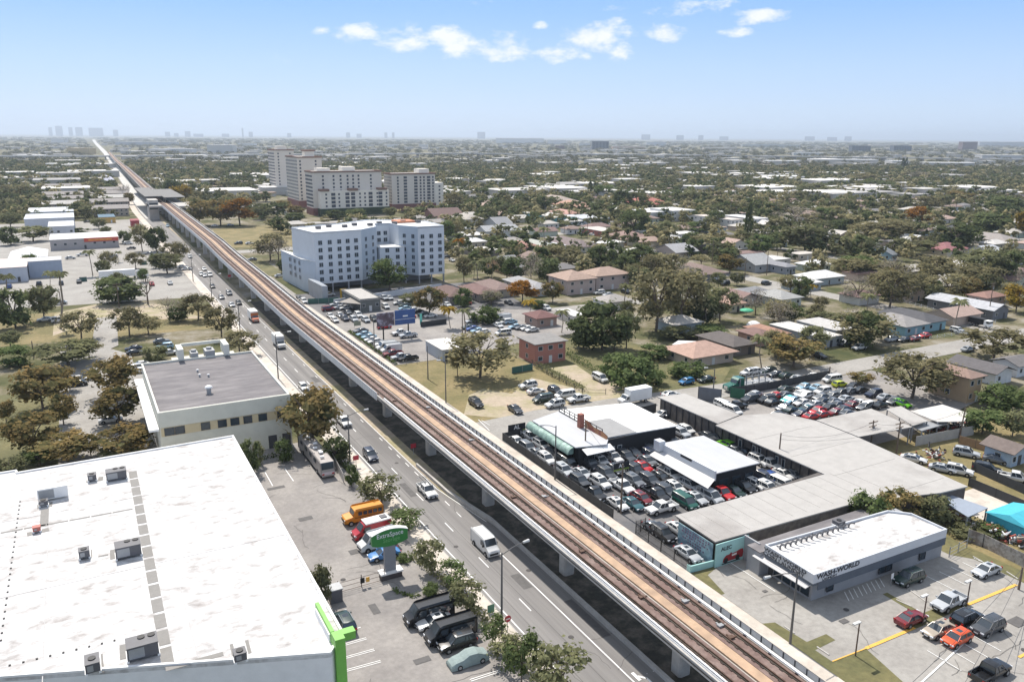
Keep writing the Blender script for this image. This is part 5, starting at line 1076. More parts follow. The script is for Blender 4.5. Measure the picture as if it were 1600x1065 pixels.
big(VAN, *at(758, 848, 1.2), -PI / 2, 'tall white cargo van driving on the avenue nearest to the camera', 'van', WHITE, AV)
big(vs_, *ca('D1', 1080, 625, 1.2), PI, 'black passenger van with pale decals, left one of two beside the road trees', 'van', BLK3, 'black passenger vans')
big(vs_, *ca('D1', 1215, 740, 1.2), PI, 'black passenger van with pale decals between a white car and a dark SUV', 'van', BLK3, 'black passenger vans')
for o_ in list(bpy.data.objects)[-0:]: pass
rv_ = big(VAN, *ca('C1', 720, 915, 1.0), PI + .06, 'red van with a white roof between the yellow bus and the white van', 'van', (186, 40, 52))
q = MB(); q.box(-2.9, -.98, 2.5, 1.2, .98, 2.69); q.build('white_roof', WHITEW, rv_); q = MB(); q.box(-2.5, -.5, 2.7, -1.5, .5, 2.85); q.build('roof_unit', DGREYM, rv_)
big(VAN, *ca('C1', 760, 985, 1.0), PI + .08, 'white cargo van parked behind the green pylon sign', 'van', WHITE)
car('C1', 800, 1060, 'ss', 'W', 1, 'bright sky blue car half hidden behind the green pylon sign')
# yellow school bus
bus = thing('school_bus', 'small yellow orange school bus parked by the trees', 'school bus', (*ca('C1', 665, 815, 1.2), ZC[0]), PI)
BUSY = M('bus_yellow', (.62, .25, .02), .45, .04, 1)
b = MB(); prof = [(-3.2, .5), (-3.2, 2.5), (-3.0, 2.7), (1.3, 2.7), (1.55, 2.5), (1.8, 1.5), (3.0, 1.3), (3.15, 1.1), (3.15, .5)]
loft(b, [[(x, -1.0, z) for x, z in prof], [(x, -1.15, min(z, 2.45)) for x, z in prof], [(x, 1.15, min(z, 2.45)) for x, z in prof], [(x, 1.0, z) for x, z in prof]]); b.build('body', BUSY, bus)
q = MB(); q.add([(1.60, -.95, 2.4), (1.60, .95, 2.4), (1.84, .95, 1.55), (1.84, -.95, 1.55)], [(0, 3, 2, 1)]); q.build('windscreen', GLASS, bus)
for sy in (-1, 1):
    for k in range(5):
        q = MB(); q.box(-2.9 + k * .82, sy * 1.155 - .012, 1.6, -2.9 + k * .82 + .62, sy * 1.155 + .012, 2.2); q.build('side_window', GLASS, bus)
    q = MB(); q.box(-3.1, sy * 1.16 - .01, 1.25, 1.6, sy * 1.16 + .01, 1.33); q.build('black_stripe', BLACK, bus)
    for x in (-2.0, 2.2): obj('wheel', WHB, bus, (x, sy * 1.02, .42))
    q = MB(); q.box(3.1, sy * .8 - .15, .95, 3.18, sy * .8 + .15, 1.15); q.build('headlight', LAMPW, bus)
q = MB(); q.box(3.1, -.5, .6, 3.2, .5, 1.0); q.build('grille', BLACK, bus)
# motorhome
rv = thing('motorhome', 'long beige grey motorhome coach parked beside the road hedge', 'motorhome', (34.7, 140.5, ZC[0]), -PI / 2)
b = MB(); prof = [(-8.2, .4), (-8.2, 3.1), (-8.0, 3.25), (7.6, 3.25), (8.0, 3.0), (8.3, 1.8), (8.4, 1.2), (8.4, .4)]
loft(b, [[(x, -1.15, z) for x, z in prof], [(x, -1.28, min(z, 3.05)) for x, z in prof], [(x, 1.28, min(z, 3.05)) for x, z in prof], [(x, 1.15, z) for x, z in prof]]); b.build('body', M('rv_body', (.36, .33, .31), .5, .12, .8), rv)
q = MB(); q.add([(8.02, -1.1, 2.95), (8.02, 1.1, 2.95), (8.34, 1.1, 1.75), (8.34, -1.1, 1.75)], [(0, 3, 2, 1)]); q.build('windscreen', GLASS, rv)
q = MB(); q.box(8.38, -1.2, .75, 8.47, 1.2, 1.25); q.build('front_bumper', M('rv_bumper', (.6, .52, .54), .5, .05, 1), rv)
for sy in (-1, 1): q = MB(); q.box(8.4, sy * .9 - .2, .8, 8.5, sy * .9 + .2, 1.05); q.build('headlight', LAMPR, rv)
for x, y, w_ in [(-5, 0, 1.1), (-1, .3, .7), (1.2, -.3, .5), (3.5, .1, 1.2), (6, -.3, .5), (-6.6, -.4, .5)]: q = MB(); q.box(x - w_ / 2, y - .35, 3.252, x + w_ / 2, y + .35, 3.5); q.build('roof_vent', WHITEW, rv)
for sy in (-1, 1):
    for k in range(4): q = MB(); q.box(-6 + k * 3.2, sy * 1.285 - .012, 1.9, -4.6 + k * 3.2, sy * 1.285 + .012, 2.6); q.build('side_window', GLASS, rv)
    for x in (-4.6, 5.4): obj('wheel', WHB, rv, (x, sy * 1.14, .44))
# box trucks
def box_truck(lab, t, s, h, cab, L=7.2, boxc=WHITEW, stripe=None, grp='box trucks', bh=3.5):
    r = thing('box_truck', lab, 'truck', (t, s, ZC[0]), h, grp); W = 1.2
    m = MB(); m.box(-L / 2, -W, .9, L / 2 - 2.1, W, bh); m.build('cargo_box', boxc, r)
    m = MB(); m.box(-L / 2, -.5, .5, L / 2 - .3, .5, .88); m.build('chassis', BLACK, r)
    x = L / 2; m = MB(); prof = [(x - 2.0, .6), (x - 2.0, 2.3), (x - 1.4, 2.35), (x - .95, 1.6), (x - .1, 1.4), (x, 1.2), (x, .6)]
    loft(m, [[(a, -1.0, z) for a, z in prof], [(a, 1.0, z) for a, z in prof]]); o = m.build('cab', CARP, r); o.color = (*[q_ * .85 for q_ in lin(cab)], 1)
    m = MB(); m.add([(x - 1.36, -.9, 2.28), (x - 1.36, .9, 2.28), (x - .93, .9, 1.64), (x - .93, -.9, 1.64)], [(0, 3, 2, 1)]); m.build('windscreen', GLASS, r)
    for sy in (-1, 1):
        m = MB(); m.box(x - 1.9, sy * 1.01 - .01, 1.45, x - 1.3, sy * 1.01 + .01, 2.1); m.build('side_window', GLASS, r)
        m = MB(); m.box(x - .05, sy * .75 - .15, .95, x + .03, sy * .75 + .15, 1.15); m.build('headlight', LAMPW, r)
        for xx in (-L / 2 + 1.6, x - .9): obj('wheel', WHB, r, (xx, sy * .98, .42))
        m = MB(); m.box(x - 1.2, sy * 1.25 - .1, 1.5, x - 1.1, sy * 1.25 + .1, 2.0); m.build('wing_mirror', BLACK, r)
    m = MB(); m.box(x - .02, -.55, .7, x + .04, .55, 1.1); m.build('grille', CHROME, r)
    if stripe: m = MB(); m.box(L / 2 - 2.095, -W, 1.9, L / 2 - 2.06, W, 3.0); m.build('front_panel', stripe, r)
    return r
box_truck('white box truck driving on the avenue behind the cream building', 48.0, 229.5, -PI / 2, WHITE, 7.8, stripe=M('box_front', (.4, .41, .44), .6, .05, 1))
box_truck('moving truck with an orange cab driving ahead of the queued cars', 48.2, 267, -PI / 2, (226, 108, 50), 7.8, stripe=M('orange_panel', (.6, .22, .08), .6, .05, 1))
box_truck('white box truck parked across the street from the white roofed dealer building', *ca('C2', 765, 82, 1.5), PI, WHITE, 8.2, bh=3.6)
def semi(lab, t, s, h, cab, L=17, trailer=True, flat=False):
    r = thing('semi_truck', lab, 'lorry', (t, s, ZC[0]), h); x = L / 2
    if trailer and not flat: m = MB(); m.box(-x, -1.28, 1.2, x - 5.2, 1.28, 4.0); m.build('trailer', WHITEW, r)
    if flat:
        m = MB(); m.box(-x, -1.28, 1.1, x - 5.2, 1.28, 1.35)
        for k in range(6): m.box(-x + 1 + k * 2.1, -1.28, 1.35, -x + 1.15 + k * 2.1, -1.1, 3.4); m.box(-x + 1 + k * 2.1, 1.1, 1.35, -x + 1.15 + k * 2.1, 1.28, 3.4)
        m.box(-x, -1.28, 3.2, x - 5.4, -1.1, 3.4); m.box(-x, 1.1, 3.2, x - 5.4, 1.28, 3.4); m.build('car_rack', GREYM, r)
    prof = [(x - 5.0, .8), (x - 5.0, 3.2), (x - 3.2, 3.3), (x - 2.7, 2.9), (x - 2.3, 2.0), (x - .2, 1.7), (x, 1.4), (x, .6)]
    m = MB(); loft(m, [[(a, -1.1, z) for a, z in prof], [(a, 1.1, z) for a, z in prof]]); o = m.build('cab', CARP, r); o.color = (*[q_ * .85 for q_ in lin(cab)], 1)
    m = MB(); m.add([(x - 2.66, -1.0, 2.86), (x - 2.66, 1.0, 2.86), (x - 2.3, 1.0, 2.06), (x - 2.3, -1.0, 2.06)], [(0, 3, 2, 1)]); m.build('windscreen', GLASS, r)
    m = MB(); m.box(x - .03, -.6, .8, x + .05, .6, 1.5); m.build('grille', CHROME, r)
    for sy in (-1, 1):
        for xx in (-x + 1.2, -x + 2.5, x - 5.4, x - 4.2, x - 1.1): obj('wheel', WHB, r, (xx, sy * 1.05, .46))
        m = MB(); m.box(x - 3.4, sy * 1.11 - .01, 2.0, x - 2.7, sy * 1.11 + .01, 2.7); m.build('side_window', GLASS, r)
    return r
semi('white semi truck with a long white trailer parked beyond the grass lot', *ca('A0', 775, 995, 2), 0, WHITE, 19)
semi('green tow truck tractor with a car carrier rack in the salvage yard', *cb('E7', 430, 230, 1.5), PI, (24, 104, 88), 15, flat=True)
# --- self storage car park
car('D1', 555, 690, 'uD', 'N', 1, 'dark green SUV tucked beside the white storage building wall')
car('D1', 1115, 685, 'sw', 'W', 1, 'white sedan between the two black passenger vans')
car('D1', 1255, 815, 'uk', 'W', 1, 'black SUV glinting in the sun next to the covered car')
cov = thing('covered_car', 'car hidden under a grey green fabric cover', 'covered car', (*ca('D1', 1325, 915, .7), ZC[0]), PI)
m = MB(); secs = []
for x, zt, f in [(-2.4, .55, .86), (-2.3, .9, .95), (-1.7, 1.06, 1), (-1.0, 1.42, .98), (.1, 1.46, .96), (.9, 1.08, 1), (1.8, .95, .98), (2.35, .7, .9), (2.45, .45, .84)]:
    w_ = .98 * f; j = R.uniform(-.03, .03)
    half = [(w_, .1), (w_ * 1.0, .45 + j), (w_ * .97, zt * .62), (w_ * .78, zt - .06), (w_ * .4, zt)]
    secs.append([(x, -y, z) for y, z in half] + [(x, y, z) for y, z in reversed(half)])
loft(m, secs); m.build('fabric_cover', M('cover_cloth', (.25, .31, .30), .85, .12, 2.5, bump=.5), cov, smooth=False)
for sy in (-1, 1):
    for x in (-1.45, 1.45): obj('wheel', WH_, cov, (x, sy * .9, .33))
# --- laundromat car park
LP = 'cars in the laundromat car park'
car('D3', 1365, 365, 'sl', 'W', 1, 'silver sedan parked alone near the rubble wall', LP)
car('D3', 880, 415, 'uD', 'W', 1, 'dark green off road SUV parked beside the laundromat shadow', LP)
car('D3', 1130, 565, 'pl', 'W', 1, 'silver grey pickup truck beside the grass island', LP)
car('D3', 895, 665, 'sR', 'E', 1, 'dark red sedan parked left of the grass island', LP)
car('D3', 1065, 735, 'se', 'W', 1, 'beige sedan between the dark red and the orange cars', LP)
car('D3', 1245, 665, 'uk', 'E', 1, 'black car behind the beige sedan', LP)
car('D3', 1375, 720, 'ud', 'W', 1, 'dark grey SUV right of the orange hatchback', LP)
car('D3', 1180, 790, 'ho', 'W', 1, 'orange hatchback with a dark sunroof', LP)
car('D3', 1390, 1000, 'pk', 'E', 1, 'black pickup truck at the bottom right of the photo', LP)
# --- black yard of the dealer
DY = 'cars packed in the black dealer yard'
for (a, b_, cd) in [(30, 355, 'sw'), (100, 397, 'ug'), (160, 432, 'sg'), (215, 468, 'uw'), (325, 540, 'ul'), (425, 607, 'ud'), (515, 685, 'pk'),
    (185, 380, 'uw'), (118, 328, 'pl'), (265, 430, 'hd'), (345, 487, 'vk'), (440, 556, 'sl'), (552, 615, 'uw'),
    (490, 500, 'ud'), (552, 483, 'uw'), (632, 460, 'uw'), (715, 455, 'ud'), (762, 430, 'sd'), (855, 402, 'sd'), (590, 560, 'ud'), (640, 527, 'sd'), (690, 640, 'pw'), (660, 745, 'sw'), (755, 745, 'st'), (812, 712, 'hR'),
    (905, 692, 'pk'), (762, 605, 'ug'), (818, 515, 'sr'), (862, 603, 'ud'), (770, 540, 'uk'), (850, 478, 'sg'), (872, 445, 'un'), (935, 580, 'sk'), (990, 560, 'pw'), (1020, 643, 'hw'), (965, 672, 'ud'), (1118, 632, 'ul'),
    (1082, 735, 'vG'), (1150, 710, 'sl'), (1237, 700, 'vl'), (1308, 682, 'pr'), (1388, 668, 'sD'), (1450, 645, 'uk'), (1525, 625, 'hw'), (1590, 590, 'un'), (1600, 650, 'uw'),
    (1230, 325, 'sd'), (1090, 283, 'hw'), (1055, 305, 'ul'), (1012, 192, 'ud'), (1000, 352, 'sd'), (1175, 232, 'sg'), (1290, 335, 'sd'), (1120, 245, 'sk'), (1400, 415, 'sg'), (1470, 430, 'sk'), (1545, 478, 'uw')]:
    car('C2', a, b_, cd, 'S', 0 if (a < 150 or b_ < 350) else 1, group=DY)
car('C2', 935, 775, 'pw', 'W', 1, 'white pickup truck parked crosswise at the front of the black yard', DY)
for (a, b_, cd, h) in [(940, 187, 'sw', 'W'), (1000, 183, 'sd', 'W')]: car('C2', a, b_, cd, h, group=DY)
for (a, b_, cd) in [(100, 560, 'sw'), (42, 600, 'ub'), (95, 628, 'vw'), (10, 500, 'pw'), (170, 565, 'sg')]: car('C3', a, b_, cd, 'S', 1, group=DY)
car('C2', 1340, 375, 'hL', 'N', 0, 'lime green car glinting in the shade of the long shed', DY)
for (a, b_, cd) in [(945, 140, 'uk'), (1040, 110, 'sw'), (895, 105, 'sg'), (1100, 262, 'sl')]: car('D2', a, b_, cd, 'S', 1, group=DY)
# --- dirt lot and street by the pink house
for (a, b_, cd, h) in [(100, 808, 'uw', 'W'), (150, 842, 'sw', 'E'), (195, 893, 'vD', 'W'), (268, 925, 'uw', 'W'), (272, 845, 'uk', 'S'), (330, 868, 'vw', 'W'), (415, 893, 'pw', 'W'), (20, 955, 'sd', 'S'), (550, 763, 'vw', 'S'),
                      (1090, 782, 'hc', 'W'), (1215, 768, 'sD', 'W'), (990, 862, 'sw', 'E'), (1480, 728, 'uw', 'W')]:
    car('B2', a, b_, cd, h, 1, group='cars on the street by the pink house')
car('B1', 1375, 918, 'uk', 'S', 1, 'black SUV parked alone on the sandy lot by the railway')
# --- salvage yard
SV = 'cars in the salvage yard'
sal = [(115, 830, 'sD'), (225, 815, 'si'), (310, 820, 'si'), (340, 845, 'uw'), (400, 770, 'vw'), (450, 800, 'hy'), (540, 810, 'sk'), (580, 835, 'sk'), (660, 860, 'un'), (735, 880, 'sl'), (790, 905, 'sg'),
       (60, 870, 'sr'), (115, 865, 'sg'), (200, 860, 'hw'), (235, 870, 'hw'), (330, 880, 'sg'), (400, 870, 'sg'), (450, 850, 'sd'), (520, 840, 'sg'), (30, 910, 'sk'), (130, 895, 'sq'), (215, 915, 'sw'), (150, 900, 'si'),
       (290, 925, 'sl'), (350, 905, 'sd'), (415, 905, 'sg'), (490, 890, 'sl'), (100, 945, 'sg'), (150, 960, 'sD'), (240, 955, 'st'), (310, 965, 'sr'), (390, 940, 'sd'), (440, 925, 'sg'), (520, 930, 'sR'), (580, 915, 'sw'),
       (205, 985, 'sn'), (275, 1000, 'sr'), (330, 990, 'sr'), (420, 975, 'sR'), (480, 955, 'sd'), (620, 930, 'hw'), (700, 930, 'sk'), (600, 940, 'sg'), (500, 980, 'sg'), (70, 990, 'sd')]
for (a, b_, cd) in sal: car('B3', a, b_, cd, 'E' if R.random() < .5 else 'W', 0, group=SV, jit=.12)
for (a, b_, cd, h) in [(50, 735, 'sd', 'W'), (120, 745, 'sD', 'E'), (190, 762, 'sl', 'E'), (280, 750, 'sw', 'W'), (20, 790, 'sl', 'E'), (0, 720, 'uD', 'W')]: car('B3', a, b_, cd, h, 0, group=SV, jit=.1)
car('B3', 840, 922, 'hL', 'S', 0, 'bright lime green car at the right end of the salvage yard', SV)
for (a, b_, cd, h) in [(300, 425, 'sk', 'W'), (180, 390, 'sd', 'W'), (490, 340, 'ul', 'W'), (430, 385, 'uk', 'W'), (600, 400, 'ud', 'W'), (480, 255, 'uw', 'W'), (510, 105, 'pw', 'W'), (640, 150, 'pk', 'E')]:
    pass
for (a, b_, cd, h) in [(480, 345, 'sl', 'W'), (600, 395, 'uk', 'W'), (440, 390, 'ud', 'W'), (310, 460, 'pk', 'E'), (190, 455, 'vw', 'S'), (270, 500, 'vw', 'S'), (465, 130, 'uw', 'W'), (590, 120, 'sl', 'W'), (480, 245, 'sw', 'W'), (660, 245, 'sg', 'W')]:
    o = car('F', 1100 + a / 6.154, 560 + b_ / 6.154, cd, h, 0, group=SV)
# --- yard on the right edge
for (a, b_, cd, h) in [(1240, 430, 'ul', 'S'), (1430, 470, 'sg', 'S'), (1370, 530, 'uk', 'S'), (1195, 540, 'uw', 'S'), (1090, 525, 'sl', 'S'), (910, 465, 'sw', 'S'), (1545, 585, 'pw', 'S')]:
    car('C3', a, b_, cd, -PI / 2 + .5, 1, group='cars in the fenced back yard')
# --- street by the aqua houses
for (a, b_, cd, h) in [(570, 570, 'uw', 'W'), (480, 545, 'ud', 'W'), (320, 620, 'sk', 'S'), (770, 520, 'ul', 'W'), (850, 520, 'sk', 'W'), (915, 515, 'sR', 'W'), (980, 495, 'sr', 'W'), (1185, 465, 'uw', 'S'), (1215, 478, 'sl', 'S'), (1250, 580, 'sl', 'E')]:
    car('B3', a, b_, cd, h, 0, group='cars by the aqua houses')
dt = thing('dump_truck', 'black truck with an open load bed on the street by the aqua house', 'truck', (*ca('B3', 1325, 420, 1.2), ZC[0]), -PI / 2)
m = MB(); m.box(-3.4, -1.2, 1.0, 1.6, 1.2, 2.8); m.build('load_bed', BLACK, dt); m = MB(); m.box(1.8, -1.1, .6, 3.6, 1.1, 2.5); m.build('cab', WHITEW, dt)
m = MB(); m.box(2.6, -1.12, 1.6, 3.62, 1.12, 2.3); m.build('windows', GLASS, dt)
for sy in (-1, 1):
    for x in (-2.3, -1.2, 2.7): obj('wheel', WHB, dt, (x, sy * 1.0, .42))
# --- far dealer lot with the blue billboard
BL = 'cars in the dealer lot by the blue billboard'
for (a, b_, cd) in [(655, 465, 'sg'), (672, 487, 'si'), (705, 503, 'si'), (722, 520, 'sw'), (745, 532, 'sw'), (785, 548, 'sw')]: car('B1', a, b_, cd, 'W', 0, group=BL)
big(VAN, *ca('B1', 815, 565, 1.2), PI, 'white cargo van in the billboard lot, left of the pair', 'van', WHITE, BL); big(VAN, *ca('B1', 845, 582, 1.2), PI, 'white cargo van in the billboard lot next to the dark red pickup', 'van', WHITE, BL)
car('B1', 855, 610, 'pR', 'W', 0, group=BL); car('B1', 905, 632, 'pl', 'W', 0, group=BL); car('B1', 950, 640, 'pk', 'W', 0, group=BL)
for (a, b_, cd, h) in [(905, 480, 'pw', 'W'), (950, 495, 'pl', 'W'), (972, 370, 'sr', 'S'), (800, 440, 'sr', 'W'), (640, 368, 'uw', 'S'), (685, 398, 'ul', 'S'), (738, 392, 'uk', 'S'), (555, 390, 'un', 'S'), (612, 395, 'ul', 'S'), (525, 368, 'sw', 'S'),
                      (492, 398, 'sw', 'S'), (465, 372, 'sw', 'S'), (452, 330, 'uR', 'E'), (520, 320, 'sl', 'W'), (560, 322, 'sw', 'W'), (500, 300, 'sl', 'W'), (575, 352, 'sd', 'S'), (895, 290, 'sw', 'W'), (930, 305, 'sD', 'W'), (930, 325, 'si', 'W'), (980, 335, 'sw', 'W'), (1050, 360, 'sD', 'W'), (1090, 372, 'sw', 'W'), (1010, 345, 'sk', 'W'),
                      (800, 262, 'pl', 'S'), (835, 260, 'sl', 'S'), (810, 315, 'uw', 'S'), (300, 282, 'uw', 'S'), (272, 265, 'sk', 'S'), (150, 122, 'sl', 'E'), (1320, 288, 'sr', 'S'), (1195, 302, 'sw', 'S'), (905, 210, 'sw', 'W'), (1350, 405, 'sl', 'W'),
                      (1330, 442, 'sD', 'W'), (1355, 452, 'sb', 'W'), (1385, 465, 'si', 'W'), (1420, 472, 'sw', 'W'), (1515, 432, 'sw', 'S'), (1560, 412, 'uw', 'W'), (1590, 410, 'si', 'W'), (1545, 480, 'vw', 'W'), (1580, 290, 'sd', 'S'), (455, 240, 'ul', 'E')]:
    car('B1', a, b_, cd, h, 0, group=BL)
big(VAN, *ca('B1', 1540, 390, 1.2), PI, 'long white van parked beside the dense green bush', 'van', WHITE, BL)
for (a, b_, cd, h) in [(20, 440, 'si', 'W'), (60, 445, 'sg', 'W'), (95, 450, 'sw', 'W'), (125, 460, 'sw', 'W'), (215, 325, 'uw', 'S'), (545, 228, 'uw', 'W'), (600, 240, 'sl', 'W'), (630, 252, 'sg', 'W'), (710, 222, 'uk', 'S'), (700, 300, 'sl', 'W'), (1250, 232, 'uw', 'W'), (1190, 185, 'sR', 'W'),
                      (1195, 160, 'ug', 'W'), (1280, 140, 'uw', 'W'), (1330, 172, 'uk', 'W'), (1590, 170, 'uk', 'E')]:
    car('B2', a, b_, cd, h, 0, group='cars parked among the houses')
for k, (a, b_) in enumerate([(400, 685), (440, 688), (480, 690), (520, 672), (560, 676), (600, 680), (430, 730), (500, 745), (560, 748), (610, 800), (1070, 810), (1110, 790), (560, 775), (350, 700), (250, 690)]):
    car('A2', a, b_, 's' + 'wlwigwkwlw'[k % 10], 'S' if k % 2 else 'W', 0, group='cars parked among the houses')
for k, (a, b_) in enumerate([(1190, 885), (1225, 905), (1450, 780), (1500, 785), (1360, 800), (1480, 695), (1440, 690), (1570, 810), (1505, 835), (130, 560), (170, 580)]):
    car('A1', a, b_, 's' + 'kwlwkwrl'[k % 8], 'S' if k % 2 else 'W', 0, group='cars around the apartment blocks')
for k in range(18): car('A1', 120 + k * 13, 565 + k * 10, 's' + 'wlkw'[k % 4], 'W', 0, group='cars parked in a row by the tall tower')
for k, (a, b_, c_) in enumerate([(515, 872, 'p'), (440, 890, 's'), (820, 830, 's'), (800, 800, 'u'), (930, 862, 's'), (1140, 945, 's'), (1165, 960, 's'), (225, 995, 'p'), (545, 665, 's'), (520, 625, 's'), (700, 885, 'v'), (790, 790, 's'), (1340, 690, 's'), (1440, 685, 's'), (1490, 800, 'u'), (1560, 800, 's'), (1575, 900, 's')]):
    car('A0', a, b_, c_ + 'wlkwgw'[k % 6], 'E' if k % 2 else 'W', 0, group='cars left of the avenue')
for k, (a, b_, cd) in enumerate([(835, 575, 'sn'), (845, 600, 'sk'), (875, 675, 'sw'), (875, 695, 'ul'), (870, 715, 'sw'), (500, 765, 'sw'), (540, 750, 'sk'), (690, 1020, 'sw'), (375, 290, 'sl'), (375, 400, 'vw'), (280, 395, 'sw'), (1060, 600, 'sw'), (1030, 565, 'ui'), (1010, 530, 'sg'), (480, 795, 'sk')]):
    car('B0', a, b_, cd, 'E' if k % 2 else 'W', 0, group='cars left of the avenue')
# ================================================================ vegetation
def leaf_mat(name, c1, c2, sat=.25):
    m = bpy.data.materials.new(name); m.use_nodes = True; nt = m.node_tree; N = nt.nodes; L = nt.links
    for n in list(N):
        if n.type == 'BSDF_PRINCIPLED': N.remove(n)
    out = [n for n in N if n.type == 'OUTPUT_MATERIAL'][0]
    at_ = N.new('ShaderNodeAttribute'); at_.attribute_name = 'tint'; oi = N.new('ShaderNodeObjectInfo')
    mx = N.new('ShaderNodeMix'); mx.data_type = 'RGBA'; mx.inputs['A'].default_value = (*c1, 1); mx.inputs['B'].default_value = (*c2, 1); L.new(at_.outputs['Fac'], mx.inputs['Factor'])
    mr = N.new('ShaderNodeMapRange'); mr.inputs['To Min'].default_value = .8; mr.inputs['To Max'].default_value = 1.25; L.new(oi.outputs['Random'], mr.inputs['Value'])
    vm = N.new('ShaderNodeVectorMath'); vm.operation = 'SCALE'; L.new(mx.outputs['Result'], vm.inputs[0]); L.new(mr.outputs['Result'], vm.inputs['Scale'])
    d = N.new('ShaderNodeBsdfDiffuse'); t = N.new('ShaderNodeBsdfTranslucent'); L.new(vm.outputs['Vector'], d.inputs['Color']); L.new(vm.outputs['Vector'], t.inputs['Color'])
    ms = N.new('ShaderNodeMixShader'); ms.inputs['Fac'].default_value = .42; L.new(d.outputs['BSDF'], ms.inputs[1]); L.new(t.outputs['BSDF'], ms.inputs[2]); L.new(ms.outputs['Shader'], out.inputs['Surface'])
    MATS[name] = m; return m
LM = {'dense': leaf_mat('dark_leaves', (.07, .092, .042), (.185, .21, .095)), 'oak': leaf_mat('olive_leaves', (.165, .155, .085), (.345, .305, .17)), 'rust': leaf_mat('rusty_leaves', (.115, .125, .06), (.34, .235, .10)),
      'bright': leaf_mat('bright_leaves', (.085, .12, .045), (.19, .23, .10)), 'grey': leaf_mat('grey_twigs', (.21, .19, .155), (.38, .34, .28)), 'yellow': leaf_mat('yellow_leaves', (.18, .14, .03), (.45, .30, .06)),
      'orange': leaf_mat('orange_leaves', (.16, .085, .02), (.40, .19, .04)), 'dim': leaf_mat('dull_green_leaves', (.13, .138, .075), (.27, .27, .14)), 'far': leaf_mat('distant_leaves', (.13, .135, .085), (.29, .28, .165))}
BARK = M('bark', (.15, .12, .095), .95, .25, 3)
def crown_mesh(seed, n, leaf, shape='round', clumps=26, mat='oak', gap=.0, zc=0.0, core=.62):
    """unit crown: radius 1, height from 0 to 1 (scaled per tree)"""
    r = random.Random(seed); v = []; f = []; ti = []
    cl = []
    for i in range(clumps):
        while True:
            x, y, z = r.uniform(-1, 1), r.uniform(-1, 1), r.uniform(-1, 1)
            d = x * x + y * y + z * z
            if .25 < d < 1: break
        k = (.62 + .22 * r.random()) / math.sqrt(d)
        x, y, z = x * k, y * k, z * k
        if shape == 'flat': z = abs(z) * .8 - .1
        if shape == 'cone': h_ = (z + 1) / 2; q = 1.15 * (1 - h_) + .12; x *= q; y *= q
        cl.append((x, y, z, r.uniform(.30, .50) * (1 if shape != 'cone' else .6), r.random()))
    for i in range(n):
        c = cl[i % clumps]
        a, b = r.uniform(0, 2 * PI), math.acos(r.uniform(-1, 1)); rr = c[3] * (r.random() ** .35)
        dx, dy, dz = math.sin(b) * math.cos(a) * rr, math.sin(b) * math.sin(a) * rr, math.cos(b) * rr * .85
        p = Vector((c[0] + dx, c[1] + dy, c[2] + dz))
        nrm = Vector((dx * 2 + r.uniform(-.3, .3), dy * 2 + r.uniform(-.3, .3), dz * 2 + .25 + r.uniform(-.3, .3)))
        if nrm.length < .01: nrm = Vector((0, 0, 1))
        nrm.normalize(); u = nrm.orthogonal().normalized(); w = nrm.cross(u); an = r.uniform(0, PI); u, w = u * math.cos(an) + w * math.sin(an), w * math.cos(an) - u * math.sin(an)
        s = leaf * r.uniform(.6, 1.35); s2 = s * r.uniform(.55, 1)
        o = len(v); v += [tuple(p + u * s + nrm * s * .15), tuple(p + w * s2), tuple(p - u * s * .9 - nrm * s * .15), tuple(p - w * s2 * .8)]
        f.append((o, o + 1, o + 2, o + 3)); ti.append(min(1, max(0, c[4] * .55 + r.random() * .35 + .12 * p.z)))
    if core:
        # irregular leafy inner mass
        for c in cl:
            o = len(v); m = c[3] * core
            for j in range(6):
                dvec = [(1, 0, 0), (-1, 0, 0), (0, 1, 0), (0, -1, 0), (0, 0, 1), (0, 0, -1)][j]; k = m * r.uniform(.8, 1.2)
                v.append((c[0] * .92 + dvec[0] * k, c[1] * .92 + dvec[1] * k, c[2] * .92 + dvec[2] * k))
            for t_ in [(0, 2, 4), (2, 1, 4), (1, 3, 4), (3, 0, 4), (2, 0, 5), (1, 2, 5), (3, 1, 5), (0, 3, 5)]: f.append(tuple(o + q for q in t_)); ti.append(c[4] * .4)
    v = [(x, y, (z + 1) / 2) for x, y, z in v]
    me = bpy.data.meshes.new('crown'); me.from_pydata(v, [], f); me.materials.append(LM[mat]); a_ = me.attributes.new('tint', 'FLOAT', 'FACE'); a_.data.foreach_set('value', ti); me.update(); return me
def trunk_mesh(seed, limbs=4, thick=.05, spread=.55):
    r = random.Random(seed); b = MB(); b.tube((0, 0, 0), (r.uniform(-.05, .05), r.uniform(-.05, .05), .38), thick, thick * .75, 7)
    for i in range(limbs):
        a = 2 * PI * i / limbs + r.uniform(-.4, .4); p = (math.cos(a) * spread * .45, math.sin(a) * spread * .45, .6 + r.uniform(-.05, .08)); q = (math.cos(a) * spread, math.sin(a) * spread, .82 + r.uniform(-.08, .08))
        b.tube((0, 0, .34), p, thick * .6, thick * .38, 5); b.tube(p, q, thick * .38, thick * .14, 4)
        a2 = a + .6; b.tube(p, (math.cos(a2) * spread * .9, math.sin(a2) * spread * .9, .78), thick * .3, thick * .12, 4)
    return b.mesh('trunk', BARK)
CR = {}; 
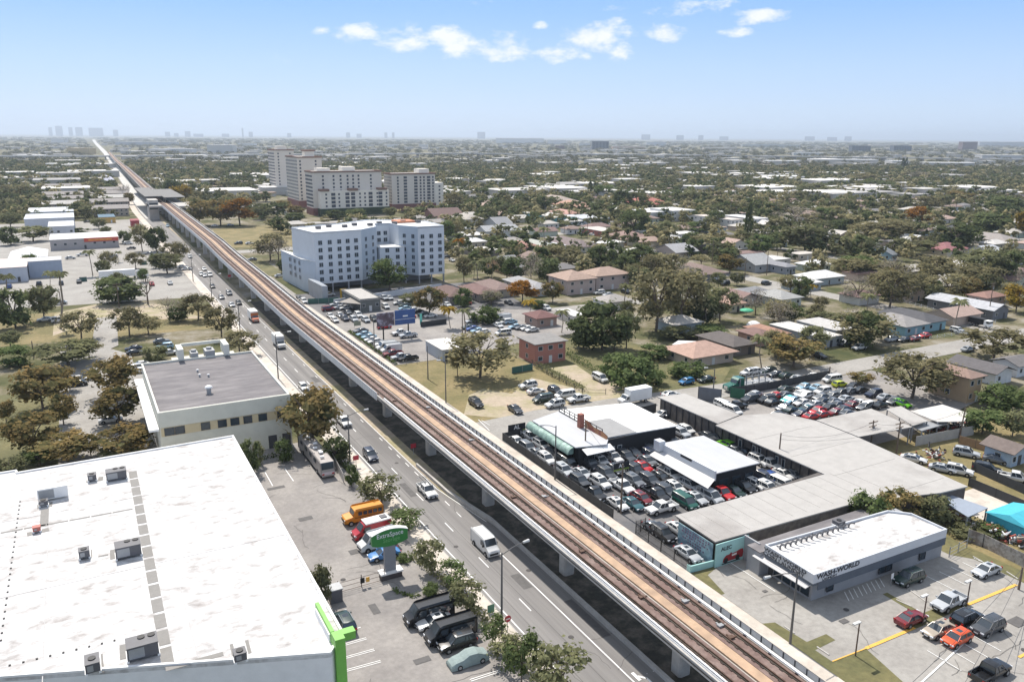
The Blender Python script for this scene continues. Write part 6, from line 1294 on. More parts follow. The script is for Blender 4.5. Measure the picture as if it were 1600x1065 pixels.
for key, n, leaf, shape, cl, mt in [('dense', 1500, .075, 'round', 30, 'dense'), ('oak', 1250, .062, 'round', 30, 'oak'), ('rust', 1300, .075, 'round', 26, 'rust'), ('bright', 1300, .075, 'round', 26, 'bright'), ('dim', 1400, .07, 'round', 30, 'dim'),
                                ('grey', 800, .05, 'round', 26, 'grey'), ('yellow', 1100, .08, 'round', 24, 'yellow'), ('orange', 1300, .07, 'round', 26, 'orange'), ('flat', 1100, .07, 'flat', 24, 'oak'), ('cone', 1100, .07, 'cone', 40, 'dense')]:
    for k in range(2 if key not in ('yellow', 'flat', 'cone', 'orange') else 1):
        CR[key, k] = crown_mesh(len(CR) * 13 + 5, n, leaf, shape, cl, mt, core=0 if key == 'grey' else (.45 if key in ('oak', 'flat') else .62))
CR['road', 0] = crown_mesh(991, 900, .085, 'round', 17, 'dim', core=.3); CR['road', 1] = crown_mesh(993, 900, .085, 'round', 15, 'bright', core=.3)
TR = [trunk_mesh(i) for i in range(3)]
def palm_meshes(col):
    b = MB(); r = random.Random(3); ti = []
    for k in range(17):
        a = 2 * PI * k / 17 + r.uniform(-.15, .15); e = r.uniform(.15, .95); L_ = 1.0
        pts = []
        for i in range(6):
            u = i / 5; rad = L_ * u * (1 - .12 * u); z = .35 * e * math.sin(u * 2.2) - .42 * u * u * (1.25 - e * .7)
            pts.append(Vector((math.cos(a) * rad, math.sin(a) * rad, z)))
        side = Vector((-math.sin(a), math.cos(a), 0))
        for i in range(5):
            w0, w1 = [.05, .14, .17, .15, .1, .02][i], [.05, .14, .17, .15, .1, .02][i + 1]
            for sg in (-1, 1):
                o = len(b.v); b.v += [tuple(pts[i]), tuple(pts[i + 1]), tuple(pts[i + 1] + side * sg * w1 - Vector((0, 0, w1 * .6))), tuple(pts[i] + side * sg * w0 - Vector((0, 0, w0 * .6)))]
                b.f.append((o, o + 1, o + 2, o + 3) if sg > 0 else (o + 3, o + 2, o + 1, o)); b.m.append(0); ti.append(r.random())
    me = b.mesh('fronds', LM[col]); a_ = me.attributes.new('tint', 'FLOAT', 'FACE'); a_.data.foreach_set('value', ti); return me
PALM = {'dim': palm_meshes('dim'), 'yellow': palm_meshes('yellow'), 'orange': palm_meshes('orange')}
PT = MB(); PT.tube((0, 0, 0), (.1, .05, .5), .022, .017, 7); PT.tube((.1, .05, .5), (.1, 0, 1), .017, .013, 7); PT = PT.mesh('trunk', M('palm_bark', (.24, .20, .16), .9, .2, 3))
def bare_mesh():
    b = MB(); r = random.Random(11)
    def br(p, d, l, th, k):
        q = p + d * l; b.tube(p, q, th, th * .65, 5)
        if k:
            for _ in range(3): br(q, (d + Vector((r.uniform(-.8, .8), r.uniform(-.8, .8), r.uniform(-.1, .6)))).normalized(), l * .68, th * .6, k - 1)
    br(Vector((0, 0, 0)), Vector((0, 0, 1)), .34, .035, 4); return b.mesh('trunk', BARK)
BARE = bare_mesh()
KDESC = {'dense': 'dark green dense tree', 'oak': 'olive green oak like tree', 'rust': 'rusty brown and green tree', 'bright': 'bright green leafy tree', 'dim': 'dull green leafy tree', 'grey': 'greyish nearly leafless tree', 'yellow': 'yellow green palm like tree',
         'orange': 'orange brown leafy tree', 'flat': 'spreading flat topped olive tree', 'cone': 'tall dark conifer', 'palm': 'green palm tree', 'ypalm': 'yellowish palm tree', 'opalm': 'orange tinted palm tree', 'bush': 'dense green bush', 'gbush': 'dull green bush', 'road': 'sparse leafy roadside tree', 'bare': 'bare leafless tree'}
NT = [0]
def tree_w(kind, t, s, rad, H, low=None, lab=None, group=None, desc=None):
    NT[0] += 1; k = NT[0]
    bush = kind in ('bush', 'gbush'); cat = 'bush' if bush else 'palm' if 'palm' in kind else 'tree'
    nm = {'bush': 'bush', 'palm': 'palm_tree', 'tree': 'conifer_tree' if kind == 'cone' else 'tree'}[cat]
    r = obj(nm, None, None, (t, s, 0), R.uniform(0, 6.28))
    if lab: tag(r, lab, cat, group)
    else: auto(r, desc or KDESC[kind], cat, group or {'bush': 'bushes', 'palm': 'palm trees', 'tree': 'broadleaf trees'}[cat])
    if kind == 'bare':
        o = obj('trunk', BARE, r); o.scale = (H, H, H); return r
    if 'palm' in kind:
        o = obj('trunk', PT, r); o.scale = (H * .9, H * .9, H * .92)
        o = obj('crown', PALM[{'palm': 'dim', 'ypalm': 'yellow', 'opalm': 'orange'}[kind]], r, (.09 * H, 0, H * .92)); o.scale = (rad * 1.15, rad * 1.15, rad * 1.25); return r
    key = {'bush': 'bright', 'gbush': 'dim'}.get(kind, kind)
    me = CR.get((key, k % 2)) or CR[key, 0]
    low = (0 if bush else H * (.2 if kind not in ('cone', 'dense') else .06)) if low is None else low
    o = obj('crown', me, r, (0, 0, low)); o.scale = (rad, rad * R.uniform(.9, 1.1), H - low)
    if not bush:
        o = obj('trunk', TR[k % 3], r); o.scale = (rad * .9 if kind != 'cone' else .4 * rad, rad * .9 if kind != 'cone' else .4 * rad, H * (1 if kind != 'cone' else .6)); 
    return r
def tree(kind, cr, x, ytop, ybase, w, **k):
    """crown centre x, top y, foot y and width, all as seen in the photo"""
    px, pb = pp(cr, x, ybase) if cr not in CROPS6 else (CROPS6[cr][0] + x / 6.154, CROPS6[cr][1] + ybase / 6.154)
    sc_ = 4 if cr not in CROPS6 else 6.154
    if cr == 'F': sc_ = 1
    pt = (CROPS.get(cr) or CROPS6.get(cr))[1] + ytop / sc_
    t, s = at(px, pb); d = px_of(t, s, 2)[2]; r0 = w / sc_ / 2 * d / CF; e = (pb - pt) * d / CF
    dep = math.asin(min(.9, CH / math.hypot(d, CH) * 1.0)); c_, s_ = math.cos(dep), math.sin(dep)
    if kind in ('dense', 'bush', 'gbush', 'bright', 'dim'):
        H = math.sqrt(max(e * e / 4 - (r0 * s_) ** 2, (.28 * e) ** 2)) * 2 / c_; t, s = at(px, (pb + pt) / 2, H / 2)
    else:
        lo, H = 1.0, 30.0
        for _ in range(30):
            m_ = (lo + H) / 2
            if .58 * m_ * c_ + math.hypot(.42 * m_ * c_, r0 * s_) > e: H = m_
            else: lo = m_
        if 'palm' in kind or kind == 'bare': H = hgt(t, s, pt)
    rad = r0 * (1.0 if 'palm' in kind else 1.22); H = max(1.2, min(H, 26))
    return tree_w(kind, t, s, rad, H, **k)
TL = '''dense B0 80 190 450 215;palm B0 60 110 330 110;dim B0 260 165 400 170;palm B0 378 80 455 110;bare B0 925 120 300 90;oak B0 510 330 520 190;oak B0 810 300 500 190;oak B0 930 370 490 150;grey B0 1060 250 400 150
dense B0 1110 310 410 120;oak B0 1240 225 400 190;oak B0 1385 300 510 190;oak B0 1500 455 620 210;bush B0 80 545 690 190;dim B0 60 460 570 120;dim B0 420 520 700 340;oak B0 560 510 640 150;rust B0 400 850 1060 170
rust B0 270 680 960 290;rust B0 420 690 850 150;rust B0 40 890 1040 120;rust C0 215 165 440 290;rust C0 420 285 480 290;rust C0 570 305 450 130;rust C0 790 245 430 300;bright C0 240 385 520 190;dim C0 60 440 600 200;gbush C0 750 350 460 220
dense C1 -40 330 560 110;bush C1 175 330 490 110;dense C1 490 315 500 170;gbush C1 15 350 510 60;gbush B0 960 550 660 140;gbush D1 400 330 600 130
bush D1 930 260 320 90;bush D1 1090 440 530 110;bush C1 600 500 640 70;gbush C1 640 610 640 40
oak A0 890 670 850 115;dense A0 970 690 850 120;oak A0 1100 780 950 160;dim A0 1040 860 990 180;oak A0 850 850 960 110;palm A0 580 835 1000 90;oak A0 685 840 980 100;dense A0 780 715 800 75;dense A0 60 690 810 130;dim A0 200 690 790 180
dense A0 500 700 750 110;dense A0 480 540 640 90;dim A0 615 640 710 90;rust A0 1250 520 690 170;rust A0 1380 520 690 180;orange A0 1500 520 690 190;yellow A0 1140 430 560 120;dense A0 1080 390 520 100;dim A0 60 600 700 120;dim A0 30 540 620 110;oak A0 150 430 520 90;palm A0 740 850 920 50;dim A0 660 690 750 60
grey A0 770 420 520 80;rust A0 810 480 560 60;dense A0 320 450 500 90;dense A0 410 445 495 60;dense A0 480 440 495 60;dense A0 590 450 495 60;dim A0 690 440 490 70;oak A0 40 430 520 80
oak A1 90 730 910 180;grey A1 140 770 920 150;dense A1 175 890 985 80;palm A1 1265 770 890 100;oak A1 1225 650 780 130;opalm A1 1268 765 900 90;oak A1 1300 870 1045 110;palm A1 1380 900 1065 130;palm A1 1470 880 1020 100;dim A1 30 560 650 110;dense A1 240 605 670 110;rust A1 170 530 600 90;dense A1 620 580 650 120;dense A1 500 590 650 120;dense A1 1000 570 630 110;dense A1 1100 560 630 110;oak A1 1240 480 610 120;dim A1 840 570 640 80
oak A1 60 480 540 90;rust A1 250 560 640 100;dense A1 1330 540 600 70;dense A1 1560 540 640 80;bright A1 1200 650 790 90
bright B1 830 15 225 215;rust B1 1085 185 370 190;ypalm B1 1215 310 450 130;palm B1 1300 310 560 110;bush B1 1430 305 420 190;oak B1 1400 465 760 340;oak B1 1260 560 750 110;orange B2 65 150 290 170;dim B1 1470 210 300 120;gbush B1 950 230 300 100;bush B1 1290 190 320 110;palm B1 1360 60 140 90;grey B1 1470 200 310 110
rust B2 255 150 290 125;ypalm B2 105 270 380 110;bush B2 170 270 330 90;oak B2 900 55 470 330;oak B2 1060 70 440 280;grey B2 1110 90 300 160;dense B2 570 265 590 300;dense B2 450 360 580 190;dim B2 720 340 580 160;oak B2 640 440 590 150;bush B2 740 600 830 260;bush B2 640 600 760 150;bush B2 880 540 650 170;bush B2 1100 640 760 190;bush B2 900 700 800 130
palm B2 310 330 480 110;palm B2 1220 285 440 150;cone B2 1115 290 430 90;bush B2 1250 420 510 220;palm B2 1560 495 700 140;gbush B2 1060 430 520 240;dense A2 560 805 985 150;dense A2 640 830 980 90;dense A2 805 800 960 170;dense A2 870 850 950 80;dense A2 760 580 750 190
cone A2 1472 510 795 60;rust A2 1360 865 990 150;dense A2 1275 590 700 110;bush A2 1150 665 730 190;dim A2 970 660 820 110;dense A2 690 460 590 100;dim A2 790 480 590 120;oak A2 300 810 960 230;grey A2 120 840 1060 110;palm A2 30 700 780 60;bush A2 450 905 990 100;flat A2 1180 730 850 210
flat A2 1370 740 810 140;dim A2 50 710 790 110;palm A2 170 650 720 80;palm A2 325 660 745 75;palm A2 205 700 785 90;bright A2 1540 740 880 140;flat A2 1180 860 950 120;cone A2 487 390 530 40;bright A2 580 430 530 110;dense A2 200 500 600 110;dim A2 1100 470 560 100;gbush B2 1350 200 250 90;grey A2 870 800 900 70
oak B3 510 0 130 230;grey B3 560 120 300 220;oak B3 760 75 320 240;oak B3 870 90 280 180;oak B3 1130 100 270 260;oak B3 1300 40 250 250;bright B3 1040 140 245 150;yellow B3 1550 170 350 150;oak B3 1410 430 640 320;oak B3 610 335 560 340;rust B3 160 480 690 280;oak B3 900 590 890 360;oak B3 1060 640 860 260;rust B3 580 720 800 130;bright B3 1460 800 1000 250
bush C3 90 300 330 10;oak B3 80 260 420 210;ypalm B3 270 175 270 90;oak B3 140 110 230 140;palm B3 1215 265 330 40;dim B3 1000 240 300 60;palm B3 20 470 600 90;gbush B3 300 320 400 150;gbush B3 420 350 420 110
bright C3 1480 -10 150 220;bright C3 1350 140 320 210;dim C3 1540 150 330 150;gbush C3 1250 870 960 220;dim C3 990 820 900 160;bush C3 1400 860 960 160
dim A3 240 670 860 260;grey A3 160 560 690 240;oak A3 400 560 650 190;bright A3 350 570 680 110;oak A3 730 640 790 260;oak A3 620 660 760 200;oak A3 830 650 770 200;orange A3 935 570 690 140;dense A3 1180 665 820 260;dense A3 1400 600 740 220;dim A3 900 760 880 250;cone A3 635 815 920 80;dense A3 580 745 880 150;bright A3 560 870 1000 220;oak A3 740 910 1010 260
dense A3 60 720 840 130;dense A3 430 650 730 110;dense A3 500 640 730 90;dim A3 280 420 510 180;dense A3 680 400 475 200;rust A3 1200 470 550 150;dense A3 1480 500 630 180;yellow A3 1590 590 760 110;dim A3 1330 830 1060 250;dense A3 1540 840 1060 160;oak A3 1050 870 1060 250;dim A3 420 440 500 100;cone A3 840 260 340 30;cone A3 860 255 340 25;oak A3 1000 500 600 130;dim A3 1100 490 570 90;oak A3 600 360 430 160;grey A3 950 350 410 160;dense A3 480 500 560 110;palm A3 1080 590 690 60;palm A3 60 800 890 80;orange A3 30 560 620 90'''
BIG = {'rust B0 270 680 960 290'}
for ln in TL.replace('\n', ';').split(';'):
    a = ln.split()
    if len(a) == 6: tree(a[0], a[1], *map(float, a[2:]))
tree('dense', 'B0', 735, 118, 295, 275, lab='wide dark green dome shaped tree alone on the grass lot', low=.3)
tree('rust', 'B0', 720, 615, 870, 260, lab='round rusty orange tree next to the corner of the cream building'); tree('rust', 'B0', 745, 800, 1045, 285, lab='round rusty green tree with a visible trunk in the left car park')
tree('rust', 'C1', 355, 5, 400, 320, lab='large round reddish brown tree at the avenue corner of the cream building')
RT = 'roadside trees along the storage car park'
for (x, yt, yb, w_, lb) in [(785, 550, 745, 250, 'first roadside tree, above the yellow school bus'), (955, 765, 915, 240, 'second roadside tree, just right of the red van')]: tree('road', 'C1', x, yt, yb, w_, lab=lb, group=RT)
for (x, yt, yb, w_, lb) in [(1100, 160, 390, 190, 'third roadside tree, right of the green pylon sign'), (1220, 300, 480, 175, 'fourth roadside tree, above the left black passenger van'), (1335, 410, 640, 220, 'fifth roadside tree, behind the second black passenger van'),
                            (1480, 630, 830, 150, 'sixth roadside tree, beside the tall light pole foot'), (1580, 770, 960, 230, 'seventh roadside tree, behind the covered car')]: tree('road', 'D1', x, yt, yb, w_, lab=lb, group=RT)
tree('road', 'D2', 60, 740, 1080, 220, lab='eighth roadside tree at the bottom of the photo, left of the biggest', group=RT); tree('road', 'D2', 300, 830, 1190, 330, lab='biggest roadside tree cut by the bottom edge of the photo', group=RT)
tree_w('bright', 104.8, 73.6, 3.6, 6.6, low=.5, lab='dense green tree growing between the long shed and the laundromat roof')
tree_w('rust', 110.5, 72.6, 3.6, 6.2, low=.6, lab='brownish green tree right of the dense tree behind the laundromat')
tree_w('dim', 116, 70.4, 3.0, 5.0, low=.4, lab='dull green tree at the far right corner behind the laundromat')
# hedges
def hedge(name, lab, pts, w, h, mt='bright', cat='hedge', n=30):
    r = random.Random(len(lab)); v = []; f = []; ti = []; root_ = thing(name, lab, cat, (pts[0][0], pts[0][1], 0))
    for (a, b_) in zip(pts, pts[1:]):
        L_ = math.hypot(b_[0] - a[0], b_[1] - a[1])
        for i in range(int(L_ * n)):
            u = r.random(); x = a[0] + (b_[0] - a[0]) * u + r.uniform(-w, w) / 2 - pts[0][0]; y = a[1] + (b_[1] - a[1]) * u + r.uniform(-w, w) / 2 - pts[0][1]; z = r.uniform(.05, h)
            d = Vector((r.uniform(-1, 1), r.uniform(-1, 1), r.uniform(-.2, 1))).normalized(); p = d.orthogonal().normalized(); q = d.cross(p); s = r.uniform(.1, .22); c = Vector((x, y, z)); o = len(v)
            v += [tuple(c + p * s), tuple(c + q * s), tuple(c - p * s), tuple(c - q * s)]; f.append((o, o + 1, o + 2, o + 3)); ti.append(r.random())
    me = bpy.data.meshes.new('foliage'); me.from_pydata(v, [], f); me.materials.append(LM[mt]); a_ = me.attributes.new('tint', 'FLOAT', 'FACE'); a_.data.foreach_set('value', ti)
    obj('foliage', me, root_); return root_
hedge('hedge', 'trimmed green hedge along the railway side of the billboard lot', [(71.5, 238), (71.6, 225), (71.5, 196)], .9, .9)
hedge('hedge', 'hedge row beside the dirt driveway of the pink house', [ca('B2', 140, 690), ca('B2', 280, 760), ca('B2', 460, 850)], 1.6, 1.8, 'dim')
hedge('hedge', 'hedge row between the pink house and the overgrown plot', [ca('B2', 330, 610), ca('B2', 440, 680), ca('B2', 600, 760)], 1.8, 2.0, 'bright')
hedge('hedge', 'low clipped hedge at the foot of the cream building wall', [ca('C1', 20, 480), ca('C1', 240, 430)], 1.2, 1.0, 'bright')
hedge('hedge', 'yellow green hedge between the motorhome and the avenue', [ca('C1', 560, 510), ca('C1', 640, 600)], 1.3, 1.1, 'bright')
hedge('hedge', 'dark green hedge along the sidewalk beside the storage car park', [ca('D1', 960, 270), ca('D1', 1130, 410), ca('D1', 1300, 560), ca('D1', 1470, 720), ca('D1', 1590, 850), (40, 66)], 1.3, 1.1, 'dim', n=40)
hedge('hedge', 'overgrown shrubs along the top of the rubble wall', [ca('C3', 1040, 850), ca('C3', 1230, 930), ca('C3', 1350, 920)], 1.8, 2.2, 'dim')
hedge('hedge', 'small curved flower bed at the foot of the pylon sign', [ca('D1', 860, 500), ca('D1', 980, 540), ca('D1', 1030, 520)], .7, .5, 'bright')
# ================================================================ poles, signs, walls, fences
def street_light(lab, cr, x, yb, yt, arm=(2.5, 0), mat=POLEM, group='street lights', head=True, name='street_light'):
    px, py = pp(cr, x, yb); t, s = at(px, py); H = hgt(t, s, (CROPS[cr][1] + yt / (1 if cr == 'F' else 4)))
    r = thing(name, lab, 'street light' if head else 'utility pole', (t, s, 0), 0, group); m = MB(); m.tube((0, 0, 0), (0, 0, H), .17, .1, 8); m.build('pole', mat, r)
    if head:
        m = MB(); m.path([(0, 0, H - .3), (arm[0] * .5, arm[1] * .5, H + .15), (arm[0], arm[1], H + .3)], .06, 6); m.build('arm', mat, r)
        m = MB(); n = Vector((arm[0], arm[1], 0)).normalized() if (arm[0] or arm[1]) else Vector((1, 0, 0)); a = Vector((arm[0], arm[1], H + .3)); m.tube(a, a + n * .9, .14, .2, 8); m.build('lamp_head', M('lamp_head', (.6, .6, .58), .5, 0), r)
    return r, H
street_light('tall street light on the left sidewalk nearest the camera', 'D1', 1535, 780, 255, (3.2, .5))
street_light('street light beside the red sign and navy car', 'C1', 588, 490, 190, (3.2, .3))
street_light('street light beyond the white box truck', 'F', 435, 592, 522, (3.0, 0)); street_light('street light beside the moving truck', 'F', 376, 527, 473, (3, 0)); street_light('street light at the middle of the avenue queue', 'F', 332, 476, 430, (3, 0)); street_light('street light at the far end of the avenue queue', 'F', 302, 440, 400, (3, 0))
street_light('very tall street light by the laundromat over the railway', 'D3', 137, 830, 370, (-4.2, .3))
street_light('street light inside the black car yard behind the green awning', 'C2', 268, 600, 260, (-2.2, .6))
street_light('street light on the grass lot beside the railway', 'B1', 1187, 920, 660, (-.9, .6)); street_light('street light with a small bush at its foot on the brown lot', 'B1', 1075, 770, 560, (0, 0), head=False, name='utility_pole')
street_light('street light at the edge of the street by the blue hatchback', 'B2', 1258, 840, 705, (-1.5, .8))
street_light('street light in the billboard lot hedge', 'B1', 742, 600, 400, (0, 0), head=False, name='utility_pole')
for (x, yb, yt, lb) in [(545, 905, 690, 'low car park lamp on the grass corner'), (965, 710, 520, 'low car park lamp beside the dark red sedan'), (1240, 590, 430, 'low car park lamp behind the silver pickup')]:
    px, py = pp('D3', x, yb); t, s = at(px, py); H = hgt(t, s, 799 + yt / 4); r = thing('car_park_lamp', lb, 'lamp post', (t, s, 0), 0, 'car park lamps'); m = MB(); m.tube((0, 0, 0), (0, 0, H), .09, .08, 8); m.build('pole', M('brown_pole', (.11, .07, .055), .6, .1, 1), r)
    m = MB(); m.box(-1.1, -.18, H - .02, .1, .18, H + .14); m.build('lamp_head', M('lamp_head', (.6, .6, .58)), r)
WIRE = M('wire', (.05, .05, .055), .6, 0)
POLES = {}
for key, lb, cr, x, yb, yt, cross in [('a', 'wooden utility pole in front of the dealer office', 'C2', 680, 810, 500, 0), ('b', 'wooden utility pole in front of the brick chimney', 'C2', 455, 480, 240, 0), ('c', 'wooden utility pole behind the long shed roof', 'C3', 60, 530, 305, 0),
    ('d', 'wooden utility pole with crossarm, left of the pair behind the shed', 'C3', 640, 390, 225, 1), ('e', 'wooden utility pole with crossarm, right of the pair behind the shed', 'C3', 800, 440, 232, 1), ('f', 'leaning utility pole beside the bright green trees', 'C3', 1195, 340, 150, 0),
    ('g', 'thin utility pole at the right rear of the laundromat car park', 'D3', 1565, 490, 345, 0), ('h', 'utility pole with crossarm in front of the dome shaped tree', 'B0', 745, 320, 170, 1), ('i', 'tall utility pole beside the tall palm', 'B0', 400, 440, 220, 0), ('j', 'utility pole on the path at the left edge', 'B0', 212, 630, 530, 0),
    ('k', 'tall concrete utility pole beside the black truck', 'B3', 1375, 390, 165, 1), ('l', 'utility pole beside the house with brown roof', 'A2', 1250, 935, 780, 0), ('m', 'utility pole in front of the long yellow walled house', 'A2', 912, 830, 720, 0), ('n', 'utility pole by the dense round tree', 'A2', 718, 810, 660, 0),
    ('o', 'utility pole near the pale grey row house', 'A2', 1452, 1045, 890, 0), ('p', 'utility pole at the far right street corner', 'A2', 1590, 1000, 850, 0), ('q', 'utility pole beside the turquoise building', 'A2', 470, 770, 620, 0), ('r', 'tall pole rising over the pale flat roofs far right', 'A3', 1172, 600, 470, 0), ('s', 'second tall pole far right', 'A3', 1285, 580, 450, 0),
    ('t', 'short pole on the corner of the salvage yard', 'B3', 382, 745, 690, 0), ('u', 'pole beside the white blue garage and sandy lot', 'B1', 1291, 560, 340, 0), ('v', 'utility pole on the pavement by the two tall blocks', 'A1', 1558, 660, 570, 0)]:
    px, py = pp(cr, x, yb); t, s = at(px, py); H = hgt(t, s, CROPS[cr][1] + yt / 4); r = thing('utility_pole', lb, 'utility pole', (t, s, 0), 0, 'wooden utility poles'); m = MB()
    m.tube((0, 0, 0), (0.5 if key == 'f' else 0, 0, H), .17, .12, 7); m.build('pole', WOOD, r)
    if cross: m = MB(); m.box(-1.3, -.08, H - .5, 1.3, .08, H - .34); m.box(-1.1, -.08, H - 1.3, 1.1, .08, H - 1.16); m.build('crossarm', WOOD, r)
    if cross: m = MB(); m.tube((.35, 0, H - 2.4), (.35, 0, H - 1.4), .22, .22, 8); m.build('transformer', GREYM, r)
    POLES[key] = (t, s, H)
def wire(lab, a, b, sag=.8, r_=.025, n=10):
    m = MB(); pts = [(a[0] + (b[0] - a[0]) * i / n, a[1] + (b[1] - a[1]) * i / n, a[2] + (b[2] - a[2]) * i / n - sag * 4 * (i / n) * (1 - i / n)) for i in range(n + 1)]
    m.path(pts, r_, 4); o = m.build('overhead_wire', WIRE); tag(o, lab, 'wire', 'overhead wires')
def pt(k, dz=0): p = POLES[k]; return (p[0], p[1], p[2] - dz)
wire('black overhead wire sagging over the long shed roof from the single pole', pt('c', .3), pt('d', .5), 1.6); wire('overhead wire joining the pair of crossarm poles', pt('d', .5), pt('e', .5), .4); wire('overhead wire from the right crossarm pole to the leaning pole', pt('e', .5), pt('f', .5), .8)
wire('overhead wire across the shed roof below the other one', pt('c', 1.2), pt('e', 1.2), 1.3); wire('overhead wire between the two poles in the black car yard', pt('a', .3), pt('b', .3), .8)
g_ = POLES['g']; wire('upper overhead wire crossing in front of the laundromat', (60, 38, 10), (g_[0], g_[1], g_[2] - .2), .8); wire('lower overhead wire crossing in front of the laundromat', (61, 34, 9.2), (g_[0], g_[1], g_[2] - .9), .9)
wire('overhead wire beyond the salvage yard beside the concrete pole', pt('k', .4), (275, 60, 9), .8); wire('overhead wire along the street from the concrete pole', pt('k', .4), (262, 330, 9), .8)
# pylon sign of the storage building
ps = thing('pylon_sign', 'green curved pylon sign on a grey column beside the gate', 'sign', (33.1, 95.6, 0)); land('the green pylon sign', 33, 95)
m = MB(); m.box(-.85, -.28, 1.3, .75, .28, 5.6); m.build('column', M('pylon_grey', (.24, .25, .275), .6, .04, 1), ps)
m = MB(); m.box(-1.5, -.6, 0, 1.5, .6, 1.0); m.build('base', M('base_dark', (.08, .07, .07), .8, .1, 1), ps); m = MB(); m.box(-1.65, -.75, 1.0, 1.65, .75, 1.25); m.build('base_cap', WHITEW, ps)
def disc(w, z0, z1, hump, n=14):
    top = [(-w + 2 * w * i / n, z1 + hump * (1 - (2 * i / n - 1) ** 2)) for i in range(n + 1)]; bot = [(w - 2 * w * i / n, z0 - hump * .9 * (1 - (2 * i / n - 1) ** 2)) for i in range(n + 1)]; return top + bot
GREENS = M('sign_green', (.04, .22, .05), .45, .04, 1)
def slab(b, pts, y0, y1, m=0):
    n = len(pts); o = len(b.v); b.v += [(x, y0, z) for x, z in pts] + [(x, y1, z) for x, z in pts]
    b.f.append(tuple(o + i for i in range(n - 1, -1, -1))); b.m.append(m); b.f.append(tuple(o + n + i for i in range(n))); b.m.append(m)
    for i in range(n): j = (i + 1) % n; b.f.append((o + i, o + j, o + n + j, o + n + i)); b.m.append(m)
m = MB(); slab(m, disc(2.6, 5.6, 7.05, .58), -.32, .3); m.build('sign_panel', GREENS, ps)
m = MB(); tp = disc(2.64, 5.6, 7.06, .59)[:15]; slab(m, [(x, z + .012) for x, z in tp] + [(x, z + .09) for x, z in reversed(tp)], -.4, .4); m.build('sign_top', WHITEW, ps)
lettering('ExtraSpace', .95, WHITEW, ps, (-.0, -.345, 6.85), 0, sx=.92); lettering('Storage', .8, M('pale_green_letters', (.16, .42, .15), .5, 0), ps, (0.2, -.345, 6.05), 0)
# gate
def fence(lab, pts, h, mat, step=2.4, name='fence', cat='fence', rails=2, panel=None, pw=.05, pick=0.0):
    x0, y0 = pts[0]; r = thing(name, lab, cat, (x0, y0, 0))
    for (a, b_) in zip(pts, pts[1:]):
        A, B_ = Vector((a[0] - x0, a[1] - y0, 0)), Vector((b_[0] - x0, b_[1] - y0, 0)); L_ = (B_ - A).length; n = max(1, int(L_ / step)); u = (B_ - A) / n
        for i in range(n + 1): m = MB(); p = A + u * i; m.box(p.x - pw, p.y - pw, 0, p.x + pw, p.y + pw, h + .05); m.build('post', mat, r)
        if panel:
            m = MB(); nn = Vector((-(B_ - A).y, (B_ - A).x, 0)).normalized() * .03; m.prism([tuple((A + nn).xy), tuple((B_ + nn).xy), tuple((B_ - nn).xy), tuple((A - nn).xy)], .05, h); m.build('panel', panel, r)
        else:
            for k in range(rails): z = h * (k + .5) / rails if rails > 1 else h; m = MB(); m.tube(A + Vector((0, 0, z)), B_ + Vector((0, 0, z)), .035, .035, 5); m.build('rail', mat, r)
            if pick:
                m = MB(); N_ = int(L_ / pick)
                for i in range(N_): p = A + (B_ - A) * (i / N_); m.box(p.x - .02, p.y - .02, .05, p.x + .02, p.y + .02, h)
                o = m.build('pickets', mat, r); o['kind'] = 'stuff'
    return r
gt = fence('brown metal sliding gate with small signs beside the pylon sign', [(25.4, 94.9), (32, 95.1)], 2.0, M('brown_pole', (.11, .07, .055)), 3.3, 'gate', 'gate', 3)
m = MB(); m.box(3.1, -.08, .8, 3.7, -.03, 1.6); m.build('notice', BLACK, gt); m = MB(); m.box(3.9, -.08, .8, 4.4, -.03, 1.5); m.build('notice', YELP, gt)
gh = thing('gate_housing', 'grey gate motor housing between the gate and the white storage building', 'gate housing', (24.6, 93.6, 0)); m = MB(); m.box(-.8, -.8, 0, .8, .8, 2.0); m.build('cabinet', DGREYM, gh); m = MB(); m.box(-.9, -.9, 2.0, .9, .9, 2.15); m.build('lid', GREYM, gh)
DF = M('dark_fence_panel', (.045, .048, .052), .8, .15, 1); TARPG = M('green_screen', (.05, .13, .11), .8, .15, 1)
fence('black screened fence between the sidewalk and the black car yard', [(71.3, 134), (71.1, 112), (71.1, 95.6)], 1.7, BLACK, 3, panel=DF)
fence('black picket gate section at the front corner of the black car yard', [(71.15, 89.6), (71.1, 77.3)], 2.0, BLACK, 2.6, rails=2, pick=.25)
fence('open black gate leaf folded into the black car yard', [(71.2, 89.7), (73.2, 89.9)], 2.2, BLACK, 1.0, 'gate', 'gate', 2, pick=.25)
fence('black wall fence at the back of the black car yard by the street', [(71.3, 134.2), (76, 134.4)], 1.6, BLACK, 2.5, panel=DF)
fence('dark wall between the box truck street and the long shed', [(101, 131.9), (109.2, 132.6)], 2.4, BLACK, 3, panel=DF)
fence('dark wall across the middle of the salvage yard', [cb('E7', 255, 350), cb('E7', 480, 330), cb('E7', 1200, 185)], 2.0, BLACK, 4, panel=DF)
fence('dark wall piece at the street corner of the salvage yard', [cb('E7', -60, 400), cb('E7', 160, 430)], 3.4, BLACK, 4, panel=M('slate_wall', (.14, .15, .17), .8, .1, 1))
fence('green screened corner fence of the salvage yard', [cb('E7', 250, 375), cb('E7', 385, 398)], 2.6, TARPG, 3, panel=M('green_panel', (.03, .12, .07), .8, .1, 1))
fence('green screened fence around the lot in front of the light blue block', [ca('B1', 325, 300), ca('B1', 520, 292)], 2.0, GREYM, 3, panel=TARPG)
fence('green screened fence under the big oak beside the pink house', [ca('B2', 0, 735), ca('B2', 128, 712)], 1.8, GREYM, 3, panel=TARPG)
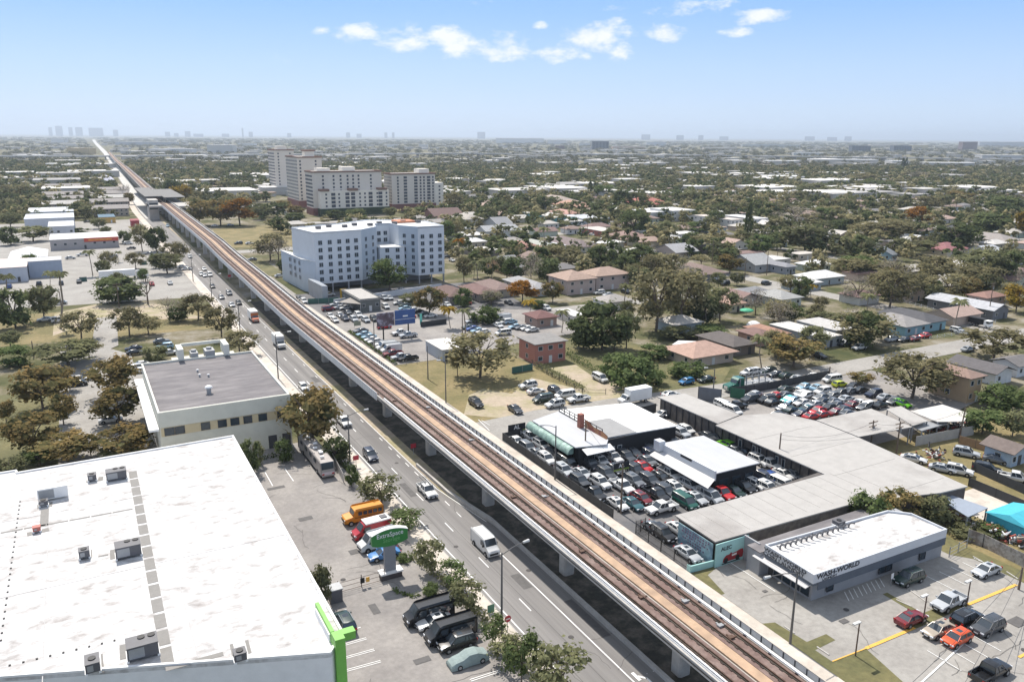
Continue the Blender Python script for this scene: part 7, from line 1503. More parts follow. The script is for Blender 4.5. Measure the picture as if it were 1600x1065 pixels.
fence('dark fence along the drive of the pink house', [ca('B2', 128, 680), ca('B2', 250, 760), ca('B2', 440, 860), ca('B2', 585, 865)], 1.5, DGREY, 3, rails=2)
fence('dark screened fence at the side of the billboard lot', [ca('B1', 1030, 445), ca('B1', 1190, 425)], 1.8, DGREY, 3, panel=DF)
fence('grey mesh fence at the end of the billboard lot', [ca('B1', 870, 690), ca('B1', 1140, 655)], 1.4, GREYM, 3, rails=2)
fence('black wall along the back yard full of cars', [ca('C3', 1250, 640), ca('C3', 1600, 790)], 1.8, BLACK, 5, panel=DF)
fence('dark mesh fence in the back yard by the white pickup', [ca('C3', 1270, 540), ca('C3', 1600, 690)], 1.8, DGREY, 4, panel=DF)
fence('brown wooden board fence by the bright green trees', [ca('C3', 1190, 375), ca('C3', 1400, 435)], 1.9, WOOD, 3, panel=M('fence_boards', (.30, .19, .11), .9, .15, 2))
fence('pale wall beside the scrap pile behind the long shed', [ca('C3', 920, 390), ca('C3', 1280, 320)], 2.2, CONC, 4, panel=CONC)
fence('white painted fence around the very long grey row house', [ca('B3', 850, 290), ca('B3', 1230, 400), ca('B3', 1420, 420)], 1.2, WHITEW, 3, rails=2)
fence('white wall around the aqua houses', [ca('B3', 1010, 520), ca('B3', 1190, 490)], 1.0, WHITEW, 3, rails=2)
fence('low concrete wall between the hedge and the avenue beside the motorhome', [ca('C1', 440, 410), ca('C1', 548, 620)], 1.9, CONC, 6, panel=CONC)
fence('low concrete wall piece beside the yellow green hedge', [ca('C1', 555, 600), ca('C1', 660, 690), ca('C1', 705, 740)], 1.2, CONC, 6, panel=CONC)
fence('thin black railing beside the hedge at the avenue', [ca('C1', 530, 480), ca('C1', 620, 585)], 1.2, BLACK, 2.5, rails=2)
fence('grey mesh fence behind the laundromat', [ca('D3', 1130, 290), ca('D3', 1240, 230)], 1.8, GREYM, 2, rails=3)
rw = fence('grey breeze block wall with holes along the laundromat car park', [ca('C3', 1245, 985), ca('C3', 1340, 1020), ca('C3', 1600, 1150)], 2.2, CONC, 6, panel=M('breeze_block', (.36, .34, .32), .9, .3, 2.5, col2=(.2, .17, .15), sc2=.9))
# salvage / scrap heap
def heap(lab, pts, n, spread, seed, hmax=1.6, name='scrap_heap'):
    r = random.Random(seed); x0, y0 = pts[0]; root_ = thing(name, lab, 'scrap heap', (x0, y0, 0)); mats = [WHITEW, RUST, GREYM, BLACK, M('scrap_red', (.3, .07, .05), .8, .2, 2), M('scrap_beige', (.4, .34, .26), .9, .2, 2)]
    bs = [MB() for _ in mats]
    for i in range(n):
        k = r.randrange(len(pts) - 1); u = r.random(); a, b_ = pts[k], pts[k + 1]; x = a[0] + (b_[0] - a[0]) * u + r.gauss(0, spread) - x0; y = a[1] + (b_[1] - a[1]) * u + r.gauss(0, spread) - y0; z = r.uniform(0, hmax)
        d = Vector((r.uniform(-1, 1), r.uniform(-1, 1), r.uniform(-.5, .5))).normalized(); c = Vector((x, y, z)); L_ = r.uniform(.3, 1.3); bs[r.randrange(len(mats))].tube(c - d * L_ / 2, c + d * L_ / 2, r.uniform(.05, .3), r.uniform(.05, .25), r.choice([4, 4, 6]))
    for i, b_ in enumerate(bs):
        if b_.v: o = b_.build('scrap_pieces', mats[i], root_); o['kind'] = 'stuff'
heap('heap of white and rusty scrap parts behind the breeze block wall', [ca('C3', 1400, 930), ca('C3', 1600, 1010), (134, 52)], 260, 1.2, 1)
heap('scrap and red rubble beside the blue grey carport', [ca('C3', 1040, 800), ca('C3', 1230, 890), ca('C3', 1330, 920)], 130, .8, 2, 1.2)
heap('rows of scrap engines and parts behind the beige canopy roof', [ca('C3', 1000, 300), ca('C3', 1130, 280), ca('C3', 1230, 255)], 160, .9, 3, 1.3)
heap('rusty machinery beside the dark fence in the back yard', [ca('C3', 990, 440), ca('C3', 1070, 470)], 60, .8, 4, 1.8)
# billboards
bp = thing('billboard', 'blue and dark double billboard on two posts in the car lot', 'billboard', (*ca('B1', 870, 520), 0)); bt, bs_ = ca('B1', 870, 520); land('the blue billboard', bt, bs_)
m = MB(); m.box(-5.6, -.15, 4.4, -.1, .15, 8.6); m.build('dark_panel', M('billboard_dark', (.10, .07, .09), .6, .5, .8, col2=(.35, .33, .4), sc2=.5), bp)
m = MB(); m.box(.1, -.15, 4.4, 6.6, .15, 8.9); m.build('blue_panel', M('billboard_blue', (.035, .09, .26), .5, .1, .5), bp)
m = MB(); m.box(.1, -.17, 6.0, 6.6, -.151, 6.1); m.box(2.6, -.17, 6.8, 4.2, -.151, 7.2); m.build('white_stripes', WHITEW, bp)
for x in (-3.6, 4.4): m = MB(); m.tube((x, 0.2, 0), (x, .2, 5.0), .22, .22, 8); m.build('post', BLACK, bp)
def small_sign(lab, cr, x, yb, w, z0, z1, col, txt=None, tc=WHITEW, size=.4, rz=0, name='sign', posts=1, shape='box', strip=0):
    t, s = ca(cr, x, yb); r = thing(name, lab, 'sign', (t, s, 0), rz)
    for i in range(posts): m = MB(); xx = 0 if posts == 1 else -w / 2 + w * i; m.tube((xx, .06, 0), (xx, .06, z1 - .05), .045, .045, 6); m.build('post', GREYM, r)
    m = MB()
    if shape == 'box': m.box(-w / 2, -.03, z0, w / 2, .01, z1)
    else: m.tube((0, -.03, (z0 + z1) / 2), (0, .01, (z0 + z1) / 2), w / 2, w / 2, 16)
    m.build('panel', col, r)
    if txt: lettering(txt, size, tc, r, (0, -.04, (z0 + z1) / 2 + (.12 if strip else 0)), 0, bold=True)
    if strip: m = MB(); m.box(-w / 2, -.045, z0, w / 2, -.032, z0 + .32); m.build('lime_strip', M('lime_strip', (.22, .30, .06), .6, .05, 1), r)
    return r
REDS = M('sign_red', (.45, .03, .05), .5, .05, 1)
small_sign('red sign panel on the sidewalk beside the navy car', 'C1', 627, 520, 1.1, 1.5, 2.4, REDS); small_sign('red sign panel in the shade under the railway', 'C1', 985, 440, 1.1, 1.4, 2.3, REDS)
small_sign('round red no entry sign beside the tall street light', 'D1', 1573, 760, .95, 1.6, 2.55, REDS, shape='disc'); m = MB(); 
t_, s_ = ca('D1', 1573, 760); m.box(-.32, -.05, 2.0, .32, -.035, 2.15); o_ = [o for o in ALLT if o.get('label') == 'round red no entry sign beside the tall street light'][0]; m.build('white_bar', WHITEW, o_)
small_sign('small red sign under the railway far along the queue', 'F', 359, 437, 1.2, 1.2, 2.2, REDS)
small_sign('small dark banner sign with lime strip at the corner of the black yard', 'C2', 30, 330, 4.0, 1.2, 2.9, BLK, 'AL', size=1.2, posts=2, strip=1); small_sign('small dark banner sign with lime strip among the packed cars', 'C2', 680, 600, 3.4, 2.0, 3.5, BLK, 'AL', size=1.05, posts=2, strip=1)
small_sign('tall teal feather banner beside the billboard lot', 'B1', 1032, 440, .8, .6, 4.2, M('teal_banner', (.18, .62, .52), .6, .05, 1)); small_sign('green road name sign back beside the roadside trees', 'D1', 1468, 640, 1.0, .2, 1.4, M('sign_back_green', (.08, .2, .13), .6, .1, 1))
small_sign('pale board sign at the hedge corner of the billboard lot', 'B1', 635, 450, 2.2, .8, 2.3, M('pale_board', (.25, .27, .2), .8, .2, 1), posts=2)
small_sign('white accessible parking sign in front of the laundromat', 'D3', 768, 470, .5, 1.3, 2.1, WHITEW)
# dealer pavilion and garage in the billboard lot
house_w(*ca('B1', 560, 300), 0, 0, 0, 'flat', GR, GR, '') if False else None
A_, B_, D_ = ca('B1', 650, 278, 4.2), ca('B1', 775, 270, 4.2), ca('B1', 525, 215, 4.2)
house_w(A_[0], A_[1], B_[0] + .5, D_[1], 4.2, 'flat', (120, 124, 122), (196, 190, 182), '', cat='building', lab='grey flat roofed car dealer office with a yellow corner', nwin=3, lm='the yellow cornered office', parapet=.25, group='small shops')
yc = thing('yellow_wall_panel', 'yellow painted wall panel at the corner of the dealer office', 'wall panel', (*ca('B1', 545, 245, 2), 0)); m = MB(); m.box(-1.2, -.3, 0, 1.2, 0, 4.5); m.build('panel', M('yellow_wall', (.55, .36, .06), .8, .1, 1), yc)
cpn = [ca('B1', 515, 290, 3.2), ca('B1', 655, 302, 3.2), ca('B1', 640, 270, 3.2), ca('B1', 590, 262, 3.2)]; roof_on_posts('canopy', 'brown grey pointed canopy in front of the dealer office', 'canopy', cpn, 3.2, M('brown_canopy', (.26, .24, .22), .8, .1, 1))
A_, B_, D_ = ca('B1', 1165, 590, 3.2), ca('B1', 1290, 565, 3.2), ca('B1', 1060, 530, 3.2)
house_w(A_[0], A_[1], B_[0], D_[1], 3.2, 'flat', (196, 204, 214), (224, 220, 214), '', cat='garage', lab='small white blue garage with a flat white roof by the sandy lot', nwin=0, lm='the small white blue garage', group='small shops')
gd = [o for o in ALLT if o.get('label', '').startswith('small white blue garage')][0]; w_ = (B_[0] - A_[0]) / 2; m = MB(); m.box(-w_ + .8, -(D_[1] - A_[1]) / 2 - .05, .1, w_ - .6, -(D_[1] - A_[1]) / 2 - .01, 2.6); m.build('roller_door', FRAMED, gd)
tent = thing('garden_tent', 'small white garden tent among the back yards', 'tent', (*ca('B2', 1510, 445), 0)); m = MB(); m.dome((0, 0, 0), 2.6, 2.2, 12, 4); m.build('fabric', WHITEW, tent)
umb = thing('parasol', 'green parasol in the garden beside the small cream house', 'parasol', (*ca('B2', 1465, 375), 0)); m = MB(); m.tube((0, 0, 0), (0, 0, 2.2), .04, .04, 6); m.build('pole', GREYM, umb); m = MB(); m.dome((0, 0, 2.0), 2.4, .7, 12, 3); m.build('canopy', M('green_fabric', (.06, .42, .24), .7, .05, 1), umb)
stc = thing('concrete_stop', 'row of wheel stops in the laundromat car park', 'wheel stops', (90, 58, 0))
for (a, b_, c_, d_) in [(800, 555, 895, 598), (885, 495, 990, 570), (1280, 285, 1340, 318), (1490, 380, 1560, 425), (305, 850, 380, 900), (100, 720, 165, 765)]:
    p, q_ = ca('D3', a, b_), ca('D3', c_, d_); m = MB(); m.tube((p[0] - 90, p[1] - 58, .12), (q_[0] - 90, q_[1] - 58, .12), .13, .13, 4); m.build('wheel_stop', CONC, stc)
person = None
# ================================================================ far city
def clear_lot(t, s):
    for o in ALLT:
        if o.get('category') in ('building', 'lorry', 'shop') and abs(o.location.x - t) < 14 and abs(o.location.y - s) < 9: return False
    return t < 38
FD = 'distant'
def far_block(lab, px0, px1, py_top, py_base, col, cat='distant building', group=None, depth=25, roofc=None, windows=0):
    t0, s0 = at(px0, py_base); t1, s1 = at(px1, py_base); d = px_of((t0 + t1) / 2, (s0 + s1) / 2, 0)[2]
    cx, cy = at((px0 + px1) / 2, py_base); d = px_of(cx, cy, 0)[2]; w = abs(px1 - px0) * d / CF; H = CH - 0
    # height from pixel
    lo, hi = 0.0, 400.0
    for _ in range(40):
        m_ = (lo + hi) / 2
        if px_of(cx, cy, m_)[1] > py_top: lo = m_
        else: hi = m_
    rz = math.atan2(t1 - t0, 1) * 0 - YAW
    name = 'distant_building'; r = thing(name, lab, cat, (cx, cy, 0), rz, group); m = MB(); m.box(-w / 2, 0, 0, w / 2, depth, lo); o = m.build('wall', WALLP, r); colored(o, col, .75)
    m = MB(); m.box(-w / 2 - .5, -.5, lo + .01, w / 2 + .5, depth + .5, lo + 1.2); o = m.build('roof', ROOFP, r); colored(o, roofc or col, .8)
    if windows:
        m = MB()
        for k in range(windows): x = -w / 2 + w * (k + .5) / windows; m.box(x - w / windows * .22, -.4, lo * .1, x + w / windows * .22, -.1, lo * .92)
        o = m.build('window_bands', DW, r)
    return r
SK = [(76, 83, 199, 210), (86, 100, 197, 210), (107, 115, 199, 210), (117, 131, 199, 210), (136, 165, 200, 210), (176, 186, 203, 210), (257, 267, 205, 211), (271, 280, 207, 211), (288, 299, 204, 211), (378, 381, 199, 211), (388, 396, 205, 211), (345, 360, 208, 211), (300, 320, 208, 211), (540, 548, 206, 212), (556, 566, 208, 212), (448, 456, 207, 211), (600, 606, 206, 212), (612, 617, 206, 212), (744, 760, 207, 212), (1000, 1018, 211, 215), (1055, 1070, 212, 216), (1090, 1100, 212, 216), (1122, 1140, 214, 217), (1255, 1275, 214, 218), (1290, 1310, 215, 218), (1318, 1332, 214, 218)]
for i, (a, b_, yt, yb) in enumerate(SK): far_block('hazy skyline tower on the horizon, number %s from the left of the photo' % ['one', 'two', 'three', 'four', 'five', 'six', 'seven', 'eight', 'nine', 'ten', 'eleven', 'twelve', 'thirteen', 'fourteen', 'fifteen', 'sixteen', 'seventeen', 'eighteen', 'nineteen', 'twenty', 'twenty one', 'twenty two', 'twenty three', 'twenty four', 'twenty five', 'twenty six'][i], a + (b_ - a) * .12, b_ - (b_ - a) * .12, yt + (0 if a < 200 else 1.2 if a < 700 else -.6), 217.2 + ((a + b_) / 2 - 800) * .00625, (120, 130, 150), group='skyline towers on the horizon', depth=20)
MID = [('wide white hangar roof near the horizon at the middle', 775, 850, 216.5, 224, (240, 240, 238)), ('white hangar beside the grey office tower', 855, 885, 219, 226, (232, 232, 230)), ('grey office tower standing beyond the tree belt', 925, 951, 221, 234, (112, 122, 136), 5), ('long terracotta topped warehouse beyond the trees', 957, 1008, 229, 233, (220, 190, 170)), ('white box building on the horizon left of the beige towers', 324, 364, 227, 241, (226, 226, 224)), ('yellow billboard like building by the distant highway', 105, 140, 232, 241, (214, 190, 140)),
       ('long white warehouse with grey roof left of centre', 235, 300, 233, 239, (224, 226, 228)), ('long low white warehouse in front of the highway at left', 65, 165, 257, 263, (220, 218, 214)), ('dark glass office block on the far right', 1331, 1360, 228, 237, (96, 108, 126), 6), ('dark glass office block at far right beside pale warehouses', 1396, 1424, 228, 237, (100, 112, 128), 7), ('red brown tower block near the right horizon', 1503, 1526, 222, 236, (140, 120, 124)), ('pale long warehouse right of the red brown block', 1530, 1600, 222, 229, (200, 204, 208)),
       ('long pale warehouse in the far right middle', 1270, 1372, 250, 256, (214, 210, 204)), ('long white roof on the far right edge', 1534, 1602, 243, 250, (214, 216, 220)), ('white building with pale blue block in the far trees', 1198, 1256, 277, 285, (214, 222, 228)), ('long white roof left of the white and blue building', 1200, 1250, 252, 257, (222, 220, 214)), ('white warehouse near the dark conifers', 1394, 1420, 252, 258, (232, 230, 228)), ('long grey warehouse beyond the highway at the right', 1450, 1530, 255, 260, (190, 192, 194)),
       ('pale green low block beyond the trees', 1160, 1250, 226, 230, (200, 206, 204)), ('cream factory with pale roof at far centre right', 1100, 1150, 231, 235, (214, 204, 190)), ('low white store left of the highway', 20, 64, 243, 247, (190, 190, 188)), ('white roofs far left by the horizon', 80, 102, 217, 223, (230, 230, 230)), ('grey shed beyond the highway left', 180, 275, 222, 227, (190, 194, 200)), ('pale white roof by the far trees at left centre', 372, 398, 224, 228, (236, 236, 236)), ('small white block over the highway centre', 535, 545, 223, 227, (240, 240, 240)), ('white roof cluster right of the beige towers', 605, 622, 226, 230, (234, 234, 232)),
       ('long white roof beyond the dark conifers at centre', 655, 668, 226, 231, (230, 230, 228)), ('dark red office far beyond the trees', 868, 882, 228, 233, (120, 96, 104)), ('white roof far right centre', 1240, 1290, 239, 243, (226, 228, 230)), ('warehouse with bright roof near the far right', 1360, 1400, 226, 230, (230, 216, 196)), ('yellow topped warehouse far right', 1425, 1450, 227, 233, (224, 206, 150)), ('pale block over the far trees right of centre', 1010, 1040, 222, 228, (216, 220, 224)), ('white block near the grey office tower', 905, 922, 224, 229, (222, 224, 226))]
for m_ in MID: far_block(m_[0], m_[1], m_[2], m_[3], m_[4], m_[5], group=None, depth=40, windows=m_[6] if len(m_) > 6 else 0, roofc=(236, 236, 234) if sum(m_[5]) > 560 else None)
for k in range(34):
    row = k % 3; x_ = -58 + (k // 3) * 8.2 + R.uniform(-1.5, 1.5); y_ = (352, 371, 402)[row] + R.uniform(-1, 1)
    if R.random() < .2 or not clear_lot(x_, y_): continue
    kd = R.choice(['sedan', 'suv', 'hatchback', 'pickup', 'sedan']); cn = R.choice(['white', 'silver', 'grey', 'white', 'dark grey', 'black', 'blue', 'red', 'beige'])
    o = dup(CARS[kd, 0], (x_, y_, ZC[0]), PI / 2 + R.uniform(-.05, .05), color=(*[x * .85 for x in lin(COL[cn])], 1)); auto(o, '%s %s' % (cn, {'suv': 'SUV', 'pickup': 'pickup truck'}.get(kd, kd)), 'pickup truck' if kd == 'pickup' else 'car', 'cars left of the avenue')
for (x, y, r_, h_) in [(-48, 362, 3.2, 6), (-33, 384, 3, 5.5), (-12, 362, 3, 6), (8, 386, 3.4, 6.5), (22, 362, 2.8, 5), (30, 398, 3, 6), (-20, 415, 3.6, 7), (-70, 400, 4, 7), (12, 348, 3, 6)]: tree_w(R.choice(['dim', 'oak', 'palm', 'bright']), x, y, r_, h_ + 1)
for i, (x, y) in enumerate([(-40, 345), (0, 375), (26, 412)]):
    dm = thing('dumpster', ['green metal dumpster at the left of the shop car park', 'green metal dumpster in the middle of the shop car park', 'green metal dumpster near the avenue end of the shop car park'][i], 'dumpster', (x, y, ZC[0])); m = MB(); m.box(-1.4, -.9, 0, 1.4, .9, 1.5); m.build('bin', TARPG, dm); m = MB(); m.box(-1.45, -.95, 1.5, 1.45, .95, 1.6); m.build('lid', BLACK, dm)
# highway on stilts
hw = thing('elevated_highway', 'long pale elevated highway crossing the whole view far away', 'highway bridge', (0, 0, 0))
pts = [at(-60, 243.5, 9), at(165, 243.5, 9), at(400, 241.5, 9), at(700, 239.5, 9), at(1000, 241, 9), at(1300, 245, 9), at(1700, 250, 9)]
m = MB()
for (a, b_) in zip(pts, pts[1:]): m.prism([(a[0], a[1]), (b_[0], b_[1]), (b_[0], b_[1] + 26), (a[0], a[1] + 26)], 6.5, 9.6)
m.build('deck', M('highway_concrete', (.42, .42, .42), .8, .08, .02), hw)
m = MB()
for (a, b_) in zip(pts, pts[1:]):
    n_ = int(math.hypot(b_[0] - a[0], b_[1] - a[1]) / 45)
    for i in range(n_): u = i / n_; x, y = a[0] + (b_[0] - a[0]) * u, a[1] + (b_[1] - a[1]) * u; m.box(x - 1, y + 4, 0, x + 1, y + 22, 6.49)
o = m.build('piers', CONC, hw); o['kind'] = 'stuff'

# ================================================================ random houses and trees of the far neighbourhoods
RR_ = random.Random(42)
OCC = [(o.location.x, o.location.y, 9) for o in ALLT if o.get('category') in ('house', 'building', 'apartment house', 'apartment tower', 'apartment building')]
OCC += [(191, 646, 60), (240, 630, 45), (180, 700, 50), (185, 812, 55), (107, 320, 48)]
def clear(t, s, r_):
    return all((t - a) ** 2 + (s - b_) ** 2 > (r_ + c) ** 2 for a, b_, c in OCC)
ROOFS = [(176, 168, 160), (160, 128, 114), (222, 216, 208), (136, 132, 132), (196, 158, 138), (150, 112, 104), (236, 234, 230), (206, 198, 186)]
RN = ['grey', 'brown', 'off white', 'dark grey', 'tan', 'maroon', 'white', 'beige']
WALLS = [(226, 222, 214), (206, 196, 176), (180, 196, 206), (214, 190, 170), (230, 230, 230), (196, 206, 190)]
HPS = []
for i in range(6):
    w_, d_ = [(13, 9), (15, 10), (11, 9), (16, 8), (12, 10), (18, 11)][i]; kind = ['hip', 'gable_t', 'hip', 'flat', 'gable_s', 'hip'][i]
    r = obj('house', None, None, (0, 0, -60)); m = MB(); m.box(-w_ / 2, -d_ / 2, 0, w_ / 2, d_ / 2, 2.98)
    if kind == 'gable_t': m.add([(-w_ / 2, -d_ / 2, 3), (-w_ / 2, d_ / 2, 3), (-w_ / 2, 0, 3 + d_ / 2 * .36), (w_ / 2, -d_ / 2, 3), (w_ / 2, d_ / 2, 3), (w_ / 2, 0, 3 + d_ / 2 * .36)], [(0, 2, 1), (3, 4, 5)])
    if kind == 'gable_s': m.add([(-w_ / 2, -d_ / 2, 3), (w_ / 2, -d_ / 2, 3), (0, -d_ / 2, 3 + w_ / 2 * .36), (-w_ / 2, d_ / 2, 3), (w_ / 2, d_ / 2, 3), (0, d_ / 2, 3 + w_ / 2 * .36)], [(0, 1, 2), (4, 3, 5)])
    m.build('wall', WALLP, r); rb_ = roof_mesh(w_, d_, 3, kind, .6); rb_.build('roof', ROOFP, r)
    for k in range(3): obj('window' if k != 1 else 'door', win_mesh(1.3 if k != 1 else .9, 1.1 if k != 1 else 1.9, name='window' if k != 1 else 'door'), r, (-w_ / 2 + w_ * (k + .5) / 3, -d_ / 2, 1.6 if k != 1 else 1.1))
    HPS.append(proto(r))
nh = 0; cand = []
for i in range(60):
    for j in range(34):
        t, s = 125 + i * 22 + RR_.uniform(-3, 3), 160 + j * 34 + RR_.uniform(-5, 5)
        if RR_.random() < .25: continue
        cand.append((t, s))
for i in range(14):
    for j in range(10): cand.append((-120 - i * 20 + RR_.uniform(-3, 3), 440 + j * 40 + RR_.uniform(-5, 5)))
def inview(t, s):
    x, y, d = px_of(t, s, 3); return d > 0 and -20 < x < 1620 and y < 1090
cand = [c for c in cand if inview(*c) and clear(c[0], c[1], 8) and not (c[0] < 150 and 120 < c[1] < 310) and not (128 < c[0] < 300 and c[1] < 150) and not (c[0] < 110 and c[1] > 400 and c[0] > 0) and not (90 < c[0] < 290 and 560 < c[1] < 600)]
cand.sort(key=lambda c: c[0] ** 2 + c[1] ** 2)
far_h = cand[230:]
for (t, s) in cand[:230]:
    k = RR_.randrange(6); ci_ = RR_.randrange(8); o = dup(HPS[k], (t, s, 0), RR_.choice([0, 0, PI]))
    for c in o.children: 
        if c.name.startswith('roof'): colored(c, ROOFS[ci_], .8)
        elif c.name.startswith('wall'): colored(c, RR_.choice(WALLS), .8)
    auto(o, 'small house with a %s roof' % RN[ci_], 'house', 'small houses of the far neighbourhood'); OCC.append((t, s, 5))
# the rest of the houses, too many to count
m = MB(); mats_ = [M('far_roof_white', (.62, .60, .57), .9, .1, .05), M('far_roof_grey', (.3, .29, .28), .9, .1, .05), M('far_roof_brown', (.30, .22, .18), .9, .1, .05), M('far_wall', (.5, .48, .45), .9, .05, .05)]
for k in range(2600):
    ang = RR_.uniform(-.62, .62); d = 800 + 7000 * RR_.random() ** 1.6; x, y = d * math.tan(ang), d; t, s = x * math.cos(YAW) + y * math.sin(YAW), -x * math.sin(YAW) + y * math.cos(YAW)
    if abs(t - interp(RL, s) - 5) < 30: continue
    sc_ = 1 if RR_.random() < .82 else RR_.uniform(1.6, 3.8); w_, d_, h_ = RR_.uniform(6, 9) * sc_, RR_.uniform(5, 7) * sc_, RR_.uniform(3, 4.5) * (1 if sc_ < 1.5 else 2)
    m.box(t - w_, s - d_, 0, t + w_, s + d_, h_, 3); m.box(t - w_ - .5, s - d_ - .5, h_ + .01, t + w_ + .5, s + d_ + .5, h_ + .6, RR_.choice([0, 0, 0, 1, 3]) if sc_ > 1.5 else RR_.choice([0, 0, 1, 2, 3]))
for (t, s) in far_h: m.box(t - 7, s - 5, 0, t + 7, s + 5, 3, 3); m.box(t - 7.5, s - 5.5, 3.01, t + 7.5, s + 5.5, 3.6, RR_.choice([0, 1, 2]))
o = m.build('distant_roofs', mats_); tag(o, 'countless small distant roofs spread through the trees to the horizon', 'distant houses', None, 'stuff')
# random trees: first as things, the rest as one mass
KT = [('dense', 3), ('oak', 4), ('dim', 5), ('rust', 1), ('bright', 1.2), ('grey', 2.4), ('orange', .3), ('palm', .9)]
def pick():
    x = RR_.random() * sum(w for _, w in KT)
    for k, w_ in KT:
        x -= w_
        if x < 0: return k
    return 'oak'
def ok_tree(t, s, r_):
    if not clear(t, s, r_ * .5): return False
    if 30 < t < 75 and s < 900: return False
    if abs(t - interp(RL, s) - 6) < 16: return False
    if t < 110 and -70 < t and 300 < s < 640: return False
    if t < 160 and s < 300: return False
    if 70 < t < 300 and s < 150: return False
    if 59 < t < 160 and 310 < s < 480: return False
    if 426 - (t - 60) * .022 - 8 < s < 442: return False
    if 245 < t < 268 and s < 480: return False
    if 222 < s < 242 and t > 138: return False
    if 120 < t < 230 and 540 < s < 612: return False
    return True
ct = []
for k in range(15000):
    ang = RR_.uniform(-.62, .62); d = 200 + 1400 * RR_.random() ** .9; x, y = d * math.tan(ang), d; t, s = x * math.cos(YAW) + y * math.sin(YAW), -x * math.sin(YAW) + y * math.cos(YAW)
    if not inview(t, s): continue
    r_ = RR_.uniform(2.8, 6.8)
    if d < 560 and RR_.random() < .55: continue
    if ok_tree(t, s, r_): ct.append((d, t, s, r_))
ct.sort(); sel = []; grid = {}
for (d, t, s, r_) in ct:
    g_ = (int(t // 9), int(s // 9))
    if any(math.hypot(t - a, s - b_) < (r_ + c) * (.68 if d < 560 else .58) for gx in (-1, 0, 1) for gy in (-1, 0, 1) for a, b_, c in grid.get((g_[0] + gx, g_[1] + gy), ())): continue
    grid.setdefault(g_, []).append((t, s, r_)); sel.append((t, s, r_))
NIND = max(0, 300 - NT[0]); print('listed plants', NT[0], 'random', len(sel))
for (t, s, r_) in sel[:NIND]:
    k = pick(); tree_w(k, t, s, r_ if k != 'palm' else 3.0, (r_ * 1.7 + RR_.uniform(0, 2)) if k != 'palm' else RR_.uniform(8, 12), group=None)
LOWC = {k: crown_mesh(500 + i, 120, .19, 'round', 14, 'far', core=.6) for i, k in enumerate('abcd')}
def mass(name, lab, pts, mt, dens=1):
    co_ = []; fa = []; ti = []
    src = []
    for me in LOWC.values():
        vs = [tuple(v.co) for v in me.vertices]; fs = [tuple(p.vertices) for p in me.polygons]; tt_ = [a.value for a in me.attributes['tint'].data]; src.append((vs, fs, tt_))
    for (t, s, r_, h, lod) in pts:
        vs, fs, tt_ = src[RR_.randrange(4)]; o = len(co_); ca_, sa = math.cos(RR_.random() * 6), math.sin(RR_.random() * 6); g = math.hypot(ca_, sa); ca_ /= g; sa /= g; off = RR_.uniform(-.25, .3); z0 = h * .12
        co_ += [(t + (x * ca_ - y * sa) * r_, s + (x * sa + y * ca_) * r_, z0 + z * (h - z0)) for x, y, z in vs]; fa += [tuple(q + o for q in f_) for f_ in fs]; ti += [min(1, max(0, v + off)) for v in tt_]
    me = bpy.data.meshes.new(name); me.from_pydata(co_, [], fa); me.materials.append(mt); a_ = me.attributes.new('tint', 'FLOAT', 'FACE'); a_.data.foreach_set('value', ti)
    o = obj(name, me); tag(o, lab, 'woodland', None, 'stuff'); return o
rest = [(t, s, r_, r_ * 1.6 + RR_.uniform(0, 2), 0) for (t, s, r_) in sel[NIND:]]
a_ = [p for i, p in enumerate(rest) if i % 3 == 0]; b_ = [p for i, p in enumerate(rest) if i % 3 == 1]; c_ = [p for i, p in enumerate(rest) if i % 3 == 2]
mass('distant_trees', 'mass of dark green trees filling the far neighbourhoods', a_, LM['dense']); mass('distant_trees', 'mass of olive green trees filling the far neighbourhoods', b_, LM['oak']); mass('distant_trees', 'mass of dull green trees filling the far neighbourhoods', c_, LM['dim'])
fw_ = []
for k in range(5200):
    ang = RR_.uniform(-.63, .63); d = 1550 + 9000 * RR_.random() ** 2.2; x, y = d * math.tan(ang), d; t, s = x * math.cos(YAW) + y * math.sin(YAW), -x * math.sin(YAW) + y * math.cos(YAW)
    if abs(t - interp(RL, s) - 6) < 22 + d * .004: continue
    f_ = 1 + (d - 1600) / 2200; fw_.append((t, s, RR_.uniform(5, 8) * f_, RR_.uniform(7, 11) * (1 + (f_ - 1) * .12), 1))
mass('horizon_woodland', 'hazy belt of trees reaching to the horizon', fw_, LM['far'])
EXPO = .48; SKYK = .74; CLK = .78; HZD = 8.0e-5
# ================================================================ camera, light, sky
cam = bpy.data.cameras.new('camera'); co = bpy.data.objects.new('camera', cam); C.objects.link(co)
cam.sensor_width = 36; cam.sensor_fit = 'HORIZONTAL'; cam.lens = CF / 1600 * 36; cam.clip_end = 90000; cam.clip_start = .5
co.matrix_world = Matrix.Translation((0, 0, CH)) @ Matrix.Rotation(-YAW, 4, 'Z') @ Matrix.Rotation(PI / 2 - PITCH, 4, 'X') @ Matrix.Rotation(ROLL, 4, 'Z')
bpy.context.scene.camera = co
SUN_EL = math.radians(55)
sl = bpy.data.lights.new('sun', 'SUN'); so = bpy.data.objects.new('sun', sl); C.objects.link(so)
sl.energy = 4.2; sl.angle = math.radians(.53); sl.color = (1.0, .935, .85)
so.rotation_euler = (SUN_EL - PI / 2, 0, 0)     # light travels towards -Y (down the avenue, to the viewer)
w = bpy.data.worlds.new('World'); bpy.context.scene.world = w; w.use_nodes = True
nt = w.node_tree; N = nt.nodes; L = nt.links; bg = N['Background']
sky = N.new('ShaderNodeTexSky'); sky.sky_type = 'NISHITA'; sky.sun_disc = False; sky.sun_elevation = SUN_EL; sky.sun_rotation = 0.0
sky.air_density = 1.0; sky.dust_density = .5; sky.ozone_density = 2.5; sky.altitude = 60
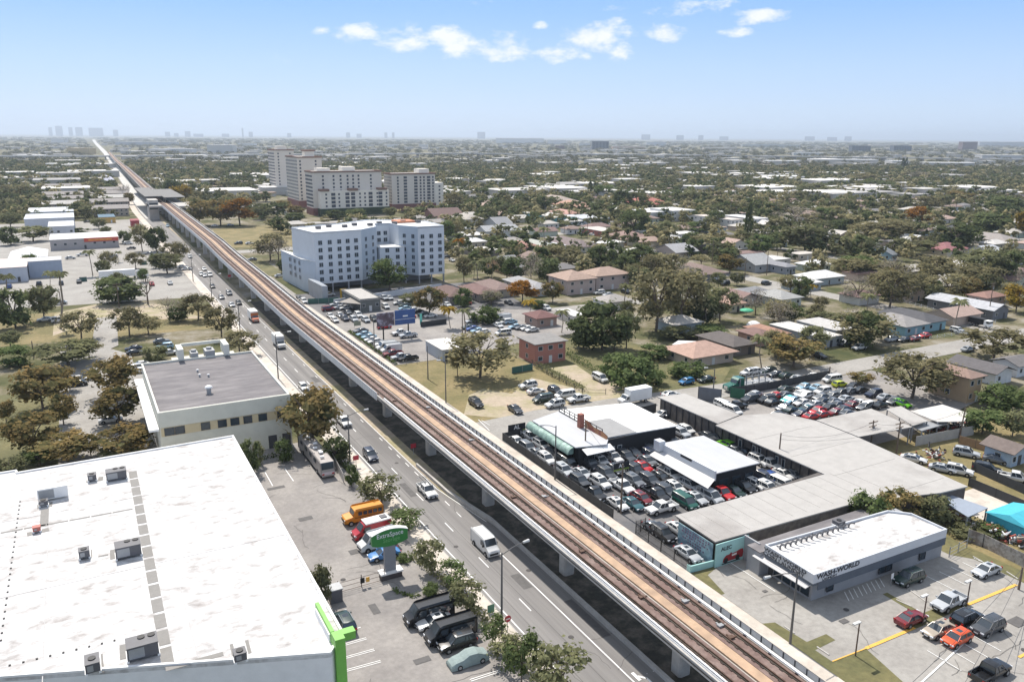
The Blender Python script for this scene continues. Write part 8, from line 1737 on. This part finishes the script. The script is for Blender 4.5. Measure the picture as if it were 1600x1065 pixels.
STR = .13; bg.inputs['Strength'].default_value = STR
tc = N.new('ShaderNodeTexCoord'); sp = N.new('ShaderNodeSeparateXYZ'); L.new(tc.outputs['Generated'], sp.inputs[0])
def math_(op, a, b=None, clamp=False):
    n = N.new('ShaderNodeMath'); n.operation = op; n.use_clamp = clamp
    for i, v in enumerate((a, b)):
        if v is None: continue
        if isinstance(v, (int, float)): n.inputs[i].default_value = v
        else: L.new(v, n.inputs[i])
    return n.outputs[0]
el = math_('ARCSINE', sp.outputs['Z']); az = math_('ARCTAN2', sp.outputs['X'], sp.outputs['Y'])
cr = N.new('ShaderNodeValToRGB'); L.new(math_('MULTIPLY', el, 1 / .5), cr.inputs['Fac']); e = cr.color_ramp.elements
def sk(c, k=1.0): return (*[x * k for x in lin(c)], 1)
e[0].position = 0.0; e[0].color = sk((198, 221, 251)); e[1].position = 1.0; e[1].color = sk((200, 209, 224))
for p_, c_ in ((.06, (196, 220, 252)), (.16, (180, 211, 253)), (.28, (150, 194, 252)), (.36, (138, 186, 250)), (.6, (182, 200, 226))): x = e.new(p_); x.color = sk(c_)
gs = N.new('ShaderNodeVectorMath'); gs.operation = 'SCALE'; L.new(cr.outputs['Color'], gs.inputs[0]); gs.inputs['Scale'].default_value = SKYK / STR
mx = N.new('ShaderNodeMix'); mx.data_type = 'RGBA'; mx.inputs['Factor'].default_value = .88; L.new(sky.outputs['Color'], mx.inputs['A']); L.new(gs.outputs['Vector'], mx.inputs['B'])
# a few small fair weather clouds
nz = N.new('ShaderNodeTexNoise'); nz.inputs['Scale'].default_value = 24; nz.inputs['Detail'].default_value = 9; nz.inputs['Roughness'].default_value = .62; mpc = N.new('ShaderNodeMapping'); mpc.inputs['Scale'].default_value = (1, 1, 2.1)
L.new(tc.outputs['Generated'], mpc.inputs[0]); L.new(mpc.outputs[0], nz.inputs['Vector'])
tot = None
for (px_, py_, wx, wy) in [(505, 47, 14, 6), (552, 50, 34, 12), (630, 60, 38, 17), (700, 58, 30, 14), (712, 80, 22, 14), (785, 69, 46, 18), (872, 84, 36, 11), (915, 88, 12, 5), (935, 55, 42, 20), (965, 78, 34, 12), (1033, 50, 32, 12), (1062, 8, 75, 13), (1180, 27, 38, 9), (842, 40, 11, 5), (1155, 50, 22, 6)]:
    tt, ss = at(px_, 400.0); d_ = None
    u, v = px_ - CX, py_ - CY; vec = Matrix.Rotation(-YAW, 3, 'Z') @ Matrix.Rotation(PI / 2 - PITCH, 3, 'X') @ Matrix.Rotation(ROLL, 3, 'Z') @ Vector((u, -v, -CF)); vec.normalize()
    a0, e0 = math.atan2(vec.x, vec.y), math.asin(vec.z); da = math_('MULTIPLY', math_('SUBTRACT', az, a0), CF / wx * .82); de = math_('MULTIPLY', math_('SUBTRACT', el, e0), CF / wy * .86)
    q = math_('SUBTRACT', 1.0, math_('ADD', math_('MULTIPLY', da, da), math_('MULTIPLY', de, de))); tot = q if tot is None else math_('MAXIMUM', tot, q)
fac = math_('ADD', math_('MAXIMUM', tot, -1.2), math_('MULTIPLY', math_('SUBTRACT', nz.outputs['Fac'], .47), 6.5))
mr = N.new('ShaderNodeMapRange'); mr.interpolation_type = 'SMOOTHSTEP'; mr.inputs['From Min'].default_value = .05; mr.inputs['From Max'].default_value = 1.9; L.new(fac, mr.inputs['Value'])
fc = math_('MULTIPLY', mr.outputs['Result'], .85)
m2 = N.new('ShaderNodeMix'); m2.data_type = 'RGBA'; L.new(fc, m2.inputs['Factor']); L.new(mx.outputs['Result'], m2.inputs['A']); m2.inputs['B'].default_value = (*[x * CLK / STR for x in (1.0, 1.0, 1.0)], 1)
L.new(m2.outputs['Result'], bg.inputs['Color'])
# the air between here and the horizon
hm = bpy.data.materials.new('haze'); hm.use_nodes = True; hn = hm.node_tree
for n in list(hn.nodes):
    if n.type == 'BSDF_PRINCIPLED': hn.nodes.remove(n)
pv = hn.nodes.new('ShaderNodeVolumePrincipled'); pv.inputs['Color'].default_value = (.76, .87, 1.0, 1); pv.inputs['Density'].default_value = HZD; pv.inputs['Anisotropy'].default_value = 0.3
hn.links.new(pv.outputs['Volume'], [n for n in hn.nodes if n.type == 'OUTPUT_MATERIAL'][0].inputs['Volume'])
hb = MB(); hb.box(-46000, -400, -1, 46000, 60100, 205); ho = hb.build('haze', hm); tag(ho, 'thin pale haze in the air over the whole city', None, None, 'stuff')
sc = bpy.context.scene
sc.view_settings.view_transform = 'Standard'; sc.view_settings.look = 'None'; sc.view_settings.exposure = EXPO; sc.view_settings.gamma = 1
sc.render.engine = 'CYCLES'
sc.cycles.max_bounces = 5; sc.cycles.diffuse_bounces = 3; sc.cycles.transparent_max_bounces = 6; sc.cycles.volume_bounces = 0
# ================================================================ labels of repeats
def finish_labels():
    fx, fy = math.sin(YAW), math.cos(YAW)
    groups = {}; cnt = {}
    for o, desc in AUTO: cnt[desc] = cnt.get(desc, 0) + 1
    for o, desc in AUTO:
        if o.get('label') != desc or (cnt[desc] == 1 and len(desc.split()) > 3): continue
        t, s = o.location.x, o.location.y
        ph, lt, ls = min(LAND, key=lambda l: (l[1] - t) ** 2 + (l[2] - s) ** 2)
        dx, dy = t - lt, s - ls; fwd = dx * fx + dy * fy; rt = dx * fy - dy * fx
        if abs(rt) > abs(fwd): d = 'right of' if rt > 0 else 'left of'
        else: d = 'beyond' if fwd > 0 else 'in front of'
        groups.setdefault((desc, d, ph), []).append((math.hypot(dx, dy), o))
    ordn = ['nearest', 'second nearest', 'third nearest', 'fourth nearest', 'fifth nearest', 'sixth nearest', 'seventh nearest', 'eighth nearest', 'ninth nearest', 'tenth nearest',
            'eleventh nearest', 'twelfth nearest', 'thirteenth nearest', 'fourteenth nearest', 'fifteenth nearest', 'sixteenth nearest', 'seventeenth nearest', 'eighteenth nearest']
    for (desc, d, ph), lst in groups.items():
        lst.sort(key=lambda x: x[0])
        for i, (_, o) in enumerate(lst):
            if len(lst) == 1: o['label'] = '%s %s %s' % (desc, d, ph)
            elif i < len(ordn): o['label'] = '%s %s %s, %s' % (desc, d, ph, ordn[i])
            else:
                o['label'] = '%s far %s %s' % (desc, d, ph); o['group'] = '%s far %s %s' % (desc, d, ph)
            if len(lst) > 1 and 'group' not in o: o['group'] = desc + 's'
    seen = {}
    for o in ALLT:
        k = o['label']; seen.setdefault(k, []).append(o.name)
        if not 4 <= len(k.split()) <= 16: print('LABEL LENGTH', len(k.split()), k)
    for k, v in seen.items():
        if len(v) > 1: print('DUP LABEL', len(v), k)
drop_protos()
ALLT[:] = [o for o in ALLT if o.name in bpy.data.objects] if False else ALLT
finish_labels()
print('objects', len(bpy.data.objects), 'things', len(ALLT))
